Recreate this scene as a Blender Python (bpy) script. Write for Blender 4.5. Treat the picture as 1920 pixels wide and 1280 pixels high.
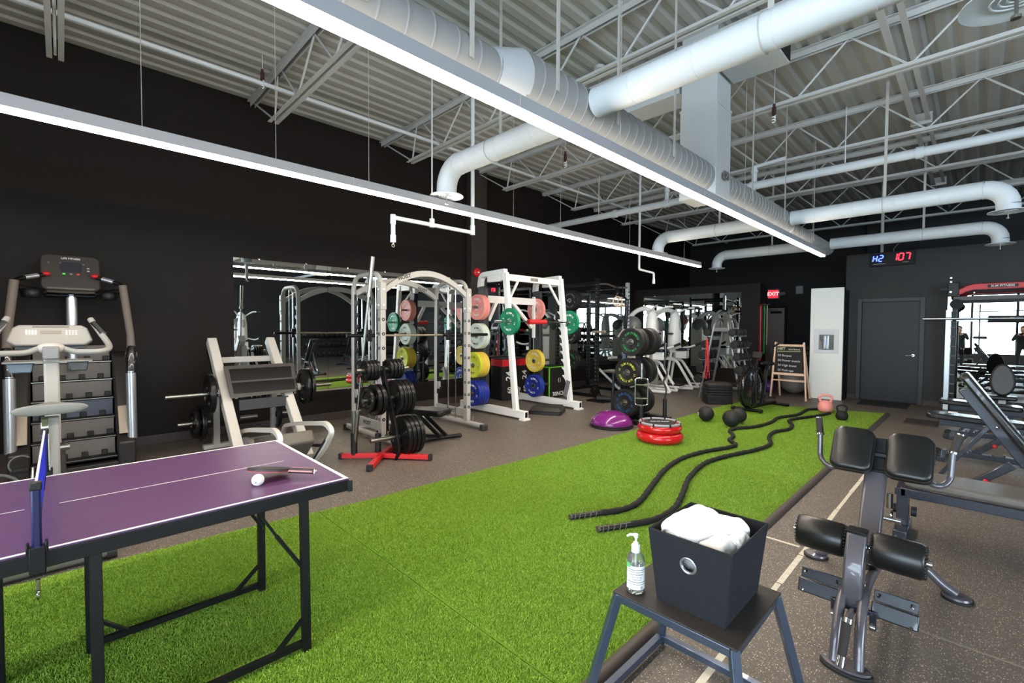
import bpy, bmesh, math, random
from math import sin, cos, pi, radians as R, sqrt
from mathutils import Vector as V, Matrix, Euler

for o in list(bpy.data.objects): bpy.data.objects.remove(o)
scene = bpy.context.scene
C = scene.collection

# ------------------------------------------------------------------ camera
yaw, pitch, roll = 0.79472, 0.03045, 0.00525
F = V((-sin(yaw)*cos(pitch), cos(yaw)*cos(pitch), -sin(pitch)))
Rt = V((cos(yaw), sin(yaw), 0)); U = Rt.cross(F)
R2 = cos(roll)*Rt + sin(roll)*U; U2 = -sin(roll)*Rt + cos(roll)*U
cam = bpy.data.cameras.new('camera'); cam.sensor_width = 36; cam.lens = 859.7*36/1920
cam.clip_start = 0.05; cam.clip_end = 200
co = bpy.data.objects.new('camera', cam); C.objects.link(co)
co.matrix_world = Matrix(((R2.x, U2.x, -F.x, 0), (R2.y, U2.y, -F.y, 0), (R2.z, U2.z, -F.z, 1.5), (0, 0, 0, 1)))
scene.camera = co

# ------------------------------------------------------------------ world, lights, exposure
w = bpy.data.worlds.new('sky'); scene.world = w; w.use_nodes = True
bg = w.node_tree.nodes['Background']; bg.inputs[0].default_value = (0.80, 0.90, 1.0, 1); bg.inputs[1].default_value = 5.0
def area(name, loc, rot, sx, sy, power, col):
    l = bpy.data.lights.new(name, 'AREA'); l.shape = 'RECTANGLE'; l.size = sx; l.size_y = sy; l.energy = power; l.color = col
    o = bpy.data.objects.new(name, l); C.objects.link(o); o.location = loc; o.rotation_euler = rot
    return o
# daylight entering through the shopfront glass behind the camera and the glazing on the right
area('daylight_front', (2.5, -4.75, 1.75), (R(-90), 0, pi), 11.0, 2.7, 600, (0.72, 0.86, 1.0))
area('daylight_right', (8.75, 1.0, 1.9), (R(90), 0, R(90)), 5.8, 2.6, 230, (0.75, 0.88, 1.0))
scene.view_settings.view_transform = 'Standard'
scene.view_settings.look = 'None'
scene.view_settings.gamma = 1.0
scene.view_settings.exposure = 0.9
scene.view_settings.use_curve_mapping = False
LED = 40.0

# ------------------------------------------------------------------ materials
def srgb(r, g, b):
    f = lambda c: (c/255/12.92 if c/255 <= 0.04045 else ((c/255+0.055)/1.055)**2.4)
    return (f(r), f(g), f(b), 1)
MATS = {}
def mat(name, col, rough=0.5, metal=0.0, noise=0.0, nscale=40, bump=0.0, bscale=200, coat=0.0, spec=0.5, emit=None, es=0, alpha=1, trans=0, ior=1.45):
    if name in MATS: return MATS[name]
    m = bpy.data.materials.new(name); m.use_nodes = True; nt = m.node_tree; b = nt.nodes['Principled BSDF']
    c = srgb(*col); b.inputs['Base Color'].default_value = c
    b.inputs['Roughness'].default_value = rough; b.inputs['Metallic'].default_value = metal
    b.inputs['Specular IOR Level'].default_value = spec; b.inputs['Coat Weight'].default_value = coat
    b.inputs['Transmission Weight'].default_value = trans; b.inputs['IOR'].default_value = ior; b.inputs['Alpha'].default_value = alpha
    if emit: b.inputs['Emission Color'].default_value = srgb(*emit); b.inputs['Emission Strength'].default_value = es
    tc = nt.nodes.new('ShaderNodeTexCoord')
    n = nt.nodes.new('ShaderNodeTexNoise'); n.inputs['Scale'].default_value = nscale; n.inputs['Detail'].default_value = 4
    nt.links.new(tc.outputs['Object'], n.inputs['Vector'])
    if noise > 0:
        mx = nt.nodes.new('ShaderNodeMixRGB'); mx.blend_type = 'MIX'
        mx.inputs[1].default_value = tuple(x*(1-noise) for x in c[:3])+(1,); mx.inputs[2].default_value = tuple(min(1, x*(1+noise)) for x in c[:3])+(1,)
        nt.links.new(n.outputs['Fac'], mx.inputs[0]); nt.links.new(mx.outputs[0], b.inputs['Base Color'])
    mr = nt.nodes.new('ShaderNodeMapRange'); mr.inputs['To Min'].default_value = max(0, rough-0.05); mr.inputs['To Max'].default_value = min(1, rough+0.07)
    nt.links.new(n.outputs['Fac'], mr.inputs['Value']); nt.links.new(mr.outputs[0], b.inputs['Roughness'])
    if bump > 0:
        n2 = nt.nodes.new('ShaderNodeTexNoise'); n2.inputs['Scale'].default_value = bscale; n2.inputs['Detail'].default_value = 3
        nt.links.new(tc.outputs['Object'], n2.inputs['Vector'])
        bp = nt.nodes.new('ShaderNodeBump'); bp.inputs['Strength'].default_value = bump; bp.inputs['Distance'].default_value = 0.002
        nt.links.new(n2.outputs['Fac'], bp.inputs['Height']); nt.links.new(bp.outputs[0], b.inputs['Normal'])
    MATS[name] = m; return m
def M_mirror():
    m = bpy.data.materials.new('mirror'); m.use_nodes = True; b = m.node_tree.nodes['Principled BSDF']
    b.inputs['Base Color'].default_value = (0.80, 0.84, 0.83, 1); b.inputs['Metallic'].default_value = 1; b.inputs['Roughness'].default_value = 0.0
    return m
MIRROR = M_mirror()
STOOLF = mat('steel_frame_daylight_tint', (74, 84, 102), 0.3, metal=0.6, coat=0.3)  # blue, brightened base colour carries the daylight falling on the legs
BLK = mat('black_paint', (13, 13, 14), 0.42, spec=0.35)
BLKM = mat('matte_black', (22, 21, 21), 0.7)
RUB = mat('black_rubber', (26, 25, 25), 0.55, bump=0.15)
VINYL = mat('black_vinyl', (20, 20, 20), 0.32, bump=0.12, bscale=400)
GREYF = mat('silver_frame_paint', (172, 168, 162), 0.38, noise=0.03)
SILV = mat('brushed_aluminium', (180, 182, 186), 0.3, metal=0.9)
CHR = mat('chrome', (205, 205, 205), 0.14, metal=1.0)
STEEL = mat('worn_steel', (150, 147, 140), 0.32, metal=1.0)
WHITEF = mat('white_frame_paint', (236, 233, 228), 0.35, noise=0.02)
WHITEP = mat('white_pipe_paint', (196, 200, 204), 0.5, noise=0.03, nscale=6)
CEILW = mat('joist_paint', (180, 180, 178), 0.6, noise=0.05)
DUCTG = mat('grey_duct_paint', (132, 132, 132), 0.55, noise=0.05, nscale=5)
RED = mat('red_paint', (205, 32, 38), 0.4)
REDR = mat('red_inflated_vinyl', (196, 26, 30), 0.22, coat=0.4)
GUN = mat('gunmetal_paint', (84, 80, 86), 0.3, metal=0.25, coat=0.5)
GUNB = mat('dark_metal_paint', (34, 36, 42), 0.35, metal=0.4, coat=0.5)
NAVY = mat('graphite_frame_paint', (40, 44, 54), 0.3, metal=0.2, coat=0.5)
PLA = mat('dark_grey_plastic', (48, 47, 46), 0.45)
GPL = mat('light_grey_plastic', (138, 136, 132), 0.4)
BGPL = mat('blue_grey_plastic', (95, 108, 122), 0.45)
WHT = mat('white_print', (232, 230, 226), 0.6)
LEDM = mat('led_diffuser', (255, 255, 255), 0.5, emit=(255, 240, 222), es=LED)

# ------------------------------------------------------------------ mesh helpers
class MB:
    def __init__(s): s.v = []; s.f = []
    def add(s, vs, fs):
        k = len(s.v); s.v += [tuple(v) for v in vs]; s.f += [tuple(i+k for i in f) for f in fs]; return s
    def box(s, c, d, rot=None):
        c = V(c); M = rot.to_matrix() if isinstance(rot, Euler) else (rot if rot else Matrix.Identity(3))
        vs = [c + M @ V((x*d[0]/2, y*d[1]/2, z*d[2]/2)) for x in (-1, 1) for y in (-1, 1) for z in (-1, 1)]
        return s.add(vs, [(0, 1, 3, 2), (4, 6, 7, 5), (0, 4, 5, 1), (2, 3, 7, 6), (0, 2, 6, 4), (1, 5, 7, 3)])
    def bx(s, x0, x1, y0, y1, z0, z1): return s.box(((x0+x1)/2, (y0+y1)/2, (z0+z1)/2), (abs(x1-x0), abs(y1-y0), abs(z1-z0)))
    def bar(s, p, q, w, h, up=(0, 0, 1)):
        p = V(p); q = V(q); d = q-p; L = d.length; d.normalize(); u = V(up)
        if abs(d.dot(u)) > 0.98: u = V((1, 0, 0))
        sx = d.cross(u).normalized(); uz = sx.cross(d)
        M = Matrix((sx, d, uz)).transposed()
        return s.box((p+q)/2, (w, L, h), M)
    def tube(s, pts, r, n=10, closed=False, cap=True):
        pts = [V(p) for p in pts]; m = len(pts); rs = r if isinstance(r, (list, tuple)) else [r]*m
        vs = []; t0 = (pts[1]-pts[0]).normalized(); u = t0.orthogonal().normalized()
        for i in range(m):
            if closed: t = (pts[(i+1) % m]-pts[i-1]).normalized()
            elif i == 0: t = t0
            elif i == m-1: t = (pts[i]-pts[i-1]).normalized()
            else: t = ((pts[i+1]-pts[i]).normalized()+(pts[i]-pts[i-1]).normalized()).normalized()
            u = (u - t*u.dot(t)).normalized(); w_ = t.cross(u)
            for k in range(n):
                a = 2*pi*k/n; vs.append(pts[i]+rs[i]*(cos(a)*u+sin(a)*w_))
        fs = []
        for i in range(m if closed else m-1):
            for k in range(n):
                a = i*n+k; b = i*n+(k+1) % n; j = ((i+1) % m)*n
                fs.append((a, b, j+(k+1) % n, j+k))
        if cap and not closed: fs.append(tuple(range(n-1, -1, -1))); fs.append(tuple((m-1)*n+k for k in range(n)))
        return s.add(vs, fs)
    def cyl(s, p, q, r, n=20, r2=None): return s.tube([p, q], [r, r if r2 is None else r2], n)
    def lathe(s, prof, n=28, c=(0, 0, 0), axis=(0, 0, 1), closed=False):
        c = V(c); a = V(axis).normalized(); u = a.orthogonal().normalized(); w_ = a.cross(u)
        vs = [c + a*z + r*(cos(2*pi*k/n)*u+sin(2*pi*k/n)*w_) for r, z in prof for k in range(n)]
        m = len(prof); fs = []
        for i in range(m if closed else m-1):
            for k in range(n): fs.append((i*n+k, i*n+(k+1) % n, ((i+1) % m)*n+(k+1) % n, ((i+1) % m)*n+k))
        if not closed:
            fs.append(tuple(range(n-1, -1, -1))); fs.append(tuple((m-1)*n+k for k in range(n)))
        return s.add(vs, fs)
    def ring(s, c, Rr, r, axis=(0, 0, 1), n=28, k=8, a0=0, a1=2*pi):
        c = V(c); a = V(axis).normalized(); u = a.orthogonal().normalized(); w_ = a.cross(u)
        full = abs(a1-a0-2*pi) < 1e-6
        pts = [c + Rr*(cos(a0+(a1-a0)*i/n)*u+sin(a0+(a1-a0)*i/n)*w_) for i in range(n if full else n+1)]
        return s.tube(pts, r, k, closed=full)
    def prism(s, poly, t, M=None):
        M = M or Matrix.Identity(4); n = len(poly)
        vs = [M @ V((x, y, -t/2)) for x, y in poly]+[M @ V((x, y, t/2)) for x, y in poly]
        fs = [tuple(range(n-1, -1, -1)), tuple(range(n, 2*n))]+[(i, (i+1) % n, n+(i+1) % n, n+i) for i in range(n)]
        return s.add(vs, fs)
    def ball(s, c, r, nu=20, nv=12, M=None):
        c = V(c); r = V(r) if isinstance(r, (tuple, list, V)) else V((r, r, r)); M = M or Matrix.Identity(3)
        vs = [c+M@V((0, 0, r.z))]
        for j in range(1, nv):
            t = pi*j/nv
            for k in range(nu):
                p = 2*pi*k/nu; vs.append(c+M@V((r.x*sin(t)*cos(p), r.y*sin(t)*sin(p), r.z*cos(t))))
        vs.append(c+M@V((0, 0, -r.z))); fs = []
        for k in range(nu): fs.append((0, 1+k, 1+(k+1) % nu)); L = 1+(nv-2)*nu; fs.append((len(vs)-1, L+(k+1) % nu, L+k))
        for j in range(nv-2):
            for k in range(nu): a = 1+j*nu; fs.append((a+k, a+nu+k, a+nu+(k+1) % nu, a+(k+1) % nu))
        return s.add(vs, fs)
    def build(s, name, m, parent=None, bevel=0, seg=2, smooth=35, loc=None):
        me = bpy.data.meshes.new(name); me.from_pydata(s.v, [], s.f); me.update()
        bm = bmesh.new(); bm.from_mesh(me); bmesh.ops.recalc_face_normals(bm, faces=bm.faces); bm.to_mesh(me); bm.free()
        me.materials.append(m)
        if smooth:
            me.polygons.foreach_set('use_smooth', [True]*len(me.polygons)); me.set_sharp_from_angle(angle=R(smooth))
        o = bpy.data.objects.new(name, me); C.objects.link(o)
        if parent: o.parent = parent
        if loc: o.location = loc
        if bevel:
            b = o.modifiers.new('bevel', 'BEVEL'); b.width = bevel; b.segments = seg; b.limit_method = 'ANGLE'; b.angle_limit = R(40)
        return o
def fillet(pts, rad, n=5):
    pts = [V(p) for p in pts]; out = [pts[0]]
    for i in range(1, len(pts)-1):
        a, b, c = pts[i-1], pts[i], pts[i+1]; d1 = (a-b); d2 = (c-b)
        r = min(rad, d1.length*0.48, d2.length*0.48); p = b+d1.normalized()*r; q = b+d2.normalized()*r
        for k in range(n+1):
            t = k/n; out.append((1-t)**2*p+2*t*(1-t)*b+t*t*q)
    out.append(pts[-1]); return out
def T(loc, rx=0, ry=0, rz=0): return Matrix.Translation(V(loc)) @ Euler((rx, ry, rz)).to_matrix().to_4x4()
def rrect(w_, h, r, n=5):
    out = []
    for cx, cy, a0 in ((w_/2-r, h/2-r, 0), (-w_/2+r, h/2-r, pi/2), (-w_/2+r, -h/2+r, pi), (w_/2-r, -h/2+r, 1.5*pi)):
        for k in range(n+1): a = a0+pi/2*k/n; out.append((cx+r*cos(a), cy+r*sin(a)))
    return out
def tag(o, label, cat, group=None):
    o['label'] = label; o['category'] = cat
    if group: o['group'] = group
    return o
def thing(name, label, cat, loc=(0, 0, 0), rz=0, group=None):
    o = bpy.data.objects.new(name, None); C.objects.link(o); o.empty_display_size = 0.1
    o.location = loc; o.rotation_euler = (0, 0, rz); return tag(o, label, cat, group)
def struct(o): o['kind'] = 'structure'; return o
def copy_tree(o, parent=None, **kw):
    c = o.copy(); C.objects.link(c); c.parent = parent
    for ch in list(o.children): copy_tree(ch, c)
    return c
def dup(o, loc, rz=None, label=None, group=None):
    c = copy_tree(o); c.location = loc
    if rz is not None: c.rotation_euler = (0, 0, rz)
    if label: c['label'] = label
    if group: c['group'] = group
    return c
FONTC = {}
def text(name, s, size, m, parent, M, ext=0.0008, align='CENTER', bold=False, kind=None):
    key = (s, size, align)
    cu = bpy.data.curves.new('t', 'FONT'); cu.body = s; cu.size = size; cu.extrude = ext; cu.align_x = align; cu.align_y = 'CENTER'; cu.resolution_u = 2
    if bold: cu.offset = size*0.018
    to = bpy.data.objects.new('t', cu); C.objects.link(to)
    dg = bpy.context.evaluated_depsgraph_get(); me = bpy.data.meshes.new_from_object(to.evaluated_get(dg))
    bpy.data.objects.remove(to); bpy.data.curves.remove(cu)
    me.transform(M); me.materials.clear(); me.materials.append(m); me.name = name
    o = bpy.data.objects.new(name, me); C.objects.link(o)
    if parent: o.parent = parent
    return o
def text_verts(s, size, ext=0.0006):
    cu = bpy.data.curves.new('t', 'FONT'); cu.body = s; cu.size = size; cu.extrude = ext; cu.align_x = 'CENTER'; cu.align_y = 'CENTER'; cu.resolution_u = 1; cu.offset = size*0.02
    to = bpy.data.objects.new('t', cu); C.objects.link(to)
    dg = bpy.context.evaluated_depsgraph_get(); me = bpy.data.meshes.new_from_object(to.evaluated_get(dg))
    bpy.data.objects.remove(to); bpy.data.curves.remove(cu)
    vs = [v.co.copy() for v in me.vertices]; fs = [tuple(p.vertices) for p in me.polygons]; bpy.data.meshes.remove(me)
    return vs, fs
def arc_text(name, s, Rr, size, m, parent, M, centre, step):
    """letters set round a circle of radius Rr; M maps the disc's plane to the object"""
    mb = MB(); n = len(s)
    for i, ch in enumerate(s):
        if ch == ' ': continue
        a = centre - (i-(n-1)/2)*step
        vs, fs = FONTC.get((ch, size)) or FONTC.setdefault((ch, size), text_verts(ch, size))
        L = M @ Matrix.Rotation(a-pi/2, 4, 'Z') @ Matrix.Translation((0, Rr, 0))
        mb.add([L @ v for v in vs], fs)
    return mb.build(name, m, parent, smooth=0)
XY = T((0, 0, 0))
def face_px(loc): return T(loc, pi/2, 0, pi/2)     # text plane facing +X
def face_my(loc): return T(loc, pi/2, 0, 0)        # text plane facing -Y
def face_up(loc, rz=0): return T(loc, 0, 0, rz)
# ================================================================== SETTING
def floor_mat():
    m = bpy.data.materials.new('speckled_rubber_floor'); m.use_nodes = True; nt = m.node_tree; b = nt.nodes['Principled BSDF']
    tc = nt.nodes.new('ShaderNodeTexCoord')
    def vor(scale, lo, hi, seed):
        mp = nt.nodes.new('ShaderNodeMapping'); mp.inputs['Location'].default_value = (seed, seed*2, 0); nt.links.new(tc.outputs['Object'], mp.inputs[0])
        v = nt.nodes.new('ShaderNodeTexVoronoi'); v.inputs['Scale'].default_value = scale; nt.links.new(mp.outputs[0], v.inputs['Vector'])
        r = nt.nodes.new('ShaderNodeValToRGB'); r.color_ramp.elements[0].position = lo; r.color_ramp.elements[1].position = hi
        r.color_ramp.elements[0].color = (1, 1, 1, 1); r.color_ramp.elements[1].color = (0, 0, 0, 1); nt.links.new(v.outputs['Distance'], r.inputs[0])
        g = nt.nodes.new('ShaderNodeSeparateColor'); nt.links.new(v.outputs['Color'], g.inputs[0])
        t = nt.nodes.new('ShaderNodeMath'); t.operation = 'GREATER_THAN'; t.inputs[1].default_value = 0.45; nt.links.new(g.outputs[0], t.inputs[0])
        mu = nt.nodes.new('ShaderNodeMath'); mu.operation = 'MULTIPLY'; nt.links.new(r.outputs[0], mu.inputs[0]); nt.links.new(t.outputs[0], mu.inputs[1])
        return mu
    a = vor(95, 0.20, 0.28, 0); c = vor(170, 0.24, 0.34, 7.3)
    n = nt.nodes.new('ShaderNodeTexNoise'); n.inputs['Scale'].default_value = 1.3; n.inputs['Detail'].default_value = 6; nt.links.new(tc.outputs['Object'], n.inputs['Vector'])
    base = nt.nodes.new('ShaderNodeMixRGB'); base.inputs[1].default_value = srgb(84, 77, 71); base.inputs[2].default_value = srgb(100, 92, 85); nt.links.new(n.outputs['Fac'], base.inputs[0])
    m1 = nt.nodes.new('ShaderNodeMixRGB'); m1.inputs[2].default_value = srgb(205, 190, 168); nt.links.new(base.outputs[0], m1.inputs[1]); nt.links.new(a.outputs[0], m1.inputs[0])
    m2 = nt.nodes.new('ShaderNodeMixRGB'); m2.inputs[2].default_value = srgb(160, 148, 134); nt.links.new(m1.outputs[0], m2.inputs[1]); nt.links.new(c.outputs[0], m2.inputs[0])
    nt.links.new(m2.outputs[0], b.inputs['Base Color']); b.inputs['Roughness'].default_value = 0.5; b.inputs['Specular IOR Level'].default_value = 0.35
    n2 = nt.nodes.new('ShaderNodeTexNoise'); n2.inputs['Scale'].default_value = 260; nt.links.new(tc.outputs['Object'], n2.inputs['Vector'])
    bp = nt.nodes.new('ShaderNodeBump'); bp.inputs['Strength'].default_value = 0.25; bp.inputs['Distance'].default_value = 0.001
    nt.links.new(n2.outputs['Fac'], bp.inputs['Height']); nt.links.new(bp.outputs[0], b.inputs['Normal'])
    return m
FLOORM = floor_mat()
fl = struct(MB().bx(-7.5, 9.2, -4.9, 16.2, -0.2, -0.006).build('floor', mat('floor_slab', (40, 38, 36), 0.8), smooth=0))
# rubber rolls laid side by side across the room, each 1.22 m wide with an open hairline joint
y = -4.8
rolls = []
while y < 16:
    y1 = min(y+1.22, 16.1)
    rolls.append(MB().bx(-7.28, 9.0, y+0.0015, y1-0.0015, -0.006, 0).build('rubber_roll', FLOORM, fl, smooth=0)); y = y1
WALLM = mat('charcoal_brown_wall_paint', (27, 22, 20), 0.6, noise=0.04, nscale=2, spec=0.2)
WALLB = mat('black_wall_paint', (18, 18, 19), 0.65)
WALLD = mat('slate_wall_paint', (42, 40, 40), 0.5, noise=0.03, nscale=2, spec=0.3)
BASEM = mat('rubber_baseboard', (58, 49, 46), 0.5)
struct(MB().bx(-7.5, -7.28, -4.9, 16.2, 0, 4.9).build('wall_left', WALLM, smooth=0))
struct(MB().bx(-7.5, 9.2, 16.0, 16.2, 0, 4.9).build('wall_back', WALLB, smooth=0))
struct(MB().bx(-7.28, -7.265, -4.8, 5.85, 0, 0.12).bx(-7.28, -7.265, 6.25, 12.28, 0, 0.12).build('baseboard_left', BASEM, bevel=0.003, smooth=0))
struct(MB().bx(-7.28, -7.12, 5.85, 6.25, 0, 4.65).build('trim_1', mat('pilaster_paint', (48, 43, 41), 0.55), bevel=0.004, smooth=0))
struct(MB().bx(-2.2, -1.95, 15.7, 16, 0, 4.65).build('trim_2', WALLB, smooth=0))
# slate wall with the door and the right-hand mirror
dw = MB().bx(-2.06, -1.79, 12.2, 12.4, 0, 3.1).bx(-0.81, 9.0, 12.2, 12.4, 0, 3.1).bx(-1.79, -0.81, 12.2, 12.4, 2.10, 3.1)
struct(dw.build('wall_door', WALLD, smooth=0))
struct(MB().bx(-2.06, -1.83, 12.185, 12.2, 0, 0.1).bx(-0.77, 9.0, 12.185, 12.2, 0, 0.1).build('baseboard_back', BASEM, smooth=0))
DOORM = mat('slate_door_paint', (41, 42, 48), 0.42, spec=0.3)
door = struct(MB().bx(-1.765, -0.835, 12.235, 12.28, 0.008, 2.075).build('door_1', DOORM, bevel=0.003, smooth=0))
fr = MB().bx(-1.84, -1.765, 12.165, 12.3, 0, 2.15).bx(-0.835, -0.76, 12.165, 12.3, 0, 2.15).bx(-1.765, -0.835, 12.165, 12.3, 2.075, 2.15)
fr.build('door_frame', mat('dark_door_frame', (38, 37, 38), 0.45), door, bevel=0.004, smooth=0)
h = MB().cyl((-0.925, 12.235, 0.98), (-0.925, 12.222, 0.98), 0.027).tube(fillet([(-0.925, 12.23, 0.98), (-0.925, 12.18, 0.98), (-1.04, 12.175, 0.975)], 0.02), 0.01)
h.build('door_handle', SILV, door)
# partition with its own mirror, and the black end face
struct(MB().bx(-7.28, -3.81, 12.3, 12.75, 0, 2.63).build('wall_partition', mat('partition_paint', (36, 30, 27), 0.55, spec=0.25, noise=0.03), bevel=0.004, smooth=0))
struct(MB().bx(-7.26, -3.83, 12.287, 12.3, 0, 0.12).build('baseboard_partition', BASEM, smooth=0))
# exit door on the back wall
d2 = struct(MB().bx(-4.75, -4.22, 15.93, 15.99, 0.01, 2.15).build('door_2', mat('brown_grey_door', (150, 138, 130), 0.5), bevel=0.004, smooth=0))
MB().bx(-4.80, -4.75, 15.9, 15.99, 0, 2.2).bx(-4.22, -4.17, 15.9, 15.99, 0, 2.2).bx(-4.75, -4.22, 15.9, 15.99, 2.15, 2.2).build('door_frame', BLK, d2, smooth=0)
MB().bx(-4.6, -4.3, 15.85, 15.93, 1.98, 2.05).bar((-4.4, 15.87, 2.07), (-4.62, 15.72, 2.08), 0.02, 0.01).build('door_closer', BLK, d2, smooth=0)

# front wall behind the camera: shopfront glazing between dark mullions
FW = mat('front_wall_paint', (52, 50, 50), 0.6)
struct(MB().bx(-7.28, -3.0, -4.8, -4.6, 0, 4.7).bx(-3.0, 8.0, -4.8, -4.6, 3.1, 4.7).bx(-3.0, 8.0, -4.8, -4.6, 0, 0.4).bx(8.0, 9.0, -4.8, -4.6, 0, 4.7).build('wall_front', FW, smooth=0))
def glass_mat():
    m = bpy.data.materials.new('window_glass'); m.use_nodes = True; nt = m.node_tree
    for n in list(nt.nodes):
        if n.type != 'OUTPUT_MATERIAL': nt.nodes.remove(n)
    out = [n for n in nt.nodes if n.type == 'OUTPUT_MATERIAL'][0]
    t = nt.nodes.new('ShaderNodeBsdfTransparent'); t.inputs[0].default_value = (0.93, 0.96, 0.96, 1); g = nt.nodes.new('ShaderNodeBsdfGlossy'); g.inputs['Roughness'].default_value = 0.02
    mx = nt.nodes.new('ShaderNodeMixShader'); fr = nt.nodes.new('ShaderNodeFresnel'); nt.links.new(fr.outputs[0], mx.inputs[0]); nt.links.new(t.outputs[0], mx.inputs[1]); nt.links.new(g.outputs[0], mx.inputs[2]); nt.links.new(mx.outputs[0], out.inputs[0])
    return m
GLASS = glass_mat()
FRM = mat('window_frame_paint', (34, 34, 36), 0.5)
k = 1
for i in range(8):
    x0 = -3.0+i*1.375; x1 = x0+1.375
    wn = struct(MB().bx(x0, x0+0.04, -4.78, -4.62, 0.4, 3.1).bx(x1-0.04, x1, -4.78, -4.62, 0.4, 3.1).bx(x0, x1, -4.78, -4.62, 0.4, 0.45).bx(x0, x1, -4.78, -4.62, 3.04, 3.1).bx(x0, x1, -4.73, -4.65, 2.3, 2.34).build('window_%d' % k, FRM, smooth=0)); k += 1
    MB().bx(x0+0.04, x1-0.04, -4.692, -4.699, 0.45, 3.04).build('window_pane', GLASS, wn, smooth=0)
struct(MB().bx(8.9, 9.1, -4.8, -2.0, 0, 4.7).bx(8.9, 9.1, 4.0, 16, 0, 4.7).bx(8.9, 9.1, -2, 4, 3.2, 4.7).bx(8.9, 9.1, -2, 4, 0, 0.6).build('wall_right', FW, smooth=0))
for i in range(4):
    y0 = -2+i*1.5; y1 = y0+1.5
    wn = struct(MB().bx(8.92, 9.08, y0, y0+0.04, 0.6, 3.2).bx(8.92, 9.08, y1-0.04, y1, 0.6, 3.2).bx(8.92, 9.08, y0, y1, 0.6, 0.65).bx(8.92, 9.08, y0, y1, 3.15, 3.2).build('window_%d' % k, FRM, smooth=0)); k += 1
    MB().bx(8.997, 9.003, y0+0.04, y1-0.04, 0.65, 3.15).build('window_pane', GLASS, wn, smooth=0)

# ------------------------------------------------------------------ ceiling: corrugated deck
prof = []; x = -7.4; per = 0.2
while x < 9.1:
    prof += [(x, 4.66), (x+0.085, 4.66), (x+0.12, 4.684), (x+0.165, 4.684)]; x += per
prof.append((x, 4.66))
vs = []; fs = []
for (px_, pz) in prof: vs += [(px_, -4.8, pz), (px_, 16.1, pz)]
for i in range(len(prof)-1): fs.append((2*i, 2*i+1, 2*i+3, 2*i+2))
n0 = len(vs)
for (px_, pz) in prof: vs += [(px_, -4.8, 4.8), (px_, 16.1, 4.8)]
fs.append((n0, n0+1, len(vs)-1, len(vs)-2))
deck = MB().add(vs, fs); struct(deck.build('ceiling', mat('roof_deck_paint', (160, 159, 154), 0.7, noise=0.10, nscale=1.2), smooth=0))

# ------------------------------------------------------------------ open-web joists
def joist():
    t = thing('roof_joist', '', 'joist', (0, 0, 0), 0, 'open-web joists under the roof deck')
    for s in (-1, 1):
        MB().bx(-7.28, 8.95, s*0.025, s*0.07, 4.652, 4.66).bx(-7.28, 8.95, s*0.025, s*0.03, 4.59, 4.655).build('top_chord', CEILW, t, smooth=0)
        MB().bx(-6.42, 8.3, s*0.02, s*0.062, 4.105, 4.112).bx(-6.42, 8.3, s*0.02, s*0.026, 4.108, 4.155).build('bottom_chord', CEILW, t, smooth=0)
    MB().tube([(-7.2, 0, 4.62), (-6.36, 0, 4.13)], 0.012, 6).build('web_rod', CEILW, t)
    MB().tube([(-6.34, 0, 4.13), (-6.22, 0, 4.62)], 0.012, 6).build('web_rod', CEILW, t)
    first = []
    for i in range(14):
        x = -6.05+i
        for a, b in (((0, 0, 4.62), (0.5, 0, 4.13)), ((0.5, 0, 4.13), (1.0, 0, 4.62))):
            if len(first) < 2:
                o = MB().tube([a, b], 0.012, 6).build('web_rod', CEILW, t); first.append(o)
            else:
                o = first[0 if a[0] == 0 else 1].copy(); C.objects.link(o)
            o.parent = t; o.location.x = x
    return t
j0 = joist()
JY = [(0.0, 'steel roof joist nearest the viewer, at the upper left corner of the photo'), (-2.0, 'steel roof joist behind the viewer'), (1.98, 'steel roof joist with its cut end at the upper left, by the sprinkler bulb holder'),
      (4.0, 'steel roof joist crossing just beyond the flared joint of the grey duct'), (6.07, 'steel roof joist crossing over the square duct box'), (8.15, 'steel roof joist just beyond the long thin drain pipe'),
      (10.2, 'steel roof joist above the third pair of white branch ducts'), (12.3, 'steel roof joist above the slate wall with the door'), (14.3, 'farthest steel roof joist over the dark back room')]
for i, (y, lab) in enumerate(JY):
    if i == 0: j0.location.y = y; j0['label'] = lab
    else: dup(j0, (0, y, 0), label=lab)

# ------------------------------------------------------------------ linear lights
def linear_light(x, y0, y1, z, label, cables):
    t = thing('linear_pendant_light', label, 'light', (x, y0, z), 0, 'long pendant lights')
    L = y1-y0
    MB().bx(-0.0325, 0.0325, 0, L, 0.022, 0.095).build('housing', mat('light_housing_paint', (150, 150, 154), 0.45), t, smooth=0)
    MB().bx(-0.031, 0.031, 0.002, L-0.002, 0, 0.022).build('diffuser', LEDM, t, smooth=0)
    for yy in (0, L): MB().bx(-0.034, 0.034, yy-0.002, yy+0.002, 0.0, 0.097).build('end_cap', GREYF, t, smooth=0)
    yy = 2.4
    while yy < L: MB().bx(-0.034, 0.034, yy-0.004, yy+0.004, 0.02, 0.0965).build('joint_cover', GREYF, t, smooth=0); yy += 2.44
    for c in cables: MB().tube([(0, c-y0, 0.09), (0, c-y0, 4.66-z)], 0.0022, 5).build('suspension_cable', GREYF, t)
linear_light(-3.89, -3.0, 8.98, 2.705, 'long white pendant light strip nearest the dark left wall', (-1.8, 0.4, 1.22, 2.0, 3.83, 4.7, 6.4, 8.3))
linear_light(-1.85, -3.0, 9.03, 2.700, 'long white pendant light strip hanging beneath the big grey round duct', (-1.8, 0.6, 2.9, 5.4, 8.3))

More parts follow.
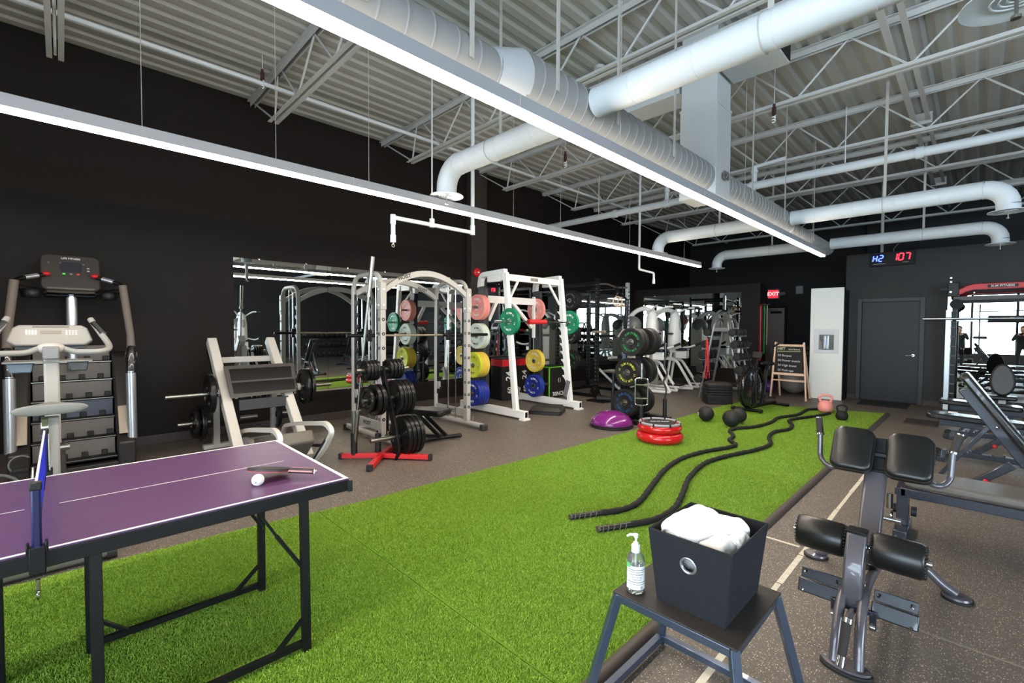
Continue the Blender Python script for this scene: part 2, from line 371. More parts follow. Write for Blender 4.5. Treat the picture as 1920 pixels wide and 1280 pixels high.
# ------------------------------------------------------------------ main duct
def duct_tube(t, name, y0, y1, r0, r1, ridge=0.0, z0=0.0, z1=None):
    if name in ('flared_joint', 'reducer'):
        return MB().tube([(0, y0, z0), (0, y0+(y1-y0)*0.5, (z0+z1)/2), (0, y1, z1)], [r0, (r0+r1)/2, r1], 40).build(name, mat('duct_joint_paint', (168, 171, 175), 0.5), t, smooth=25)
    pr = []; y = y0; L = y1-y0
    if ridge:
        while y < y1-0.05:
            pr += [(r0, y), (r0, y+ridge-0.012), (r0+0.006, y+ridge-0.008), (r0+0.006, y+ridge-0.002)]; y += ridge
        pr.append((r0, y1))
    else: pr = [(r0, y0), (r1, y1)]
    return MB().lathe(pr, 40, c=(0, 0, z0), axis=(0, 1, 0)).build(name, DUCTG, t, smooth=25)
md = thing('main_supply_duct', 'big grey spiral duct running the length of the ceiling', 'duct', (-2.1, 0, 3.08))
duct_tube(md, 'duct_section', -4.5, 1.84, 0.125, 0.125, 0.155, -0.05)
duct_tube(md, 'flared_joint', 1.84, 2.08, 0.128, 0.165, 0, -0.05, 0)
duct_tube(md, 'duct_section', 2.08, 4.80, 0.163, 0.163, 0.11)
duct_tube(md, 'duct_section', 5.19, 7.7, 0.163, 0.163, 0.11)
duct_tube(md, 'reducer', 7.7, 7.9, 0.166, 0.115, 0, 0, -0.04)
duct_tube(md, 'duct_section', 7.9, 10.5, 0.115, 0.115, 0.11, -0.04)
for y in (1.0, 1.62, 2.3, 3.0, 3.9, 5.9, 7.2, 9.0):
    r, dz = (0.125, -0.05) if y < 1.8 else (0.163, 0) if y < 7.8 else (0.115, -0.04)
    MB().bx(r-0.002, r+0.006, y-0.014, y+0.014, -0.06+dz, 1.55).build('hanger_strap', GREYF, md, smooth=0)
pb = thing('plenum_box', 'tall pale sheet-metal box joining the round duct to the roof', 'duct box', (-2.125, 4.995, 2.88))
SHM = mat('pale_sheet_metal', (176, 178, 178), 0.5, noise=0.05, nscale=3)
MB().bx(-0.195, 0.195, -0.19, 0.19, 0, 0.95).build('lower_box', SHM, pb, bevel=0.004, smooth=0)
MB().bx(-0.188, 0.188, -0.183, 0.183, 0.95, 1.775).build('upper_box', SHM, pb, bevel=0.004, smooth=0)
MB().bx(-0.2, 0.2, -0.195, 0.195, 0.93, 0.955).build('flange', SHM, pb, smooth=0)
MB().bx(-0.95, -0.22, -0.17, 0.17, 1.17, 1.45).build('side_duct', SHM, pb, bevel=0.004, smooth=0)
MB().bx(0.22, 0.75, -0.17, 0.17, 1.23, 1.5).build('side_duct', SHM, pb, bevel=0.004, smooth=0)
MB().bx(-0.96, -0.95, -0.15, 0.15, 1.19, 1.43).bx(0.75, 0.76, -0.15, 0.15, 1.25, 1.48).build('open_mouth', mat('duct_inside', (12, 12, 12), 0.9), pb, smooth=0)
MB().bx(-1.5, 1.1, -0.24, -0.20, 1.5, 1.62).build('support_channel', CEILW, pb, smooth=0)
MB().bx(0.22, 0.235, -0.06, 0.06, 0.18, 0.26).tube(fillet([(0.235, -0.03, 0.19), (0.26, -0.03, 0.22), (0.235, -0.03, 0.25)], 0.01), 0.005, 6).build('damper_handle', STEEL, pb)

# branch ducts ending in ring diffusers
def branch(x0, x1, y, label, r=0.1, z=3.085, hang=()):
    t = thing('branch_duct', label, 'duct', (0, y, z), 0, 'white branch ducts')
    s = 1 if x1 > x0 else -1
    xe = x1-s*0.2
    MB().tube([(x0, 0, 0), (xe, 0, 0)], r, 24).build('straight_run', WHITEP, t)
    x = x0+s*0.3
    while s*(xe-x) > 0: MB().ring((x, 0, 0), r, 0.0022, (1, 0, 0), 24, 5).build('seam', WHITEP, t); x += s*0.42
    el = [(xe, 0, 0)]+[(xe+s*0.2*sin(a), 0, -0.2+0.2*cos(a)) for a in (pi/8, pi/4, 3*pi/8)]+[(x1, 0, -0.2)]
    MB().tube([(xe, 0, 0)]+[(xe+s*0.2*sin(a), 0, -0.2+0.2*cos(a)) for a in (0.26, 0.52, 0.785, 1.05, 1.31)]+[(x1, 0, -0.2)], r, 24).build('elbow', WHITEP, t)
    MB().ring((xe, 0, 0), r+0.002, 0.004, (1, 0, 0), 24, 5).build('elbow_seam', WHITEP, t)
    MB().tube([(x1, 0, -0.2), (x1, 0, -0.255)], r, 24).build('drop', WHITEP, t)
    d = MB().lathe([(r, -0.255), (r+0.065, -0.268), (r+0.068, -0.276), (r+0.02, -0.272), (r-0.01, -0.262)], 32, (x1, 0, 0)).build('diffuser_ring', WHITEP, t)
    for q in (0.75, 0.5, 0.25): MB().ring((x1, 0, -0.272), r*q, 0.004, (0, 0, 1), 24, 5).build('diffuser_vane', WHITEP, d)
    MB().tube([(x1, 0, -0.262), (x1, 0, -0.34)], 0.006, 8).cyl((x1, 0, -0.34), (x1, 0, -0.352), 0.016, 12).build('adjusting_screw', STEEL, t)
    for hx in hang: MB().bx(hx-0.016, hx+0.016, r-0.001, r+0.004, -0.02, 1.59).ring((hx, 0, 0), r+0.003, 0.004, (1, 0, 0), 24, 5).build('hanger_strap', GREYF, t, smooth=0)
branch(-1.93, 0.07, 2.72, 'near right white branch duct crossing the top right of the photo', hang=(-0.85,))
branch(-2.26, -3.78, 2.78, 'near left white branch duct whose outlet hangs over the left light strip', hang=(-3.1,))
branch(-1.93, 0.19, 7.5, 'right-hand white branch duct from the duct reducer, the upper of the far two', hang=(-0.9,))
branch(-2.26, -4.02, 7.55, 'left-hand white branch duct with its outlet at the far left light end', hang=(-3.0, ))
branch(-1.98, 0.19, 10.25, 'right-hand white branch duct at the tip of the big grey duct, above the timer', hang=(-0.7,))
branch(-2.21, -4.06, 10.25, 'farthest left white branch duct above the partition', hang=(-3.0, ))

# drain pipe and sprinkler piping
t = thing('drain_pipe', 'long straight white drain pipe with couplings crossing above the round duct', 'pipe', (0, 8.0, 3.8))
MB().tube([(-7.25, 0, 0), (8.8, 0, 0)], 0.062, 18).build('pipe_run', WHITEP, t)
for x in (-5.2, -4.1, -2.62, -0.6, 2.0): MB().cyl((x-0.04, 0, 0), (x+0.04, 0, 0), 0.075, 18).build('coupling', WHITEP, t)
for x in (-4.1, -2.6): MB().cyl((x, 0, 0.05), (x, 0, 0.30), 0.04, 14).cyl((x, 0, 0.20), (x, 0, 0.24), 0.055, 14).tube([(x, 0, 0.30), (x+0.45, 0, 0.33)], 0.03, 10).build('branch_fitting', WHITEP, t)
for x in (-5.6, -3.2, -1.4, 0.6): MB().tube([(x, 0, 0.06), (x, 0, 0.85)], 0.008, 6).build('hanger_rod', WHITEP, t)
t = thing('sprinkler_pipe', 'thin white sprinkler pipe under the deck beside the left wall', 'pipe', (-5.93, 0, 4.33))
MB().tube([(0, -4.5, 0), (0, 15.8, 0)], 0.024, 10).build('pipe_run', WHITEP, t)
for y in (1.72, 5.1, 8.6, 12.0):
    MB().cyl((0.0, y, -0.02), (0.0, y, 0.06), 0.014, 8).cyl((0, y, 0.06), (0, y, 0.075), 0.022, 10).build('sprinkler_head', mat('sprinkler_brass', (90, 66, 60), 0.4, metal=0.6), t)
t = thing('conduit_run', 'pale flat conduit running along the deck on the right side', 'pipe', (-0.74, 0, 4.5))
MB().bx(-0.03, 0.03, -4.5, 15.8, 0, 0.02).bx(0.12, 0.17, -4.5, 15.8, 0.03, 0.05).build('conduit', CEILW, t, smooth=0)
for y in (-3, 1, 5, 9, 13): MB().bx(-0.05, 0.19, y, y+0.03, -0.01, 0.15).build('bracket', CEILW, t, smooth=0)
t = thing('hanging_pipe_loop', 'white hanging pipe loop with its open end pointing down over the mirror', 'pipe', (-4.5, 0, 0))
MB().tube(fillet([(0, 3.71, 4.66), (0, 3.71, 2.69), (0, 2.593, 2.69), (0, 2.593, 2.45)], 0.03, 4), 0.024, 12).build('pipe_run', WHITEP, t)
for p, q in (((0, 3.71, 2.66), (0, 3.71, 2.78)), ((0, 2.593, 2.62), (0, 2.593, 2.72)), ((0, 3.1, 2.66), (0, 3.1, 2.76)), ((0, 2.593, 2.42), (0, 2.593, 2.50))): MB().cyl(p, q, 0.031, 14).build('fitting', WHITEP, t)
MB().tube([(0, 3.1, 2.7), (0, 3.1, 4.66)], 0.009, 8).build('support_rod', WHITEP, t)
MB().ring((0, 2.593, 2.385), 0.016, 0.004, (1, 0, 0), 16, 6).cyl((0, 2.593, 2.40), (0, 2.593, 2.42), 0.01, 8).build('eye_hook', STEEL, t)
t = thing('bent_drop_pipe', 'white bent drop pipe ending above the black power rack', 'pipe', (-4.7, 0, 0))
MB().tube(fillet([(0, 8.09, 4.66), (0, 8.09, 2.65), (0, 8.67, 2.63), (0, 8.67, 2.43)], 0.04, 4), 0.022, 12).build('pipe_run', WHITEP, t)
MB().cyl((0, 8.67, 2.41), (0, 8.67, 2.5), 0.03, 12).build('fitting', WHITEP, t)
for x, y, z, lab in ((-4.1, 1.7, 4.655, 'dark grey cast inspection cover on the deck left of the duct'), (-3.3, 4.7, 4.655, 'pale junction cover with trailing wires on the deck beyond the branch duct')):
    t = thing('ceiling_junction', lab, 'junction box', (x, y, z))
    m = mat('dark_cast', (70, 68, 64), 0.5) if y < 3 else CEILW
    MB().cyl((0, 0, 0), (0, 0, -0.04), 0.07, 16).build('cover', m, t)
    MB().tube([(0.06, 0, -0.02), (0.2, 0.02, -0.01), (0.35, -0.03, -0.004)], 0.006, 6).build('cable', m, t)
    MB().tube([(-0.06, 0, -0.02), (-0.12, 0.1, -0.01), (-0.16, 0.25, -0.004)], 0.006, 6).build('cable', m, t)
for x, y, z, lab in ((-5.93, 1.72, 4.36, 'bare lamp holder on the sprinkler pipe at the end of the near joist'), (-3.98, 4.9, 3.75, 'bare spiral bulb and black holder hanging by the white branch duct'), (-1.75, 6.0, 4.0, 'black bulb holder clipped beside the square duct box')):
    t = thing('bulb_holder', lab, 'lamp', (x, y, z))
    MB().cyl((0, 0, 0), (0, 0, 0.09), 0.022, 12).cyl((0, 0, 0.09), (0, 0, 0.13), 0.014, 10).build('socket', mat('burgundy_plastic', (58, 28, 30), 0.4), t)
    MB().tube([(0, 0, 0.12), (0, 0, 4.66-z)], 0.005, 6).build('cord', CEILW, t)
    MB().tube([(0.018*cos(a*1.2), 0.018*sin(a*1.2), -a*0.006) for a in range(0, 14)], 0.007, 6).build('spiral_bulb', WHT, t)

# ------------------------------------------------------------------ turf strip, kerbs and painted lines
def turf_mat():
    m = bpy.data.materials.new('artificial_turf'); m.use_nodes = True; nt = m.node_tree; b = nt.nodes['Principled BSDF']
    tc = nt.nodes.new('ShaderNodeTexCoord'); oi = nt.nodes.new('ShaderNodeTexNoise'); oi.inputs['Scale'].default_value = 150; nt.links.new(tc.outputs['Object'], oi.inputs['Vector'])
    n = nt.nodes.new('ShaderNodeTexNoise'); n.inputs['Scale'].default_value = 2.2; n.inputs['Detail'].default_value = 3; nt.links.new(tc.outputs['Object'], n.inputs['Vector'])
    mx = nt.nodes.new('ShaderNodeMixRGB'); mx.inputs[1].default_value = srgb(80, 118, 22); mx.inputs[2].default_value = srgb(124, 162, 40); nt.links.new(oi.outputs['Fac'], mx.inputs[0])
    m2 = nt.nodes.new('ShaderNodeMixRGB'); m2.blend_type = 'MULTIPLY'; m2.inputs[0].default_value = 0.25; nt.links.new(mx.outputs[0], m2.inputs[1]); nt.links.new(n.outputs['Fac'], m2.inputs[2])
    nt.links.new(m2.outputs[0], b.inputs['Base Color']); b.inputs['Roughness'].default_value = 0.6; b.inputs['Specular IOR Level'].default_value = 0.25
    return m
def blade_mat():
    m = bpy.data.materials.new('turf_blades'); m.use_nodes = True; nt = m.node_tree; b = nt.nodes['Principled BSDF']
    oi = nt.nodes.new('ShaderNodeObjectInfo'); r = nt.nodes.new('ShaderNodeValToRGB'); nt.links.new(oi.outputs['Random'], r.inputs[0])
    e = r.color_ramp.elements; e[0].color = srgb(92, 128, 28); e[1].color = srgb(176, 202, 86); k = e.new(0.5); k.color = srgb(130, 164, 44)
    nt.links.new(r.outputs[0], b.inputs['Base Color']); b.inputs['Roughness'].default_value = 0.5; b.inputs['Specular IOR Level'].default_value = 0.3
    return m
TURF = turf_mat(); BLADE = blade_mat()
turf = thing('turf_strip', 'long bright green artificial turf lane down the middle of the floor', 'turf')
YS = [-4.4, -0.25, 1.0, 1.8, 3.0, 4.2, 5.6, 7.0, 8.4, 9.75]; XL = [-3.92, -3.835, -3.75, -3.65, -3.60, -3.545, -3.51, -3.48, -3.45, -3.41]
def xl(y):
    for i in range(len(YS)-1):
        if y <= YS[i+1]: return XL[i]+(XL[i+1]-XL[i])*(y-YS[i])/(YS[i+1]-YS[i])
    return XL[-1]
def turf_piece(y0, y1, e0, e1):
    n = 12; L = [(xl(y0+(y1-y0)*i/n), y0+(y1-y0)*i/n) for i in range(n+1)]
    poly = [(-1.165, y0+e0)] + [(-1.165, y1+e1)] + L[::-1]
    return poly
FARY = 10.40
seams = [-4.4, 1.45, 5.15, 9.75]
pieces = []
for i in range(3):
    y0, y1 = seams[i], seams[i+1]
    last = i == 2
    n = 10; L = [(xl(y0+0.003+(y1-y0-0.006)*k/n), y0+0.003+(y1-y0-0.006)*k/n) for k in range(n+1)]
    poly = [(-1.13, y0+0.003), (-1.13, FARY if last else y1-0.003)]+L[::-1]
    mb = MB().prism(poly, 0.008, T((0, 0, 0.004)))
    o = mb.build('turf_roll', TURF, turf, smooth=0); pieces.append(o)
def blades(poly, dens, name):
    me = bpy.data.meshes.new(name); me.from_pydata([(x, y, 0.008) for x, y in poly], [], [tuple(range(len(poly)))]); me.update()
    if me.polygons[0].normal.z < 0: me.flip_normals()
    o = bpy.data.objects.new(name, me); C.objects.link(o); o.parent = turf; o['kind'] = 'stuff'; me.materials.append(BLADE)
    ng = bpy.data.node_groups.new(name, 'GeometryNodeTree'); ng.interface.new_socket('Geometry', in_out='INPUT', socket_type='NodeSocketGeometry'); ng.interface.new_socket('Geometry', in_out='OUTPUT', socket_type='NodeSocketGeometry')
    N = ng.nodes; Lk = ng.links; gi = N.new('NodeGroupInput'); go = N.new('NodeGroupOutput')
    d = N.new('GeometryNodeDistributePointsOnFaces'); d.inputs['Density'].default_value = dens
    c = N.new('GeometryNodeMeshCone'); c.inputs['Vertices'].default_value = 3; c.inputs['Radius Bottom'].default_value = 0.0019; c.inputs['Radius Top'].default_value = 0.0006; c.inputs['Depth'].default_value = 0.011; c.fill_type = 'NONE'
    sm = N.new('GeometryNodeSetMaterial'); sm.inputs['Material'].default_value = BLADE
    ii = N.new('GeometryNodeInstanceOnPoints'); rv = N.new('FunctionNodeRandomValue'); rv.data_type = 'FLOAT_VECTOR'
    rv.inputs[0].default_value = (-0.7, -0.7, 0); rv.inputs[1].default_value = (0.7, 0.7, 6.28)
    Lk.new(gi.outputs[0], d.inputs['Mesh']); Lk.new(d.outputs['Points'], ii.inputs['Points']); Lk.new(c.outputs['Mesh'], sm.inputs['Geometry']); Lk.new(sm.outputs[0], ii.inputs['Instance'])
    Lk.new(rv.outputs[0], ii.inputs['Rotation']); Lk.new(ii.outputs[0], go.inputs[0])
    mod = o.modifiers.new('pile', 'NODES'); mod.node_group = ng
def clip(y0, y1, yr=None):
    n = 8; L = [(xl(y0+(y1-y0)*k/n), y0+(y1-y0)*k/n) for k in range(n+1)]
    return [(-1.14, y0), (-1.14, yr or y1)]+L[::-1]
blades(clip(-0.9, 1.44), 42000, 'turf_pile')
blades(clip(1.46, 3.4), 34000, 'turf_pile')
blades(clip(3.4, 5.14), 18000, 'turf_pile')
blades(clip(5.16, 9.74, 10.39), 8000, 'turf_pile')
t = tag(MB().tube([(-1.10, -4.4, 0.0), (-1.10, 10.42, 0.0)], 0.035, 12).build('turf_kerb', mat('kerb_rubber', (70, 62, 57), 0.6)), 'rounded dark rubber kerb along the right edge of the turf', 'kerb')
PAINT = mat('worn_cream_tape', (206, 200, 182), 0.7, noise=0.25, nscale=30)
t = thing('floor_tape', 'worn cream tape line running along the floor right of the kerb', 'floor tape')
rng = random.Random(3)
y = -1.0
while y < 7.5:
    L = 0.35+0.25*rng.random(); w1, w2 = 0.012+0.005*rng.random(), 0.012+0.005*rng.random()
    MB().prism([(-0.79-w1, y), (-0.79+w2, y), (-0.79+w1, y+L), (-0.79-w2, y+L)], 0.001, T((0, 0, 0.001))).build('tape_strip', PAINT, t, smooth=0); y += L+0.012
tag(MB().bx(-1.05, -0.83, 3.59, 3.615, 0.0003, 0.0014).build('floor_tape', PAINT, smooth=0), 'short cream tape line crossing from kerb to long tape line', 'floor tape')
tag(MB().bx(-0.4, 0.6, 3.02, 3.035, 0.0003, 0.0014).build('floor_tape', mat('faint_tape', (120, 112, 100), 0.8), smooth=0), 'faint worn tape mark on the floor right of the hyperextension bench', 'floor tape')
tag(MB().bx(-1.7, -0.93, 11.35, 12.1, 0, 0.012).build('door_mat', mat('doormat_fibre', (34, 34, 36), 0.9, bump=0.4), bevel=0.003, smooth=0), 'flat dark doormat in front of the slate door', 'doormat')
tag(MB().bx(-0.82, -0.42, 9.6, 10.1, 0, 0.02).build('floor_pad', mat('brown_mat', (52, 46, 43), 0.8), bevel=0.004, smooth=0), 'small dark brown mat on the floor left of the flat benches', 'mat')

# ------------------------------------------------------------------ mirrors
def wall_mirror(label, pts, axis, fixed, z0, z1, facing):
    t = thing('wall_mirror', label, 'mirror', (0, 0, 0))
    for a, b in zip(pts[:-1], pts[1:]):
        if axis == 'y': m = MB().bx(fixed, fixed+facing*0.008, a+0.002, b-0.002, z0, z1)
        else: m = MB().bx(a+0.002, b-0.002, fixed, fixed+facing*0.008, z0, z1)
        m.build('mirror_panel', MIRROR, t, smooth=0)
    for a, b in zip(pts[:-1], pts[1:]):
        for zz in (z0, z1):
            for q in (a+(b-a)*0.25, a+(b-a)*0.75):
                (MB().bx(fixed, fixed+facing*0.014, q-0.012, q+0.012, zz-0.01, zz+0.012) if axis == 'y' else MB().bx(q-0.012, q+0.012, fixed, fixed+facing*0.014, zz-0.01, zz+0.012)).build('mirror_clip', CHR, t, smooth=0)
    return t
wall_mirror('wide frameless mirror on the dark left wall behind the cage machine', [1.71, 3.025, 4.36, 5.75], 'y', -7.279, 0.48, 2.455, 1)
wall_mirror('frameless mirror on the left wall beyond the pilaster, behind the white rack', [6.35, 7.9, 9.45, 11.9], 'y', -7.279, 0.48, 2.43, 1)
wall_mirror('frameless mirror on the partition behind the white machines', [-6.97, -5.6, -4.24], 'x', 12.299, 0.48, 2.43, -1)
wall_mirror('frameless mirror on the slate wall to the right of the door', [-0.44, 0.98, 2.4, 3.8], 'x', 12.199, 0.2, 2.2, -1)

# ------------------------------------------------------------------ things on the walls
t = thing('fire_bell', 'round red fire bell high on the left wall by the pilaster', 'alarm bell', (-7.12, 5.97, 2.60))
MB().lathe([(0.0, 0.0), (0.09, 0.0), (0.092, 0.02), (0.085, 0.045), (0.06, 0.062), (0.0, 0.07)], 28, axis=(1, 0, 0)).build('gong', RED, t)
MB().cyl((0.065, 0, 0), (0.082, 0, 0), 0.018, 14).build('hub', WHT, t)
tag(MB().bx(-3.93, -3.74, 15.9, 16, 2.56, 2.8).build('emergency_light', GPL, bevel=0.01), 'small pale grey box on the dark back wall left of the white column', 'emergency light')
t = thing('exit_sign', 'lit red exit sign above the back door', 'exit sign', (-4.55, 15.97, 2.58))
MB().bx(-0.17, 0.17, -0.03, 0.03, -0.14, 0.16).build('housing', mat('sign_grey', (120, 112, 110), 0.5), t, bevel=0.008)
MB().bx(-0.15, 0.13, -0.036, -0.03, -0.11, 0.13).build('face', mat('exit_red_glow', (200, 20, 30), 0.5, emit=(235, 30, 45), es=1.6), t, smooth=0)
text('lettering', 'EXIT', 0.16, mat('exit_letter_glow', (255, 150, 150), 0.5, emit=(255, 150, 150), es=1.5), t, face_my((-0.01, -0.038, 0.01)), bold=True)
MB().cyl((0.17, 0, 0.0), (0.30, -0.02, 0.02), 0.05, 14).build('lamp_head', GPL, t)
t = thing('interval_timer', 'black wall timer with glowing blue and red digits at the top of the slate wall', 'timer', (-1.29, 12.2, 2.96))
MB().bx(-0.36, 0.36, -0.06, 0, -0.15, 0.13).build('case', BLKM, t, bevel=0.006)
BLUE = mat('blue_led', (40, 60, 255), 0.5, emit=(50, 70, 255), es=7); REDL = mat('red_led', (255, 20, 40), 0.5, emit=(255, 24, 40), es=6)
SEG = {'a': (0, 1, 1, 0), 'g': (0, 0.5, 1, 0), 'd': (0, 0, 1, 0), 'f': (0, 0.5, 0, 1), 'b': (1, 0.5, 0, 1), 'e': (0, 0, 0, 1), 'c': (1, 0, 0, 1)}
DIG = {'H': 'fegbc', '2': 'abged', '1': 'bc', '0': 'abcdef', '7': 'abc'}
def digit(ch, x, z, w_, h_, m):
    mb = MB()
    for s in DIG[ch]:
        sx, sz, hx, hz = SEG[s]
        x0 = x+sx*w_; z0 = z+sz*h_
        sh = lambda zz: (zz-z)*0.12
        if hx: p, q = (x0+0.007+sh(z0), -0.062, z0), (x0+w_-0.007+sh(z0), -0.062, z0)
        else: p, q = (x0+sh(z0), -0.062, z0+0.006), (x0+sh(z0+h_/2), -0.062, z0+h_/2-0.006)
        mb.bar(p, q, 0.004, 0.018, up=(0, 0, 1) if hx else (1, 0, 0))
    mb.build('digit', m, t, smooth=0)
digit('H', -0.31, -0.05, 0.06, 0.12, BLUE); digit('2', -0.215, -0.05, 0.06, 0.12, BLUE)
for ch, x in (('1', 0.0), ('0', 0.10), ('7', 0.20)): digit(ch, x, -0.05, 0.07, 0.13, REDL)
MB().bx(-0.30, -0.10, -0.063, -0.061, -0.108, -0.098).bx(0.17, 0.26, -0.063, -0.061, -0.104, -0.094).build('small_print', GPL, t, smooth=0)
MB().tube(fillet([(0.02, -0.02, 0.13), (0.02, -0.02, 0.2), (0.10, -0.02, 0.30)], 0.1), 0.006, 6).build('cable', GPL, t)
tag(MB().tube([(-1.5, 12.5, 2.6), (-1.5, 12.5, 4.64)], 0.03, 10).build('standpipe', CEILW), 'pale standpipe rising behind the slate wall left of the timer', 'pipe')

# fountain column
WHW = mat('white_textured_wall', (244, 240, 232), 0.6, bump=0.35, bscale=60, noise=0.02)
t = thing('fountain_column', 'tall white column panel with a recessed drinking fountain', 'drinking fountain', (-2.29, 11.68, 0))
MB().bx(-0.28, 0.30, 0.04, 0.5, 0, 2.33).build('black_body', BLKM, t, smooth=0)
W = MB().bx(-0.3, -0.14, 0, 0.04, 0.0, 2.38).bx(0.14, 0.29, 0, 0.04, 0.0, 2.38).bx(-0.14, 0.14, 0, 0.04, 1.38, 2.38).bx(-0.14, 0.14, 0, 0.04, 0.0, 1.05)
W.build('white_panel', WHW, t, smooth=0)
t2 = MB().bx(-0.22, -0.135, -0.015, 0, 0.98, 1.5).bx(0.135, 0.22, -0.015, 0, 0.98, 1.5).bx(-0.135, 0.135, -0.015, 0, 1.38, 1.5).bx(-0.135, 0.135, -0.015, 0, 0.98, 1.06).build('surround', mat('fountain_surround', (222, 220, 220), 0.4), t, bevel=0.004)
MB().bx(-0.135, 0.135, 0.036, 0.039, 1.05, 1.38).build('recess_back', CHR, t, smooth=0)
MB().bx(-0.05, -0.02, 0.0, 0.03, 1.08, 1.36).bx(0.0, 0.03, 0.0, 0.03, 1.08, 1.36).build('spout_column', mat('frosted_plastic', (205, 216, 232), 0.2), t, bevel=0.005)
MB().tube(fillet([(0.0, 0.03, 1.36), (0.0, -0.02, 1.35), (0.02, -0.03, 1.31)], 0.02), 0.008, 8).build('spout', CHR, t)
# ================================================================== FOREGROUND
def sh(mb, t):
    l = t.location; mb.v = [(x-l.x, y-l.y, z-l.z) for x, y, z in mb.v]; return mb
PURP = mat('purple_table_top', (90, 62, 98), 0.33, noise=0.05, nscale=8)
tt = thing('table_tennis_table', 'compact purple table tennis table with white edge lines and black folding legs', 'table', (-2.668, -0.07, 0))
for s, y0, y1 in ((1, 0.002, 1.06), (-1, -1.06, -0.002)):
    top = MB().bx(-0.522, 0.522, y0, y1, 0.753, 0.759).build('tabletop', PURP, tt, smooth=0)
    ln = MB().bx(-0.522, -0.508, y0, y1, 0.759, 0.7597).bx(0.508, 0.522, y0, y1, 0.759, 0.7597).bx(-0.508, 0.508, *((1.043, 1.06) if s > 0 else (-1.06, -1.043)), 0.759, 0.7597)
    ln.bx(-0.002, 0.002, *((0.05, 0.93) if s > 0 else (-0.93, -0.05)), 0.759, 0.7596); ln.build('white_lines', WHT, top, smooth=0)
    MB().bx(-0.53, -0.51, y0, y1, 0.70, 0.753).bx(0.51, 0.53, y0, y1, 0.70, 0.753).bx(-0.51, 0.51, y0, y1, 0.742, 0.753).bx(-0.51, 0.51, *((1.05, 1.07) if s > 0 else (-1.07, -1.05)), 0.70, 0.745).build('apron', BLK, tt, bevel=0.002, smooth=0)
    for x in (-0.53, 0.53): MB().bx(x-0.006, x+0.006, *((1.052, 1.074) if s > 0 else (-1.074, -1.052)), 0.695, 0.748).build('corner_cap', RUB, tt, bevel=0.002, smooth=0)
    for x in (-0.16, 0.50):
        xx = x + (0.03 if x > 0 else 0.0)
        xa = 0.51 if x > 0 else -0.135
        for y in (0.14, 0.85):
            MB().bar((xa, s*y, 0.71), (xa+(0.02 if x > 0 else 0.0), s*y, 0.0), 0.034, 0.034).build('leg', BLK, tt, bevel=0.002, smooth=0)
        MB().bar((xa+0.015*(x > 0), s*0.15, 0.045), (xa+0.015*(x > 0), s*0.84, 0.045), 0.026, 0.026).build('floor_rail', BLK, tt, smooth=0)
        for y, e in ((0.15, 0.27), (0.84, 0.72)):
            MB().bar((xa+0.015*(x > 0), s*y, 0.16), (xa+0.015*(x > 0), s*e, 0.05), 0.022, 0.014).build('corner_brace', BLK, tt, smooth=0)
    MB().bar((-0.135, s*0.14, 0.695), (0.51, s*0.14, 0.695), 0.03, 0.03).bar((-0.135, s*0.85, 0.695), (0.51, s*0.85, 0.695), 0.03, 0.03).build('leg_crossbar', BLK, tt, smooth=0)
    for xa in (0.485, -0.115):
        MB().tube([(xa, s*0.66, 0.70), (xa, s*0.74, 0.56)], 0.006, 8).tube([(xa, s*0.74, 0.56), (xa, s*0.85, 0.38)], 0.009, 8).cyl((xa-0.01, s*0.85, 0.38), (xa+0.04, s*0.85, 0.38), 0.007, 10).build('folding_strut', GUNB, tt)
net = thing('table_tennis_net', 'blue table tennis net with a white top band and black clamp posts', 'net', (-2.668, -0.07, 0.76))
NETB = mat('blue_net_fabric', (24, 40, 190), 0.6); NETP = mat('blue_black_post', (14, 18, 70), 0.45)
g = MB()
for i in range(105): x = -0.52+i*0.01; g.bx(x-0.0012, x+0.0012, -0.001, 0.001, 0.02, 0.215)
for i in range(20): z = 0.02+i*0.01; g.bx(-0.52, 0.52, -0.001, 0.001, z-0.0012, z+0.0012)
o = g.build('net_mesh', NETB, net, smooth=0); o['kind'] = 'stuff'
MB().bx(-0.525, 0.525, -0.003, 0.003, 0.212, 0.225).build('top_band', mat('net_white_band', (205, 205, 225), 0.6), net, smooth=0)
for x in (-0.535, 0.535):
    MB().bx(x-0.012, x+0.012, -0.012, 0.012, 0.01, 0.22).build('net_post', NETP, net, bevel=0.006)
    MB().bx(x-0.02, x+0.014, -0.02, 0.02, -0.07, 0.02).bx(x-0.014, x+0.014, -0.026, -0.018, 0.0, 0.035).bx(x-0.014, x+0.014, 0.018, 0.026, 0.0, 0.035).build('clamp', BLK, net, bevel=0.003)
    MB().cyl((x, 0, -0.14), (x, 0, -0.09), 0.006, 10).ring((x, 0, -0.14), 0.014, 0.004, (0, 1, 0), 16, 6).build('clamp_screw', CHR, net)
    MB().bx(x-0.014, x+0.014, -0.015, 0.015, 0.205, 0.232).build('post_cap', RUB, net, bevel=0.004)
ball = tag(MB().ball((0, 0, 0), 0.027, 28, 18).build('table_tennis_ball', mat('white_celluloid', (238, 236, 232), 0.35), loc=(-2.331, 0.638, 0.7862)), 'white table tennis ball lying beside the paddle on the purple table', 'ball')
text('brand_print', 'III', 0.014, mat('navy_print', (40, 50, 90), 0.6), ball, Matrix.Rotation(R(55), 4, 'Z') @ T((0, -0.0266, -0.004), pi/2, 0, 0), ext=0.0007)
pd = thing('table_tennis_paddle', 'red and black table tennis paddle propped on the white ball', 'paddle', (-2.375, 0.755, 0.7985))
pd.rotation_euler = Euler((R(-13), R(1.5), R(44)), 'XYZ'); pd.scale = (1.28, 1.28, 1.28)
ol = [(0.074*sin(2*pi*i/36), -0.079*cos(2*pi*i/36)) for i in range(36)]
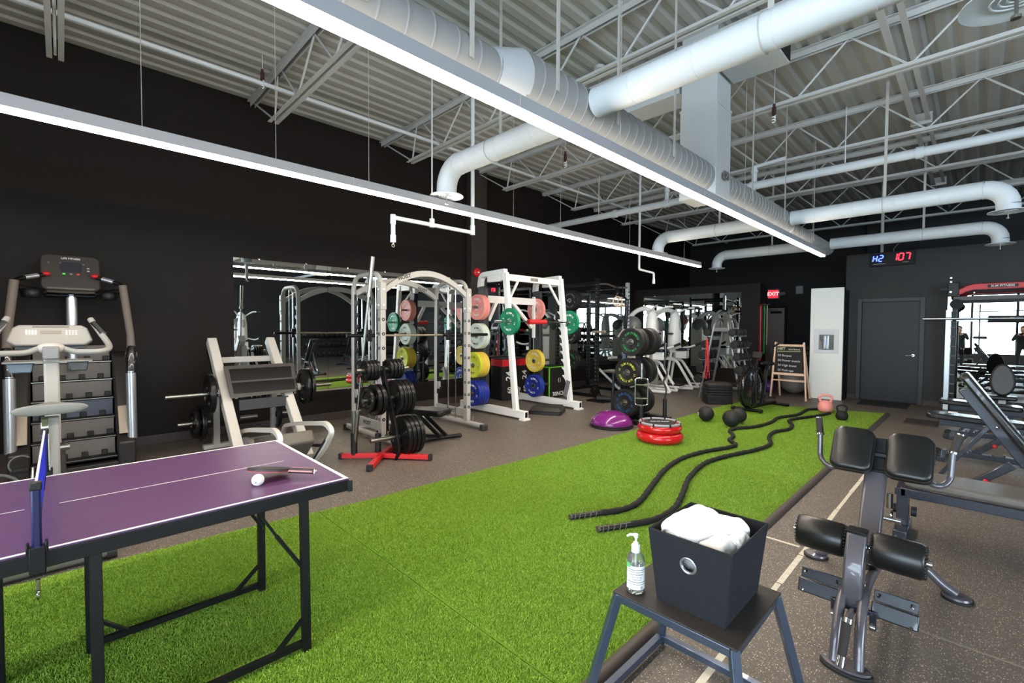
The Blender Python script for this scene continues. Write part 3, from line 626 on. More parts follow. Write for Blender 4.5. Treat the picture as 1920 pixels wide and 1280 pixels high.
MB().prism([(y-0.045, x) for x, y in ol], 0.006).build('blade', mat('paddle_edge_tape', (60, 50, 50), 0.5), pd, smooth=30)
MB().prism([(y*0.98-0.045, x*0.98) for x, y in ol], 0.0022, T((0, 0, 0.0042))).build('rubber', mat('black_pimple_rubber', (24, 22, 24), 0.45), pd, smooth=30)
MB().prism([(y*0.98-0.045, x*0.98) for x, y in ol], 0.0022, T((0, 0, -0.0042))).build('rubber', RED, pd, smooth=30)['label'] = 'red rubber face'
MB().bar((0.03, 0, 0), (0.13, 0, 0), 0.026, 0.02).build('handle', mat('paddle_handle', (38, 34, 36), 0.45), pd, bevel=0.005)
MB().bx(0.03, 0.125, -0.0140, -0.0125, -0.004, 0.001).bx(0.035, 0.127, -0.004, 0.004, 0.0095, 0.0105).build('handle_inlay', mat('paddle_stripe', (215, 120, 110), 0.5), pd, smooth=0)
MB().box((0.131, 0, 0), (0.003, 0.02, 0.014)).build('handle_end', CHR, pd, smooth=0)

# ---------------- step stool with towel bin and soap
st = thing('plyo_stool', 'black square steel stool with a pebbled rubber top holding the towel bin', 'stool', (-0.728, 1.707, 0))
MB().bx(-0.226, 0.226, -0.226, 0.226, 0.492, 0.5).build('rubber_top', mat('pebbled_rubber', (48, 43, 40), 0.6, bump=1.0, bscale=260), st, bevel=0.002, smooth=0)
fr = MB()
for s in (-1, 1): fr.bar((-0.215, s*0.208, 0.476), (0.215, s*0.208, 0.476), 0.028, 0.028).bar((s*0.208, -0.195, 0.476), (s*0.208, 0.195, 0.476), 0.028, 0.028)
fr.build('top_frame', STOOLF, st, bevel=0.002, smooth=0)
for sx in (-1, 1):
    for sy in (-1, 1): MB().bar((sx*0.21, sy*0.21, 0.49), (sx*0.305, sy*0.315, 0.0), 0.03, 0.03).build('leg', STOOLF, st, bevel=0.002, smooth=0)
for s in (-1, 1):
    MB().bar((-0.29, s*0.305, 0.035), (0.29, s*0.305, 0.035), 0.03, 0.03).build('floor_bar', STOOLF, st, bevel=0.002, smooth=0)
    MB().bar((s*0.297, -0.29, 0.035), (s*0.297, 0.29, 0.035), 0.03, 0.03).build('floor_bar', STOOLF, st, bevel=0.002, smooth=0)
CANV = mat('charcoal_canvas', (22, 23, 30), 0.75, bump=0.4, bscale=500)
bn = thing('fabric_bin', 'charcoal canvas storage bin with round metal eyelets full of white towels', 'bin', (-0.69, 1.715, 0.5))
bw, bd, tw, td, hh, th = 0.122, 0.153, 0.147, 0.176, 0.262, 0.005
def hole_panel(p00, p10, p11, p01, hc, hr, thick):
    """quad panel (bilinear) with a round hole; given as points; returns MB"""
    p00, p10, p11, p01 = map(V, (p00, p10, p11, p01)); n = (p10-p00).cross(p01-p00).normalized()*thick
    P = lambda a, b: (1-b)*((1-a)*p00+a*p10)+b*((1-a)*p01+a*p11)
    N = 40; ins = []; out = []; wl = (p10-p00).length; hl = (p01-p00).length
    for i in range(N):
        a = 2*pi*i/N; c, s_ = cos(a), sin(a); ins.append((hc[0]+hr*c/wl, hc[1]+hr*s_/hl))
        t = 1e9
        for lim, v, o_ in ((1, c, hc[0]), (0, c, hc[0]), (1, s_, hc[1]), (0, s_, hc[1])):
            if abs(v) > 1e-6 and (lim-o_)/v > 0: t = min(t, (lim-o_)/v)
        out.append((hc[0]+t*c, hc[1]+t*s_))
    for cx, cy in ((0, 0), (1, 0), (1, 1), (0, 1)):
        j = min(range(N), key=lambda i: abs(out[i][0]-cx)+abs(out[i][1]-cy)); out[j] = (cx, cy)
    mb = MB(); vs = [P(*q) for q in ins]+[P(*q) for q in out]+[P(*q)+n for q in ins]+[P(*q)+n for q in out]
    fs = []
    for i in range(N):
        j = (i+1) % N; fs += [(i, j, N+j, N+i), (2*N+i, 3*N+i, 3*N+j, 2*N+j), (i, 2*N+i, 2*N+j, j), (N+i, N+j, 3*N+j, 3*N+i)]
    return mb.add(vs, fs)
for s in (-1, 1):
    hole_panel((-bw, s*bd, 0), (bw, s*bd, 0), (tw, s*td, hh), (-tw, s*td, hh), (0.5, 0.66), 0.022, -s*th if s < 0 else th).build('side_panel', CANV, bn, smooth=0)
    MB().add([(s*bw, -bd, 0), (s*bw, bd, 0), (s*tw, td, hh), (s*tw, -td, hh), (s*(bw-th), -bd, 0), (s*(bw-th), bd, 0), (s*(tw-th), td, hh), (s*(tw-th), -td, hh)], [(0, 1, 2, 3), (7, 6, 5, 4), (0, 4, 5, 1), (1, 5, 6, 2), (2, 6, 7, 3), (3, 7, 4, 0)]).build('end_panel', CANV, bn, smooth=0)
    f = 0.66; yc = s*(bd+(td-bd)*f+0.002); tilt = math.atan2(td-bd, hh)
    e = MB().ring((0, yc, hh*f), 0.026, 0.0055, (0, cos(tilt), -s*sin(tilt)), 32, 8); e.build('eyelet', SILV, bn)
MB().bx(-bw, bw, -bd, bd, 0.0005, 0.005).build('base_panel', CANV, bn, smooth=0)
MB().tube([(x, y, hh) for x, y in ((-tw, -td), (tw, -td), (tw, td), (-tw, td))], 0.004, 6, closed=True).build('rim_binding', CANV, bn)
for sx in (-1, 1):
    for sy in (-1, 1): MB().tube([(sx*bw, sy*bd, 0.003), (sx*tw, sy*td, hh)], 0.0035, 6).build('corner_binding', CANV, bn)
TOW = mat('white_terry_towel', (240, 238, 236), 0.9, bump=1.0, bscale=350)
def towel(loc, r, L, rot, label, turns=2.4, sq=0.8):
    """a towel rolled up: a spiral sheet with a rounded outer roll"""
    t = thing('rolled_towel', label, 'towel', loc, 0, 'white towels in the canvas bin'); t.rotation_euler = rot
    n = 40; nl = 14; vs = []; fs = []; rg = random.Random(int(abs(loc[0]*1000)))
    ph = [rg.random()*6 for _ in range(4)]
    for j in range(nl+1):
        u = j/nl; e = abs(u-0.5)*2; rr = r*(1-0.30*max(0, (e-0.8)/0.2)**2)
        for i in range(n):
            a = 2*pi*i/n; q = 1+0.05*sin(3*a+ph[0]+u*3)+0.035*sin(7*a+ph[1]+u*9)+0.02*sin(u*25+a*2+ph[2])
            vs.append(((u-0.5)*L, rr*q*cos(a), rr*q*sin(a)*sq))
    for j in range(nl):
        for i in range(n): fs.append((j*n+i, j*n+(i+1) % n, (j+1)*n+(i+1) % n, (j+1)*n+i))
    fs += [tuple(range(n)), tuple(nl*n+i for i in range(n))]
    o = MB().add(vs, fs).build('roll', TOW, t, smooth=60)
    s = o.modifiers.new('s', 'SUBSURF'); s.levels = 1; s.render_levels = 1
    for sg in (-1, 1):
        sp = [(sg*(L/2+0.001), (0.1+0.8*k/36)*r*cos(k*0.42)*0.75, (0.1+0.8*k/36)*r*sin(k*0.42)*0.75*sq) for k in range(37)]
        MB().tube(sp, 0.004, 6).build('spiral_edge', TOW, t)
    return t
towel((-0.732, 1.665, 0.755), 0.074, 0.21, Euler((0.1, -0.18, R(72))), 'largest white rolled towel, at the left of the bin', sq=0.8)
towel((-0.655, 1.755, 0.745), 0.068, 0.16, Euler((0.0, 0.2, R(60))), 'white rolled towel in the middle of the bin, leaning on the largest', sq=0.8)
towel((-0.625, 1.635, 0.722), 0.052, 0.12, Euler((0.0, -0.1, R(80))), 'white rolled towel in the front right corner of the bin')
towel((-0.592, 1.715, 0.738), 0.036, 0.10, Euler((0.0, 0.0, R(88))), 'small white rolled towel at the right rim of the bin')
towel((-0.69, 1.655, 0.635), 0.056, 0.17, Euler((0.0, 0.0, R(5))), 'white rolled towel low in the bin showing through the eyelet')
bt = thing('soap_bottle', 'clear pump bottle of hand sanitizer beside the canvas bin', 'bottle', (-0.895, 1.545, 0.5))
CLEAR = mat('clear_plastic', (235, 240, 236), 0.05, trans=0.92, ior=1.4)
MB().lathe([(0.0, 0.0), (0.030, 0.0), (0.034, 0.006), (0.034, 0.118), (0.030, 0.136), (0.018, 0.150), (0.014, 0.156), (0.0, 0.156)], 36).build('body', CLEAR, bt)
MB().lathe([(0.0, 0.003), (0.029, 0.003), (0.0315, 0.008), (0.0315, 0.1), (0.0, 0.1)], 32).build('liquid', mat('clear_gel', (232, 238, 232), 0.02, trans=0.9, ior=1.33), bt)
LAB = MB(); a0 = R(-52)
n = 24; rr = 0.0347
for k0, nm, m, z0, z1, sp in ((0, 'label', mat('white_label', (228, 232, 232), 0.5), 0.02, 0.108, 1.25), (1, 'label_line', BLKM, 0.094, 0.096, 1.1), (2, 'label_line', BLKM, 0.086, 0.0875, 1.1), (3, 'label_line', BLKM, 0.048, 0.050, 1.1), (4, 'label_line', BLKM, 0.040, 0.0415, 1.1), (5, 'label_accent', mat('label_green', (96, 190, 110), 0.5), 0.1, 0.118, 0.3)):
    r_ = rr+(0 if k0 == 0 else 0.0004); ac = R(-52) + (0 if k0 < 5 else -1.0)
    vs = [(r_*cos(ac-sp+2*sp*i/n), r_*sin(ac-sp+2*sp*i/n), z) for z in (z0, z1) for i in range(n+1)]
    fs = [(i, i+1, n+2+i, n+1+i) for i in range(n)]
    MB().add(vs, fs).build(nm, m, bt, smooth=60)
for i, (s_, z, sz) in enumerate((('hand sanitizer', 0.078, 0.009), ('aloe  vera gel', 0.068, 0.007), ('antibacterial', 0.059, 0.007))):
    vs_, fs_ = text_verts(s_, sz, 0.0); mb = MB(); mb.add([((rr+0.0006)*cos(R(-52)+v.x/rr), (rr+0.0006)*sin(R(-52)+v.x/rr), z+v.y) for v in vs_], fs_); mb.build('label_print', mat('label_ink', (96, 104, 110), 0.6), bt, smooth=0)
mb = MB()
for i in range(14):
    a = R(-28)+i*0.022; z0, z1 = 0.022, 0.034
    if i % 3 != 1: mb.add([((rr+0.0006)*cos(a), (rr+0.0006)*sin(a), z0), ((rr+0.0006)*cos(a+0.012), (rr+0.0006)*sin(a+0.012), z0), ((rr+0.0006)*cos(a+0.012), (rr+0.0006)*sin(a+0.012), z1), ((rr+0.0006)*cos(a), (rr+0.0006)*sin(a), z1)], [(0, 1, 2, 3)])
mb.build('barcode', BLKM, bt, smooth=0)
PW = mat('white_pump_plastic', (236, 236, 238), 0.35)
MB().lathe([(0.0, 0.150), (0.0165, 0.150), (0.0165, 0.176), (0.012, 0.179), (0.010, 0.186), (0.0, 0.186)], 28).build('collar', PW, bt)
MB().cyl((0, 0, 0.186), (0, 0, 0.208), 0.0042, 12).build('pump_stem', PW, bt)
MB().lathe([(0.0, 0.205), (0.008, 0.205), (0.009, 0.218), (0.0, 0.22)], 20).tube([(0, 0, 0.214), (-0.016, -0.014, 0.216), (-0.026, -0.022, 0.209)], [0.006, 0.0045, 0.0035], 10).build('pump_head', PW, bt)
MB().cyl((0.0, 0, 0.02), (0, 0, 0.155), 0.0025, 8).build('dip_tube', PW, bt)

# ---------------- hyperextension bench
hb = thing('hyperextension_bench', 'dark grey hyperextension bench with two black hip pads and two ankle rollers', 'exercise bench', (-0.385, 2.95, 0))
B = lambda: MB()
def hbd(mb, name, m, parent=hb, **k): return sh(mb, hb).build(name, m, parent, **k)
# feet
ell = [(0.098*cos(2*pi*i/32), 0.058*sin(2*pi*i/32)) for i in range(32)]
o = hbd(B().prism(ell, 0.016, T((-0.375, 2.44, 0.008))), 'foot_pad', RUB, bevel=0.004); ell2 = [(x*0.93, y*0.9) for x, y in ell]
hbd(B().prism(ell2, 0.012, T((-0.375, 2.44, 0.022))), 'foot_plate', GUN, bevel=0.003)
for x in (-0.452, -0.298): hbd(B().cyl((x, 2.44, 0.027), (x, 2.44, 0.0305), 0.007, 10), 'plate_bolt', STEEL)
for x in (-0.72, -0.05):
    hbd(B().lathe([(0, 0), (0.068, 0), (0.068, 0.014), (0, 0.014)], 28, (x, 3.53, 0)), 'foot_pad', RUB); hbd(B().lathe([(0, 0.014), (0.062, 0.014), (0.058, 0.024), (0, 0.026)], 28, (x, 3.53, 0)), 'foot_plate', GUN)
hbd(B().tube(fillet([(-0.72, 3.53, 0.03), (-0.66, 3.53, 0.06), (-0.56, 3.53, 0.155), (-0.385, 3.53, 0.18), (-0.21, 3.53, 0.155), (-0.11, 3.53, 0.06), (-0.05, 3.53, 0.03)], 0.08, 5), 0.026, 14), 'rear_stabilizer', GUN)
for s in (-1, 1):
    hbd(B().tube(fillet([(-0.375+s*0.045, 2.44, 0.02), (-0.38+s*0.042, 2.50, 0.16), (-0.382+s*0.04, 2.62, 0.27), (-0.385+s*0.036, 2.78, 0.27), (-0.385+s*0.028, 3.53, 0.17)], 0.12, 6), 0.021, 14), 'frame_tube', GUN)
hbd(B().bx(-0.43, -0.34, 2.60, 2.64, 0.19, 0.25), 'tube_bridge', GUN, bevel=0.004)
# main beam with sliding post
hbd(B().bar((-0.385, 2.99, 0.30), (-0.385, 3.24, 0.70), 0.098, 0.07), 'main_beam', GUN, bevel=0.014, seg=3)
hbd(B().bar((-0.385, 3.235, 0.695), (-0.385, 3.243, 0.708), 0.106, 0.08), 'beam_collar', BLK, bevel=0.004)
hbd(B().bar((-0.385, 3.23, 0.68), (-0.385, 3.34, 0.87), 0.078, 0.05), 'sliding_post', GUNB, bevel=0.006)
hbd(B().bar((-0.385, 2.95, 0.27), (-0.385, 2.99, 0.31), 0.10, 0.08), 'beam_foot', GUNB, bevel=0.006)
hbd(B().cyl((-0.33, 3.10, 0.50), (-0.28, 3.10, 0.50), 0.012, 12).cyl((-0.28, 3.10, 0.50), (-0.26, 3.10, 0.50), 0.022, 14), 'pull_pin', CHR)
hbd(B().ring((-0.275, 3.05, 0.42), 0.018, 0.005, (1, 0, 0), 18, 6), 'pin_ring', CHR)
# hip pads
n_ = V((0, -0.79, 0.61)).normalized(); upv = V((0, 0.61, 0.79)).normalized()
def pad(xc, name):
    # rounded slab: outline in (x, along-slope), slightly taller bottom corners rounded, front face domed
    w_, h_ = 0.192, 0.262; c = V((xc, 3.205, 0.825)); nu, nv = 22, 22; top = []; 
    rad = 0.045; pts = rrect(w_, h_, rad, 7); Mx = Matrix((V((1, 0, 0)), upv, n_)).transposed().to_4x4(); Mx.translation = c
    mb = MB(); rings = [(1.0, -0.028), (1.0, 0.006), (0.985, 0.016), (0.95, 0.022), (0.85, 0.026), (0.6, 0.028), (0.25, 0.029)]
    k = len(pts); vs = []
    for f, z in rings:
        for x, y in pts:
            yy = y*f; zz = z - 0.25*(x*f)**2*6 - 0.1*(yy)**2*3
            vs.append(Mx @ V((x*f, yy, zz)))
    fs = []
    for j in range(len(rings)-1):
        for i in range(k): fs.append((j*k+i, j*k+(i+1) % k, (j+1)*k+(i+1) % k, (j+1)*k+i))
    fs += [tuple(range(k-1, -1, -1)), tuple((len(rings)-1)*k+i for i in range(k))]
    o = hbd(mb.add(vs, fs), 'hip_pad', VINYL, smooth=50)
    ps = sh(MB().tube([Mx @ V((x*1.0, y*1.0, 0.004-0.25*(x)**2*6-0.3*y*y)) for x, y in pts], 0.0022, 6, closed=True), hb).build('piping', mat('pad_piping', (60, 54, 44), 0.35), o)
    sh(MB().prism([(x*0.93, y*0.93) for x, y in pts], 0.012, Mx @ T((0, 0, -0.036))), hb).build('backing_board', BLKM, o)
pad(-0.492, 'l'); pad(-0.243, 'r')
hbd(B().bar((-0.59, 3.255, 0.80), (-0.14, 3.255, 0.80), 0.03, 0.02), 'pad_bracket', GUNB, bevel=0.003)
for s, x0, xe in ((-1, -0.575, -0.66), (1, -0.15, -0.085)):
    pts = fillet([(x0+s*-0.05, 3.26, 0.70), (x0+s*0.03, 3.24, 0.68), (xe, 3.28, 0.72), (xe+s*0.005, 3.30, 0.86)], 0.06, 7)
    hbd(B().tube(pts, 0.0145, 14), 'handle_bar', GUN)
    a, b = V((xe+s*0.005, 3.30, 0.86)), V((xe+s*(0.02 if s < 0 else 0.03), 3.33, 0.95))
    hbd(B().tube([a, b], 0.018, 16), 'rubber_grip', mat('brown_black_grip', (38, 34, 32), 0.7))
    hbd(B().tube([a-(b-a)*0.06, a+(b-a)*0.05], 0.0205, 16), 'grip_collar', CHR); hbd(B().tube([b, b+(b-a)*0.07], 0.017, 16), 'grip_cap', CHR)
# ankle roller bracket
prof = [(2.60, 0.20), (2.585, 0.30), (2.61, 0.42), (2.68, 0.53), (2.74, 0.535), (2.71, 0.46), (2.68, 0.36), (2.675, 0.20)]
hbd(MB().prism([(y, z) for y, z in prof], 0.078, Matrix(((0, 0, 1, -0.385), (1, 0, 0, 0), (0, 1, 0, 0), (0, 0, 0, 1)))), 'roller_bracket', GUN, bevel=0.012, seg=3, smooth=50)
hbd(B().bx(-0.424, -0.346, 2.675, 2.75, 0.527, 0.54), 'bracket_cap', BLK, bevel=0.003)
hbd(B().cyl((-0.66, 2.75, 0.452), (-0.12, 2.75, 0.452), 0.014, 14), 'roller_axle', CHR)
for a, b in ((-0.64, -0.432), (-0.335, -0.138)):
    L = b-a; pr = [(0.0, 0), (0.062, 0), (0.074, 0.006), (0.080, 0.018), (0.081, L/2), (0.080, L-0.018), (0.074, L-0.006), (0.062, L), (0.0, L)]
    o = hbd(B().lathe(pr, 40, (a, 2.75, 0.452), (1, 0, 0)), 'ankle_roller', VINYL, smooth=60)
    for q in (a+0.003, b-0.003):
        g = MB()
        for i in range(26):
            th = 2*pi*i/26; g.ball((q, 2.75+0.068*cos(th), 0.452+0.068*sin(th)), 0.006, 8, 6)
        sh(g, hb).build('roller_pleat', VINYL, o)
    hbd(B().cyl((b if b < -0.4 else a, 2.75, 0.452), ((b+0.006) if b < -0.4 else a-0.006, 2.75, 0.452), 0.03, 18), 'roller_washer', CHR)
# foot plates
for a, b in ((-0.60, -0.43), (-0.31, -0.155)):
    x0, x1 = a, b
    o = hbd(B().box(((x0+x1)/2, 2.66, 0.275), (x1-x0, 0.012, 0.05), Euler((R(-20), 0, 0))), 'foot_plate_back', GUNB, bevel=0.003)
    o = hbd(B().box(((x0+x1)/2, 2.625, 0.225), (x1-x0+0.01, 0.02, 0.065), Euler((R(-20), 0, 0))), 'foot_bar', GUNB, bevel=0.005)
    for x in (x0+0.02, x1-0.02):
        for z, y in ((0.285, 2.648), (0.205, 2.61)): hbd(B().cyl((x, y, z), (x, y-0.012, z-0.004), 0.007, 10), 'bolt', CHR)
hbd(B().bx(-0.44, -0.33, 2.60, 2.63, 0.20, 0.235), 'foot_plate_carrier', NAVY, bevel=0.003)
hbd(B().bx(-0.452, -0.305, 2.585, 2.602, 0.205, 0.225), 'u_bracket_top', NAVY, bevel=0.002)
for x in (-0.452, -0.305):
    hbd(B().bar((x, 2.592, 0.225), (x, 2.605, 0.135), 0.006, 0.026), 'u_bracket_arm', NAVY, bevel=0.002); hbd(B().cyl((x-0.010, 2.60, 0.15), (x+0.010, 2.60, 0.15), 0.016, 14), 'pivot_bolt', CHR)
hbd(B().tube(fillet([(-0.378, 2.62, 0.19), (-0.378, 2.52, 0.215), (-0.376, 2.45, 0.20)], 0.04), 0.014, 14), 'tilt_handle', GUN)
hbd(B().tube([(-0.376, 2.46, 0.205), (-0.381, 2.375, 0.09)], 0.0165, 16), 'rubber_grip', mat('brown_black_grip', (38, 34, 32), 0.7))
hbd(B().tube([(-0.3755, 2.468, 0.216), (-0.3762, 2.456, 0.2)], 0.0185, 16), 'grip_collar', CHR)
hbd(B().tube([(-0.381, 2.375, 0.09), (-0.3825, 2.35, 0.056)], 0.0165, 16), 'grip_cap', CHR)

# ---------------- battle ropes
ROPE = mat('black_rope_sleeve', (24, 23, 23), 0.85, bump=0.5, bscale=120)
def rope(label, pts):
    t = thing('battle_rope', label, 'rope', (0, 0, 0), 0)
    P = [V((x, y, 0.033)) for x, y in pts]; out = []
    for i in range(len(P)-1):
        p0 = P[max(i-1, 0)]; p1 = P[i]; p2 = P[i+1]; p3 = P[min(i+2, len(P)-1)]; n = max(4, int((p2-p1).length/0.035))
        for k in range(n):
            u = k/n; out.append(0.5*((2*p1)+(p2-p0)*u+(2*p0-5*p1+4*p2-p3)*u*u+(3*p1-p0-3*p2+p3)*u**3))
    out.append(P[-1])
    rr = [0.024+0.0022*sin(i*1.9)+0.0012*sin(i*0.7+1) for i in range(len(out))]
    k0 = 7
    MB().tube(out[k0:], rr[k0:], 12).build('sleeve', ROPE, t, smooth=80)
    e = MB(); e.tube(out[:k0+1], 0.0225, 12).build('grip_end', mat('shrink_wrap', (30, 29, 29), 0.3), t)
    hx = []
    for i in range(60):
        u = i/59*(k0-0.5); j = int(u); f = u-j; c = out[j]*(1-f)+out[j+1]*f; a = i*0.62
        d = (out[j+1]-out[j]).normalized(); s_ = d.cross(V((0, 0, 1))); hx.append(c+0.0225*(cos(a)*s_+sin(a)*V((0, 0, 1))))
    MB().tube(hx, 0.0045, 6).build('strand', mat('rope_strand', (92, 84, 72), 0.7), t)
    d = (out[0]-out[1]).normalized(); MB().tube([out[0], out[0]+d*0.01], 0.025, 12).build('end_cap', mat('rope_end', (70, 66, 62), 0.4), t)
    return t
rope('black battle rope whose end lies farthest left on the turf', [(-2.183, 2.79), (-2.067, 3.03), (-1.981, 3.227), (-1.985, 3.476), (-2.13, 3.991), (-2.255, 4.45), (-2.318, 4.95), (-2.27, 5.415), (-2.14, 5.85), (-2.13, 6.08), (-2.27, 6.25), (-2.30, 6.45), (-2.36, 6.62), (-2.48, 6.83), (-2.47, 7.06), (-2.32, 7.4), (-2.258, 7.916), (-2.29, 8.444), (-2.15, 8.95), (-2.16, 9.5), (-2.15, 9.72), (-2.02, 9.86), (-1.94, 9.72)])
rope('black battle rope nearer the kerb, its end closest to the towel bin', [(-1.908, 2.765), (-1.804, 2.978), (-1.71, 3.224), (-1.705, 3.526), (-1.815, 3.922), (-1.965, 4.384), (-2.06, 4.983), (-2.0, 5.458), (-1.87, 5.95), (-1.83, 6.40), (-1.97, 6.85), (-2.01, 7.234), (-1.92, 7.571), (-1.97, 7.95), (-2.09, 8.25), (-2.07, 8.538), (-1.92, 8.98), (-1.83, 9.35), (-1.80, 9.55)])
def kettlebell(loc, r, h, rz, m, label):
    t = thing('kettlebell', label, 'kettlebell', loc, rz, 'kettlebells at the rope anchor')
    MB().lathe([(0, 0), (r*0.7, 0), (r*0.93, r*0.25), (r*1.0, r*0.7), (r*0.9, r*1.2), (r*0.6, r*1.6), (0, r*1.75)], 28).build('body', m, t, smooth=60)
    MB().tube(fillet([(-r*0.55, 0, r*1.3), (-r*0.85, 0, h-0.03), (-r*0.4, 0, h), (r*0.4, 0, h), (r*0.85, 0, h-0.03), (r*0.55, 0, r*1.3)], 0.05, 6), r*0.17, 12).build('handle', m, t)
kettlebell((-1.90, 9.75, 0.02), 0.12, 0.30, R(20), mat('pink_kettlebell_coat', (238, 150, 142), 0.45), 'large pink kettlebell with the battle ropes looped through its handle')
kettlebell((-1.545, 9.1, 0.02), 0.088, 0.235, R(25), BLKM, 'black kettlebell standing right of the pink one')
def slam_ball(loc, r, label):
    t = thing('slam_ball', label, 'medicine ball', loc, 0, 'black slam balls on the turf')
    MB().ball((0, 0, r), r, 36, 22).build('ball', mat('ribbed_black_rubber', (32, 31, 31), 0.6, bump=0.8, bscale=90), t, smooth=80)
    for i in range(5): MB().ring((0, 0, r), r+0.0003, 0.0016, (cos(i*pi/5), sin(i*pi/5), 0), 40, 5).build('seam', mat('ball_seam', (18, 18, 18), 0.7), t)
    return t
b1 = slam_ball((-3.04, 7.36, 0.016), 0.118, 'black slam ball with a white mark, on its own at the left turf edge')
text('weight_mark', '2', 0.06, WHT, b1, Matrix.Rotation(R(-20), 4, 'Z') @ T((-0.05, -0.115, 0.118), pi/2, 0, R(-22)), ext=0.003, bold=True)
slam_ball((-2.60, 7.22, 0.016), 0.125, 'black slam ball touching the bend of the battle rope')
slam_ball((-2.63, 7.60, 0.016), 0.118, 'black slam ball behind the other two, half hidden')

# ---------------- balance dome and trampoline on air cushions
bo = thing('balance_dome', 'purple inflated balance dome on a flat black base', 'balance trainer', (-3.90, 5.97, 0))
MB().lathe([(0, 0.0), (0.31, 0.0), (0.325, 0.012), (0.325, 0.03), (0.31, 0.042), (0, 0.042)], 48).build('base', RUB, bo)
MB().lathe([(0.312, 0.042), (0.318, 0.055), (0.30, 0.105), (0.25, 0.165), (0.18, 0.207), (0.10, 0.232), (0.0, 0.24)], 48).build('dome', mat('purple_vinyl', (122, 32, 118), 0.22, coat=0.5), bo, smooth=60)
MB().ring((0, 0, 0.05), 0.315, 0.009, (0, 0, 1), 48, 8).build('dome_rim', mat('deep_purple', (72, 22, 74), 0.4), bo)
rt = thing('air_cushion_stack', 'two red inflated ring cushions stacked with a small black trampoline lid', 'balance cushion', (-2.93, 5.62, 0.014))
for z, Rr, rr in ((0.068, 0.235, 0.066), (0.185, 0.222, 0.058)):
    MB().ring((0, 0, z), Rr, rr, (0, 0, 1), 48, 16).build('inflated_ring', REDR, rt, smooth=80)
MB().lathe([(0, 0.21), (0.235, 0.21), (0.25, 0.225), (0.25, 0.24), (0.0, 0.24)], 48).build('lid', mat('lid_grey', (120, 120, 126), 0.4), rt)
MB().ring((0, 0, 0.246), 0.252, 0.017, (0, 0, 1), 48, 10).build('rim_tube', mat('lid_rim_grey', (150, 152, 158), 0.35), rt)
MB().lathe([(0, 0.24), (0.20, 0.24), (0.20, 0.252), (0, 0.256)], 40).build('jump_mat', BLKM, rt)
for i in range(8):
    a = i*pi/4+0.2; MB().box((0.252*cos(a), 0.252*sin(a), 0.246), (0.045, 0.02, 0.04), Euler((0, 0, a))).build('rim_clip', RUB, rt, bevel=0.003)
text('print', 'STEP FIT DOME', 0.036, WHT, rt, face_up((0, 0, 0.258), R(45)), bold=True)
# ================================================================== PLATES (each its own thing)
IRON = mat('black_iron', (26, 25, 25), 0.28, metal=0.35, noise=0.1)
PLC = {}
def iron_plate(loc, Rr, th, label, group, axis='Y'):
    key = ('i', round(Rr, 3), round(th, 3), axis); ax = (0, 1, 0) if axis == 'Y' else (1, 0, 0)
    if key in PLC:
        o = PLC[key].copy(); C.objects.link(o)
        for ch in PLC[key].children: c = ch.copy(); C.objects.link(c); c.parent = o
        o.location = loc; return tag(o, label, 'weight plate', group)
    t = thing('iron_plate', label, 'weight plate', loc, 0, group); h = th/2
    pr = [(0.026, -h), (0.05, -h), (0.052, -h*0.35), (Rr*0.72, -h*0.35), (Rr*0.76, -h), (Rr*0.97, -h), (Rr, -h*0.6), (Rr, h*0.6), (Rr*0.97, h), (Rr*0.76, h), (Rr*0.72, h*0.35), (0.052, h*0.35), (0.05, h), (0.026, h)]
    MB().lathe(pr, 36, axis=ax, closed=True).build('disc', IRON, t, smooth=30)
    for k in range(3):
        a = k*2*pi/3+0.5; rr = Rr*0.5
        p = (0, rr*cos(a), rr*sin(a)) if axis == 'X' else (rr*cos(a), 0, rr*sin(a))
        MB().ring(p, Rr*0.13, 0.004+h*0.5, ax, 16, 6).build('grip_hole_rim', IRON, t, smooth=60)
        MB().cyl(tuple(V(p)-V(ax)*h*0.4), tuple(V(p)+V(ax)*h*0.4), Rr*0.11, 14).build('grip_recess', mat('plate_recess', (8, 8, 8), 0.8), t)
    PLC[key] = t; return t
def bumper(loc, Rr, th, m, label, group, txt=None, tm=None, nums='25', face=-1, face_only=True):
    key = ('b', round(Rr, 3), round(th, 3), m.name, txt, tm.name if tm and txt else None, nums if txt else None)
    if key in PLC:
        o = copy_tree(PLC[key]); o.location = loc; return tag(o, label, 'weight plate', group)
    t = thing('bumper_plate', label, 'weight plate', loc, 0, group); h = th/2
    pr = [(0.026, -h*0.7), (Rr*0.38, -h*0.7), (Rr*0.42, -h*0.8), (Rr*0.80, -h*0.8), (Rr*0.84, -h), (Rr*0.97, -h), (Rr, -h*0.75), (Rr, h*0.75), (Rr*0.97, h), (Rr*0.84, h), (Rr*0.80, h*0.8), (Rr*0.42, h*0.8), (Rr*0.38, h*0.7), (0.026, h*0.7)]
    MB().lathe(pr, 44, axis=(0, 1, 0), closed=True).build('disc', m, t, smooth=30)
    MB().lathe([(0.026, -h*0.75), (0.048, -h*0.75), (0.05, -h*0.7), (0.05, h*0.7), (0.048, h*0.75), (0.026, h*0.75)], 24, axis=(0, 1, 0), closed=True).build('hub_insert', STEEL, t)
    if txt:
        Mf = T((0, -h*0.83, 0), pi/2, 0, 0)
        for c, s_ in ((R(75), txt), (R(255), txt)): arc_text('lettering', s_, Rr*0.62, Rr*0.22, tm, t, Mf, c, 0.19)
        for c in (R(345), R(165)): arc_text('weight_number', nums, Rr*0.62, Rr*0.2, tm, t, Mf, c, 0.2)
    PLC[key] = t; return t

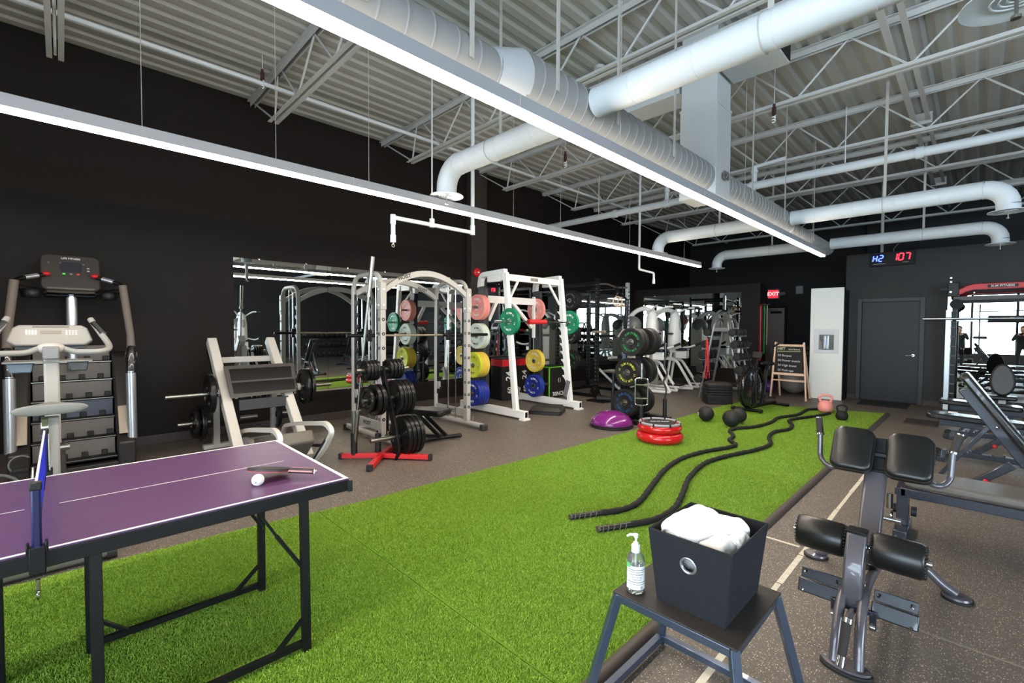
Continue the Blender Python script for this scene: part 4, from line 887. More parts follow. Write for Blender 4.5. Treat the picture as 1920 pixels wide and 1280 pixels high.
# ================================================================== EXERCISE BIKE
eb = thing('exercise_bike', 'grey upright exercise bike with wide saddle beside the table tennis table', 'exercise bike', (-4.4, -0.06, 0))
def P(t): 
    def f(mb, name, m, **k): return sh(mb, t).build(name, m, t, **k)
    return f
f = P(eb); yb = -0.06
f(MB().tube([(-3.90, -0.52, 0.06), (-3.90, 0.20, 0.06)], 0.045, 18), 'rear_stabilizer', SILV)
for y in (-0.52, 0.20): f(MB().cyl((-3.90, y-0.02, 0.052), (-3.90, y+0.03, 0.052), 0.051, 18), 'stabilizer_cap', PLA)
f(MB().cyl((-3.86, 0.12, 0.02), (-3.86, 0.15, 0.02), 0.02, 14), 'leveller', RUB)
f(MB().tube([(-5.25, -0.36, 0.05), (-5.25, 0.24, 0.05)], 0.045, 18), 'front_stabilizer', SILV)
f(MB().bar((-3.95, yb, 0.09), (-5.2, yb, 0.09), 0.11, 0.09), 'base_beam', GREYF, bevel=0.02, seg=3)
f(MB().prism([(-5.2, 0.10), (-5.15, 0.42), (-4.95, 0.62), (-4.62, 0.60), (-4.35, 0.40), (-4.30, 0.12)], 0.13, Matrix(((1, 0, 0, 0), (0, 0, -1, yb), (0, 1, 0, 0), (0, 0, 0, 1)))), 'drive_housing', PLA, bevel=0.03, seg=3)
f(MB().cyl((-4.72, yb-0.13, 0.33), (-4.72, yb+0.13, 0.33), 0.03, 16), 'crank_axle', STEEL)
for s in (-1, 1):
    o = f(MB().bar((-4.72, yb+s*0.11, 0.33), (-4.72+s*0.12, yb+s*0.11, 0.33-s*0.12), 0.02, 0.035), 'crank_arm', SILV, bevel=0.006)
    f(MB().box((-4.72+s*0.12, yb+s*0.17, 0.33-s*0.12), (0.10, 0.09, 0.03)), 'pedal', BLKM, bevel=0.008)
    f(MB().ring((-4.72+s*0.12, yb+s*0.17, 0.37-s*0.12), 0.06, 0.006, (1, 0, 0.1), 20, 6, 0, pi*1.1), 'pedal_strap', mat('strap_grey', (88, 92, 92), 0.6))
f(MB().ring((-4.15, -0.31, 0.47), 0.115, 0.009, (1, 0.2, 0.2), 26, 6), 'cable_loop', mat('strap_grey', (88, 92, 92), 0.6))
f(MB().bar((-4.36, yb, 0.30), (-4.24, yb, 0.90), 0.075, 0.06), 'seat_post', GREYF, bevel=0.01)
f(MB().bar((-4.33, yb-0.03, 0.52), (-4.215, yb-0.03, 0.9), 0.03, 0.05), 'post_scale', mat('olive_ruler', (108, 112, 84), 0.5), bevel=0.003)
g = MB()
for i in range(14): g.bar((-4.285+i*0.006, yb-0.048, 0.56+i*0.022), (-4.285+i*0.006, yb-0.014, 0.56+i*0.022), 0.004, 0.054)
f(g, 'scale_mark', WHT, smooth=0)
f(MB().cyl((-4.3, yb+0.03, 0.68), (-4.3, yb+0.085, 0.68), 0.022, 14), 'adjust_knob', STEEL)
# saddle: wide back, narrow nose towards the wall
vs = []; fs = []; nu_, nv_ = 16, 14
for j in range(nv_+1):
    v = j/nv_; x = -4.10-0.27*v; wd = 0.165*(1-v)**0.55*(0.85+0.15*cos(v*3))+0.028 if v < 1 else 0.028
    if j == 0: wd *= 0.72
    for i in range(nu_):
        a = 2*pi*i/nu_; yy = wd*cos(a); zz = sin(a)
        top = 0.03+0.022*abs(cos(a))-0.012*exp(-(yy/0.02)**2) if False else 0.032+0.018*abs(cos(a))*(1-v)
        z = 0.955+(top*zz if zz > 0 else 0.045*zz*(0.75+0.25*abs(cos(a)))) + 0.010*(1-v)
        vs.append((x, yb+yy, z))
for j in range(nv_):
    for i in range(nu_): fs.append((j*nu_+i, j*nu_+(i+1) % nu_, (j+1)*nu_+(i+1) % nu_, (j+1)*nu_+i))
fs += [tuple(range(nu_)), tuple(nv_*nu_+i for i in range(nu_))]
o = f(MB().add(vs, fs), 'saddle', mat('grey_saddle_vinyl', (122, 122, 118), 0.45), smooth=80); s_ = o.modifiers.new('s', 'SUBSURF'); s_.levels = 1; s_.render_levels = 2
f(MB().bar((-4.88, yb, 0.55), (-4.80, yb, 1.30), 0.085, 0.07), 'handlebar_mast', GREYF, bevel=0.016, seg=3)
f(MB().ball((-4.78, yb+0.0, 1.33), (0.05, 0.078, 0.045), 20, 12), 'mast_head', GREYF)
f(MB().bx(-4.79, -4.715, yb-0.045, yb+0.045, 1.25, 1.345), 'mast_clamp', mat('clamp_grey', (118, 116, 116), 0.35), bevel=0.01)
for s in (-1, 1):
    f(MB().tube(fillet([(-4.78, yb+s*0.05, 1.335), (-4.76, yb+s*0.12, 1.30), (-4.70, yb+s*0.29, 1.30), (-4.82, yb+s*0.335, 1.33), (-5.02, yb+s*0.225, 1.55)], 0.07, 6), 0.021, 14), 'handlebar', mat('taupe_bar_cover', (140, 138, 134), 0.45))
    f(MB().tube([(-4.90, yb+s*0.295, 1.43), (-4.985, yb+s*0.24, 1.517)], 0.0235, 14), 'pulse_sensor', CHR)
Mc = T((-5.0, yb, 1.425), 0, R(62), 0)
f(MB().prism([(x, y) for x, y in [(-0.235, -0.055), (-0.205, 0.05), (-0.17, 0.075), (0.17, 0.075), (0.205, 0.05), (0.235, -0.055), (0.19, -0.095), (-0.19, -0.095)]], 0.05, T((-5.0, yb, 1.425), R(65), 0, pi/2)), 'console', GPL, bevel=0.012, seg=3)
Mt = T((-4.9773, yb, 1.4356), R(65), 0, pi/2)
def onc(x, y, w_, h_, m, nm): f(MB().prism(rrect(w_, h_, min(w_, h_)*0.2, 2), 0.002, Mt @ T((x, y, 0.001))), nm, m, smooth=0)
onc(0, 0.055, 0.20, 0.009, mat('slot_dark', (90, 84, 78), 0.5), 'vent_slot'); onc(-0.0, 0.01, 0.115, 0.028, mat('lcd', (112, 104, 94), 0.3), 'screen')
for i in range(12): onc(0.085+(i % 4)*0.018, 0.022-(i//4)*0.014, 0.012, 0.009, mat('button_cream', (214, 206, 190), 0.5), 'button')
for i in range(4): onc(-0.13+i*0.016, 0.01, 0.011, 0.04, mat('button_cream', (214, 206, 190), 0.5), 'button')
f(MB().bx(-5.03, -4.93, yb-0.19, yb+0.19, 1.315, 1.335), 'reading_shelf', mat('blue_black_plastic', (44, 50, 58), 0.4), bevel=0.004)
f(MB().bx(-4.98, -4.76, yb-0.245, yb+0.225, 1.225, 1.238), 'tray_rim', GPL, bevel=0.003)
for y0, y1, m in ((yb-0.225, yb-0.09, BGPL), (yb+0.09, yb+0.205, mat('tray_dark', (66, 68, 70), 0.5))):
    f(MB().prism([(y0, 1.225), (y1, 1.225), (y1-0.012, 1.155), (y0+0.012, 1.155)], 0.16, Matrix(((0, 0, 1, -4.86), (1, 0, 0, 0), (0, 1, 0, 0), (0, 0, 0, 1)))), 'cup_tray', m, bevel=0.01, seg=3)

# ================================================================== STAIR CLIMBER
sc = thing('stair_climber', 'tall dark stair climber machine with silver handrails against the wall', 'stair climber', (-6.75, 0.08, 0))
f = P(sc); yc = 0.08
SKIN = mat('dark_brown_grey_shell', (44, 41, 40), 0.4); STEPM = mat('step_tread_grey', (112, 108, 104), 0.5, noise=0.08)
TAUPE = mat('taupe_foam_grip', (112, 102, 94), 0.65, bump=0.3)
for s in (-1, 1):
    y0 = yc+s*0.40
    f(MB().prism([(-7.2, 0.0), (-6.38, 0.0), (-6.36, 0.26), (-6.50, 0.33), (-6.80, 0.98), (-6.92, 1.15), (-7.2, 1.2)], 0.15, Matrix(((1, 0, 0, 0), (0, 0, -1, y0), (0, 1, 0, 0), (0, 0, 0, 1)))), 'side_shell', SKIN, bevel=0.02, seg=3)
    f(MB().prism([(-6.47, 0.34), (-6.62, 0.62), (-6.58, 0.62), (-6.43, 0.34)], 0.10, Matrix(((1, 0, 0, 0), (0, 0, -1, y0-s*0.01), (0, 1, 0, 0), (0, 0, 0, 1)))), 'shell_plate', mat('beige_panel', (168, 154, 138), 0.5), bevel=0.005)
    f(MB().tube([(-6.45, yc+s*0.45, 0.27), (-6.50, yc+s*0.45, 1.0)], 0.044, 20), 'lower_post', mat('satin_aluminium', (188, 190, 196), 0.32, metal=0.75))
    f(MB().tube([(-6.50, yc+s*0.45, 0.98), (-6.53, yc+s*0.455, 1.17), (-6.56, yc+s*0.465, 1.27)], [0.046, 0.048, 0.036], 20), 'post_joint', mat('glossy_black_joint', (22, 23, 27), 0.25, coat=0.5))
    f(MB().tube([(-6.55, yc+s*0.462, 1.15), (-6.57, yc+s*0.462, 1.20)], 0.052, 18), 'joint_cap', mat('taupe_gloss', (130, 122, 116), 0.35))
    f(MB().tube([(-6.56, yc+s*0.462, 1.24), (-6.58, yc+s*0.46, 1.40), (-6.62, yc+s*0.405, 1.94)], [0.038, 0.034, 0.036], 18), 'upper_rail', TAUPE)
    f(MB().tube(fillet([(-6.62, yc+s*0.405, 1.93), (-6.66, yc+s*0.37, 1.96), (-6.74, yc+s*0.20, 2.02)], 0.04), 0.022, 14), 'grip_bar', BLK)
    f(MB().tube([(-6.675, yc+s*0.335, 1.975), (-6.72, yc+s*0.245, 2.005)], 0.0245, 14), 'pulse_sensor', mat('satin_aluminium', (188, 190, 196), 0.32, metal=0.75))
    f(MB().ball((-6.735, yc+s*0.185, 2.03), (0.03, 0.035, 0.022), 14, 10), 'red_button', RED)
    f(MB().tube([(-6.66, yc+s*0.41, 1.88), (-6.80, yc+s*0.2, 1.84)], 0.03, 12), 'cross_arm', BLK)
    f(MB().lathe([(0, 0), (0.075, 0.0), (0.082, 0.02), (0.082, 0.07), (0.07, 0.085), (0, 0.085)], 24, (-6.70, yc+s*0.29, 1.78)), 'cup_holder', BLK, smooth=50)
f(MB().tube([(-6.92, yc-0.2, 1.82), (-6.92, yc+0.2, 1.82)], 0.025, 12), 'cross_tube', BLK)
f(MB().bar((-6.95, yc, 1.0), (-6.93, yc, 1.86), 0.09, 0.07), 'centre_column', mat('satin_aluminium', (188, 190, 196), 0.32, metal=0.75), bevel=0.03, seg=3)
co_ = f(MB().prism(rrect(0.46, 0.40, 0.06, 5), 0.06, T((-6.82, yc, 2.05), R(72), 0, pi/2)), 'console', mat('console_charcoal', (62, 58, 56), 0.35), bevel=0.012)
Mt = T((-6.787, yc, 2.06), R(72), 0, pi/2)
def onc(x, y, w_, h_, m, nm): return sh(MB().prism(rrect(w_, h_, min(w_, h_)*0.25, 3), 0.002, Mt @ T((x, y, 0.003))), sc).build(nm, m, co_, smooth=0)
onc(0, 0.06, 0.17, 0.11, mat('screen_dark', (52, 54, 62), 0.15), 'screen')
for x, m in ((-0.055, mat('green_key', (60, 200, 80), 0.4, emit=(60, 200, 80), es=0.5)), (0, GPL), (0.055, mat('red_key', (200, 50, 60), 0.4, emit=(200, 50, 60), es=0.4))): onc(x, -0.02, 0.022, 0.014, m, 'key')
for y in (0.055, 0.025): onc(0.135, y, 0.02, 0.012, mat('key_white', (190, 190, 190), 0.4), 'key')
onc(-0.17, 0.1, 0.012, 0.01, GPL, 'key'); onc(-0.08, 0.1, 0.012, 0.01, GPL, 'key'); onc(0.1, 0.1, 0.012, 0.01, GPL, 'key')
text('maker_lettering', 'LIFE FITNESS', 0.027, WHT, sc, Matrix.Translation(-sc.location) @ Mt @ T((0, 0.155, 0.004)), bold=True)
f(MB().prism(rrect(0.38, 0.05, 0.015, 3), 0.07, T((-6.77, yc, 1.88), R(50), 0, pi/2)), 'reading_ledge', mat('ledge_taupe', (104, 96, 90), 0.4), bevel=0.006)
f(MB().box((-6.82, yc, 1.845), (0.08, 0.26, 0.03)), 'console_base', BLK, bevel=0.01)
for i in range(6):
    z = 0.11+i*0.195; x = -6.42-i*0.115
    f(MB().bx(x-0.16, x, yc-0.32, yc+0.32, z-0.012, z+0.012), 'tread', BLKM, bevel=0.004)
    f(MB().bx(x-0.004, x+0.002, yc-0.32, yc+0.32, z+0.003, z+0.009), 'tread_edge', STEEL, smooth=0)
    f(MB().prism([(x-0.14, z+0.012), (x-0.115, z+0.185), (x-0.135, z+0.185), (x-0.16, z+0.012)], 0.62, Matrix(((1, 0, 0, 0), (0, 0, -1, yc), (0, 1, 0, 0), (0, 0, 0, 1)))), 'riser', STEPM if i != 2 else mat('blue_grey_riser', (86, 92, 106), 0.45), smooth=0)
    for k in range(4):
        y = yc-0.24+k*0.155+(i % 2)*0.05
        f(MB().bx(x-0.155, x-0.095, y-0.025, y+0.025, z+0.012, z+0.065), 'riser_stop', RUB, bevel=0.005)
f(MB().bx(-7.15, -6.38, yc-0.33, yc+0.33, 0.0, 0.06), 'base', SKIN, bevel=0.01)

# ================================================================== LEG PRESS
lp = thing('leg_press', 'silver plate-loaded leg press with a dark padded foot plate', 'leg press', (-6.0, 1.63, 0))
f = P(lp)
LPF = mat('champagne_silver_paint', (216, 210, 202), 0.35, metal=0.15)
for y in (1.31, 1.97):
    f(MB().bar((-6.62, y, 1.32), (-5.30, y, 0.02), 0.10, 0.11), 'slide_rail', LPF, bevel=0.012, seg=3)
    f(MB().bx(-6.62, -6.54, y-0.035+0.03, y+0.035+0.03, 0.0, 1.2), 'rear_post', GREYF, bevel=0.006)
    f(MB().bar((-6.60, y-0.052, 1.2), (-6.1, y-0.052, 0.72), 0.006, 0.03), 'track_slot', BLK, smooth=0)
f(MB().bx(-6.50, -6.42, 1.36, 1.92, 1.05, 1.12), 'cross_tube', GREYF, bevel=0.006)
f(MB().bx(-6.62, -6.52, 1.2, 2.1, 0.0, 0.05), 'rear_foot', GREYF, bevel=0.006); f(MB().bx(-6.55, -5.0, 1.60, 1.68, 0.02, 0.08), 'base_tube', GREYF, bevel=0.006)
nrm = V((0.72, 0, -0.70))
Mp = T((-5.98, 1.70, 0.86), 0, R(0), 0)
def plate_pt(u, v, d=0):  # u along Y, v up along the slope of the plate
    return V((-5.96-v*0.62-(-d)*0.72, 1.70+u, 0.86+v*0.78-d*0.3))
fp = MB().add([plate_pt(-0.37, -0.22), plate_pt(0.34, -0.20), plate_pt(0.40, 0.21), plate_pt(-0.38, 0.21), plate_pt(-0.37, -0.22, -0.05), plate_pt(0.34, -0.20, -0.05), plate_pt(0.40, 0.21, -0.05), plate_pt(-0.38, 0.21, -0.05)], [(0, 1, 2, 3), (7, 6, 5, 4), (0, 4, 5, 1), (1, 5, 6, 2), (2, 6, 7, 3), (3, 7, 4, 0)])
fpo = f(fp, 'foot_plate', mat('foot_plate_grey', (84, 80, 77), 0.4), bevel=0.015, seg=3)
for v0, v1 in ((0.02, 0.18), (-0.155, -0.01)):
    sh(MB().add([plate_pt(-0.33, v0, 0.012), plate_pt(0.33, v0, 0.012), plate_pt(0.35, v1, 0.012), plate_pt(-0.33, v1, 0.012), plate_pt(-0.33, v0, -0.004), plate_pt(0.33, v0, -0.004), plate_pt(0.35, v1, -0.004), plate_pt(-0.33, v1, -0.004)], [(0, 1, 2, 3), (7, 6, 5, 4), (0, 4, 5, 1), (1, 5, 6, 2), (2, 6, 7, 3), (3, 7, 4, 0)]), lp).build('grip_pad', RUB, fpo, bevel=0.006)
f(MB().bar((-5.86, 1.42, 0.60), (-5.86, 1.95, 0.60), 0.012, 0.12), 'lower_plate', mat('lower_plate_grey', (58, 58, 60), 0.4), bevel=0.003)
f(MB().tube([(-6.05, 0.77, 0.735), (-6.05, 2.55, 0.735)], 0.024, 16), 'loading_bar', STEEL)
for y in (1.27, 2.13): f(MB().cyl((-6.05, y-0.02, 0.735), (-6.05, y+0.02, 0.735), 0.045, 20), 'bar_collar', GREYF)
for y, z, s in ((1.28, 0.33, -1), (1.96, 0.33, 1), (1.80, 0.33, -1)):
    f(MB().tube([(-6.58, y, z), (-6.58, y+s*(0.33 if y < 1.5 else 0.2), z)], 0.024, 14), 'storage_horn', STEEL)
for y in (1.13, 1.08): pass
for i, y in enumerate((1.175,)): iron_plate((-6.05, y, 0.735), 0.225, 0.055, 'black iron plate on the left end of the leg press bar', None)
for i, y in enumerate((2.20, 2.255)): iron_plate((-6.05, y, 0.735), 0.225, 0.04, ('inner', 'outer')[i]+' black iron plate on the right end of the leg press bar', 'plates on the leg press bar')
for y in (1.19, 1.12): iron_plate((-6.58, y, 0.33), 0.225 if y > 1.15 else 0.185, 0.05, 'larger black iron plate on the low horn at the left of the leg press' if y > 1.15 else 'smaller outer black iron plate on the low left horn of the leg press', None)
iron_plate((-6.58, 2.03, 0.33), 0.19, 0.045, 'black iron plate on the low horn at the right of the leg press', None)
# seat back with its looped silver frame
LOOP = [(-5.45, 0.06), (-5.75, 0.20), (-5.66, 0.33), (-5.35, 0.40), (-4.72, 0.50), (-4.52, 0.50), (-4.47, 0.42), (-4.86, 0.10), (-5.02, 0.03)]
for y in (1.90, 1.42):
    pts = fillet([(x, y, z) for x, z in [(-5.95, 0.12), (-5.85, 0.30), (-5.45, 0.39), (-4.62, 0.52), (-4.47, 0.46), (-4.66, 0.26), (-4.98, 0.04)]], 0.12, 6)
    g = MB()
    for a, b in zip(pts[:-1], pts[1:]): g.bar(a, b, 0.075, 0.035, up=(0, 0, 1))
    f(MB().tube(pts, 0.030, 4), 'side_frame', LPF, smooth=60)
    f(MB().bar((-5.6, y, 0.12), (-4.68, y, 0.28), 0.03, 0.03), 'frame_stay', GUNB, bevel=0.004); f(MB().bar((-4.98, y, 0.03), (-4.60, y, 0.36), 0.05, 0.03), 'frame_brace', NAVY, bevel=0.004)
f(MB().prism([(-5.55, 0.10), (-5.60, 0.26), (-4.78, 0.44), (-4.72, 0.33), (-5.0, 0.09)], 0.34, Matrix(((1, 0, 0, 0), (0, 0, -1, 1.66), (0, 1, 0, 0), (0, 0, 0, 1)))), 'seat_shell', mat('taupe_seat_shell', (104, 98, 90), 0.5), bevel=0.02)

# ================================================================== PLATE TREE with red feet
pt = thing('plate_tree', 'black plate rack post on red splayed feet with barbell holders', 'weight rack', (-4.66, 2.6, 0))
f = P(pt)
hubp = V((-4.72, 2.56, 0.045))
for e in ((-5.02, 2.24), (-4.40, 2.26), (-4.30, 2.92), (-5.05, 2.95)):
    e3 = V((e[0], e[1], 0.04)); d = (e3-hubp).normalized()
    f(MB().bar(hubp, e3, 0.055, 0.05), 'red_foot', RED, bevel=0.004)
    f(MB().bar(e3-d*0.005, e3+d*0.035, 0.062, 0.062), 'foot_cap', RUB, bevel=0.005)
    for q in (0.08, 0.14): f(MB().cyl(tuple(e3-d*q+V((0, 0, 0.024))), tuple(e3-d*q+V((0, 0, 0.029))), 0.008, 8), 'bolt', CHR)
spine = [(-4.60, 2.66, 0.02), (-4.55, 2.68, 0.10), (-4.60, 2.68, 0.30), (-4.66, 2.66, 0.55), (-4.68, 2.60, 0.80), (-4.70, 2.56, 1.06)]
pp = fillet(spine, 0.12, 4); g = MB()
n = len(pp); vsx = []; 
for i, p in enumerate(pp):
    t_ = (pp[min(i+1, n-1)]-pp[max(i-1, 0)]).normalized(); yy = V((0, 1, 0)); ww = t_.cross(yy).normalized()
    for a, b in ((-1, -1), (1, -1), (1, 1), (-1, 1)): vsx.append(p+ww*a*0.045+yy*b*0.014)
fsx = [(i*4+k, i*4+(k+1) % 4, i*4+4+(k+1) % 4, i*4+4+k) for i in range(n-1) for k in range(4)]+[(3, 2, 1, 0), (4*n-4, 4*n-3, 4*n-2, 4*n-1)]
f(g.add(vsx, fsx), 'curved_post', BLK, bevel=0.004, smooth=40)
def peg(x, z, y0, y1): f(MB().tube([(x, y0, z), (x, y1, z)], 0.0245, 14), 'peg', STEEL)
peg(-4.70, 1.02, 2.26, 2.90); peg(-4.68, 0.69, 2.32, 2.92); peg(-4.62, 0.25, 2.38, 3.02)
for x, y, h in ((-4.93, 2.34, 0.30), (-4.86, 2.60, 0.26), (-4.9, 2.85, 0.26)): f(MB().tube([(x, y, 0.05), (x, y, h)], 0.036, 16), 'barbell_holder', RUB)
f(MB().tube([(-4.93, 2.34, 0.29), (-4.925, 2.34, 0.55)], 0.026, 16), 'holder_insert', STEEL)
for (x, z, ys, rr, th, lab) in ((-4.70, 1.02, (2.36, 2.40, 2.44, 2.48), 0.115, 0.032, 'small black iron plates on the top left peg of the red-footed rack'), (-4.70, 1.02, (2.64, 2.685, 2.73, 2.77), 0.115, 0.032, 'small black iron plates on the top right peg of the red-footed rack'),
        (-4.68, 0.69, (2.45, 2.51), 0.175, 0.045, 'black iron plates on the middle left peg of the red-footed rack'), (-4.68, 0.69, (2.70, 2.75, 2.80, 2.85), 0.205, 0.042, 'black iron plates on the middle right peg of the red-footed rack'),
        (-4.62, 0.25, (2.76, 2.815, 2.87, 2.925), 0.225, 0.045, 'large black iron plates on the bottom peg of the red-footed rack')):
    for k, y in enumerate(ys):
        n_ = len(ys); o_ = (('outer', 'inner') if n_ == 2 else ('first', 'second', 'third', 'fourth'))[k]
        iron_plate((x, y, z), rr, th, lab.replace('plates', 'plate').replace('red-footed rack', 'red-footed rack, '+o_+(' one' if n_ == 2 else ' from left')), lab.replace('black iron ', '').replace('small ', '').replace('large ', ''))
iron_plate((-4.68, 2.385, 0.69), 0.13, 0.04, 'smallest outermost black plate on the middle left peg of the red-footed rack', None)
bb = thing('barbell', 'steel barbell standing upright in the red-footed rack, reaching above the mirror', 'barbell', (-4.93, 2.34, 0.10))
MB().tube([(0, 0, 0.0), (0.05, 0.02, 0.44)], 0.025, 16).build('sleeve', STEEL, bb); MB().tube([(0.05, 0.02, 0.43), (0.052, 0.02, 0.46)], 0.034, 16).build('collar', STEEL, bb)
MB().tube([(0.05, 0.02, 0.45), (0.19, 0.09, 1.75)], 0.0145, 14).build('shaft', STEEL, bb); MB().tube([(0.19, 0.09, 1.73), (0.193, 0.092, 1.76)], 0.034, 16).build('collar', STEEL, bb); MB().tube([(0.193, 0.092, 1.76), (0.235, 0.113, 2.17)], 0.025, 16).build('sleeve', STEEL, bb)
MB().tube([(-4.935+4.93, 0, 0.21), (-0.005, 0, 0.01)], 0.001, 4)

# ================================================================== CAGE MACHINE (silver, arched top)
sm = thing('smith_machine', 'silver cage barbell machine with two arched top tubes', 'smith machine', (-5.8, 3.65, 0))
f = P(sm)
for y, io in ((2.95, 1), (4.36, -1)):
    up = fillet([(-6.22, y, 0.08), (-6.20, y, 2.20), (-5.42, y, 2.20), (-5.40, y, 0.08)], 0.22, 8)
    f(MB().tube(up, 0.032, 18), 'hoop_upright', GREYF)
    f(MB().bx(-5.455, -5.365, y-0.036, y+0.036, 0.10, 2.08), 'front_column', GREYF, bevel=0.006)
    for k in range(9):
        z = 0.30+k*0.185
        f(MB().ring((-5.364, y, z), 0.016, 0.006, (1, 0, 0), 18, 6), 'hole_bushing', BLK); 
        f(MB().ring((-5.41, y-0.037, z), 0.016, 0.005, (0, 1, 0), 18, 6), 'hole_bushing', BLK)
    f(MB().bx(-5.46, -5.355, y-0.042, y+0.042, 1.72, 2.07), 'corner_gusset', GREYF, bevel=0.008)
    for z in (1.78, 1.98): f(MB().cyl((-5.41, y-0.043, z), (-5.41, y-0.052, z), 0.013, 12).cyl((-5.354, y, z), (-5.345, y, z), 0.013, 12), 'bolt', WHT)
    f(MB().tube([(-6.42, y, 0.06), (-5.02, y, 0.06)], 0.038, 18), 'floor_tube', GREYF)
    for x in (-6.42, -5.02): f(MB().box((x, y, 0.045), (0.09, 0.1, 0.09)), 'foot_cap', PLA, bevel=0.015)
    f(MB().bx(-6.18, -5.45, y-0.012, y+0.012, 0.14, 0.26), 'side_panel', GREYF, bevel=0.004)
    f(MB().bx(-6.20, -6.10, y-0.01, y+0.01, 0.5, 0.62), 'safety_bracket', GREYF, bevel=0.004)
    f(MB().ring((-5.30, y+0.0, 0.13), 0.045, 0.009, (0, 1, 0), 18, 6, 0, pi), 'band_hook', CHR)
    f(MB().tube([(-5.83, y+io*0.04, 0.10), (-5.83, y+io*0.04, 2.18)], 0.013, 12), 'guide_rod', CHR); f(MB().tube([(-5.64, y+io*0.04, 0.10), (-5.64, y+io*0.04, 2.18)], 0.008, 10), 'cable_rod', CHR)
    f(MB().bx(-5.86, -5.80, y+io*0.04-0.03, y+io*0.04+0.03, 1.30, 1.46), 'bar_carriage', BLK, bevel=0.006)
    # saw-tooth catches on the rear upright
    g = MB(); pr_ = [(-6.18, 0.42), (-6.14, 0.42)]
    for k in range(9):
        z = 0.42+k*0.165; pr_ += [(-6.14, z+0.03), (-6.06, z+0.09), (-6.06, z+0.115), (-6.14, z+0.12)]
    pr_ += [(-6.14, 1.95), (-6.18, 1.95)]
    f(g.prism(pr_, 0.014, Matrix(((1, 0, 0, 0), (0, 0, -1, y), (0, 1, 0, 0), (0, 0, 0, 1)))), 'catch_plate', mat('navy_black_steel', (26, 28, 34), 0.35), smooth=0)
    f(MB().bx(-6.225, -6.215, y-0.012, y+0.012, 1.5, 1.9), 'slot_insert', BLK, bevel=0.004)
    f(MB().cyl((-5.83, y+io*0.04, 2.12), (-5.83, y+io*0.04, 2.19), 0.035, 16), 'pulley_cover', GREYF)
    text('maker_lettering', 'HOIST', 0.075, BLK, sm, Matrix.Translation(-sm.location) @ face_my((-5.80, y-0.0135, 0.20)), bold=True)
def arch(x, z0, rise, nm):
    n = 24; g = MB(); vs = []; y0, y1 = 2.98, 4.33
    for i in range(n+1):
        u = i/n; y = y0+(y1-y0)*u; z = z0+rise*(1-(2*u-1)**2)
        for a, b in ((-0.032, -0.042), (0.032, -0.042), (0.032, 0.042), (-0.032, 0.042)): vs.append((x+a, y, z+b))
    fs = [(i*4+k, i*4+(k+1) % 4, i*4+4+(k+1) % 4, i*4+4+k) for i in range(n) for k in range(4)]+[(3, 2, 1, 0), (4*n, 4*n+1, 4*n+2, 4*n+3)]
    return f(g.add(vs, fs), nm, GREYF, bevel=0.006, smooth=30)
arch(-5.41, 1.97, 0.27, 'arched_crossmember'); arch(-6.20, 1.97, 0.22, 'arched_crossmember')
text('maker_lettering', 'HOIST', 0.07, BLK, sm, Matrix.Translation(-sm.location) @ T((-5.376, 3.27, 2.165), pi/2, 0, pi/2) @ Matrix.Rotation(R(17), 4, 'Z'), bold=True)
text('maker_lettering', 'HOIST', 0.06, BLK, sm, Matrix.Translation(-sm.location) @ T((-6.166, 4.07, 2.09), pi/2, 0, pi/2) @ Matrix.Rotation(R(-17), 4, 'Z'), bold=True)
f(MB().tube([(-6.2, 3.0, 0.06), (-6.2, 4.31, 0.06)], 0.03, 14), 'rear_floor_tube', GREYF)
f(MB().prism([(0.10*cos(2*pi*i/28), 0.045*sin(2*pi*i/28)) for i in range(28)], 0.012, T((-5.9, 4.30, 2.09), pi/2, 0, pi/2)), 'maker_badge', mat('badge_silver', (178, 184, 192), 0.3, metal=0.5))
b_ = thing('smith_bar', 'long bar of the silver cage machine, black-ended with tan grip middle', 'barbell', (-5.83, 3.65, 1.38))
MB().tube([(0, -0.58, 0), (0, 0.56, 0)], 0.015, 14).build('shaft', mat('tan_knurled_bar', (168, 152, 128), 0.4, metal=0.6), b_)
MB().tube([(0, -0.98, 0), (0, -0.58, 0)], 0.024, 14).build('sleeve', BLK, b_); MB().tube([(0, 0.56, 0), (0, 1.48, 0)], 0.024, 14).build('sleeve', BLK, b_)

bq = thing('flat_bench', 'black padded bench standing inside the silver cage machine', 'exercise bench', (-5.1, 3.5, 0))
f = P(bq)
M = T((-4.98, 3.42, 0.40), 0, 0, R(24))
f(MB().prism([(-0.36, -0.11), (-0.36, 0.11), (-0.12, 0.15), (0.20, 0.15), (0.23, 0.12), (0.23, -0.12), (0.20, -0.15), (-0.12, -0.15)], 0.075, M), 'seat_pad', VINYL, bevel=0.02, seg=3)
f(MB().prism(rrect(0.5, 0.24, 0.05), 0.07, T((-5.62, 3.12, 0.50), 0, R(8), R(24))), 'back_pad', VINYL, bevel=0.02, seg=3)
for s in (-1, 1):
    f(MB().bar((-5.15, 3.36+s*0.05, 0.36), (-4.90, 3.55+s*0.05, 0.07), 0.03, 0.05), 'leg_beam', BLK, bevel=0.006)
f(MB().bar((-5.75, 3.06, 0.06), (-4.92, 3.54, 0.06), 0.06, 0.05), 'floor_beam', BLK, bevel=0.006)
f(MB().tube([(-4.98, 3.34, 0.045), (-4.87, 3.80, 0.045)], 0.028, 14), 'front_foot', BLK)
for p in ((-4.98, 3.34), (-4.87, 3.80)): f(MB().ball((p[0], p[1], 0.045), 0.033, 14, 10), 'foot_cap', RUB)
f(MB().bar((-5.62, 3.13, 0.46), (-5.62, 3.13, 0.06), 0.05, 0.05), 'rear_leg', BLK, bevel=0.006); f(MB().bar((-5.78, 3.25, 0.04), (-5.70, 2.97, 0.04), 0.05, 0.05), 'rear_foot', BLK, bevel=0.006)
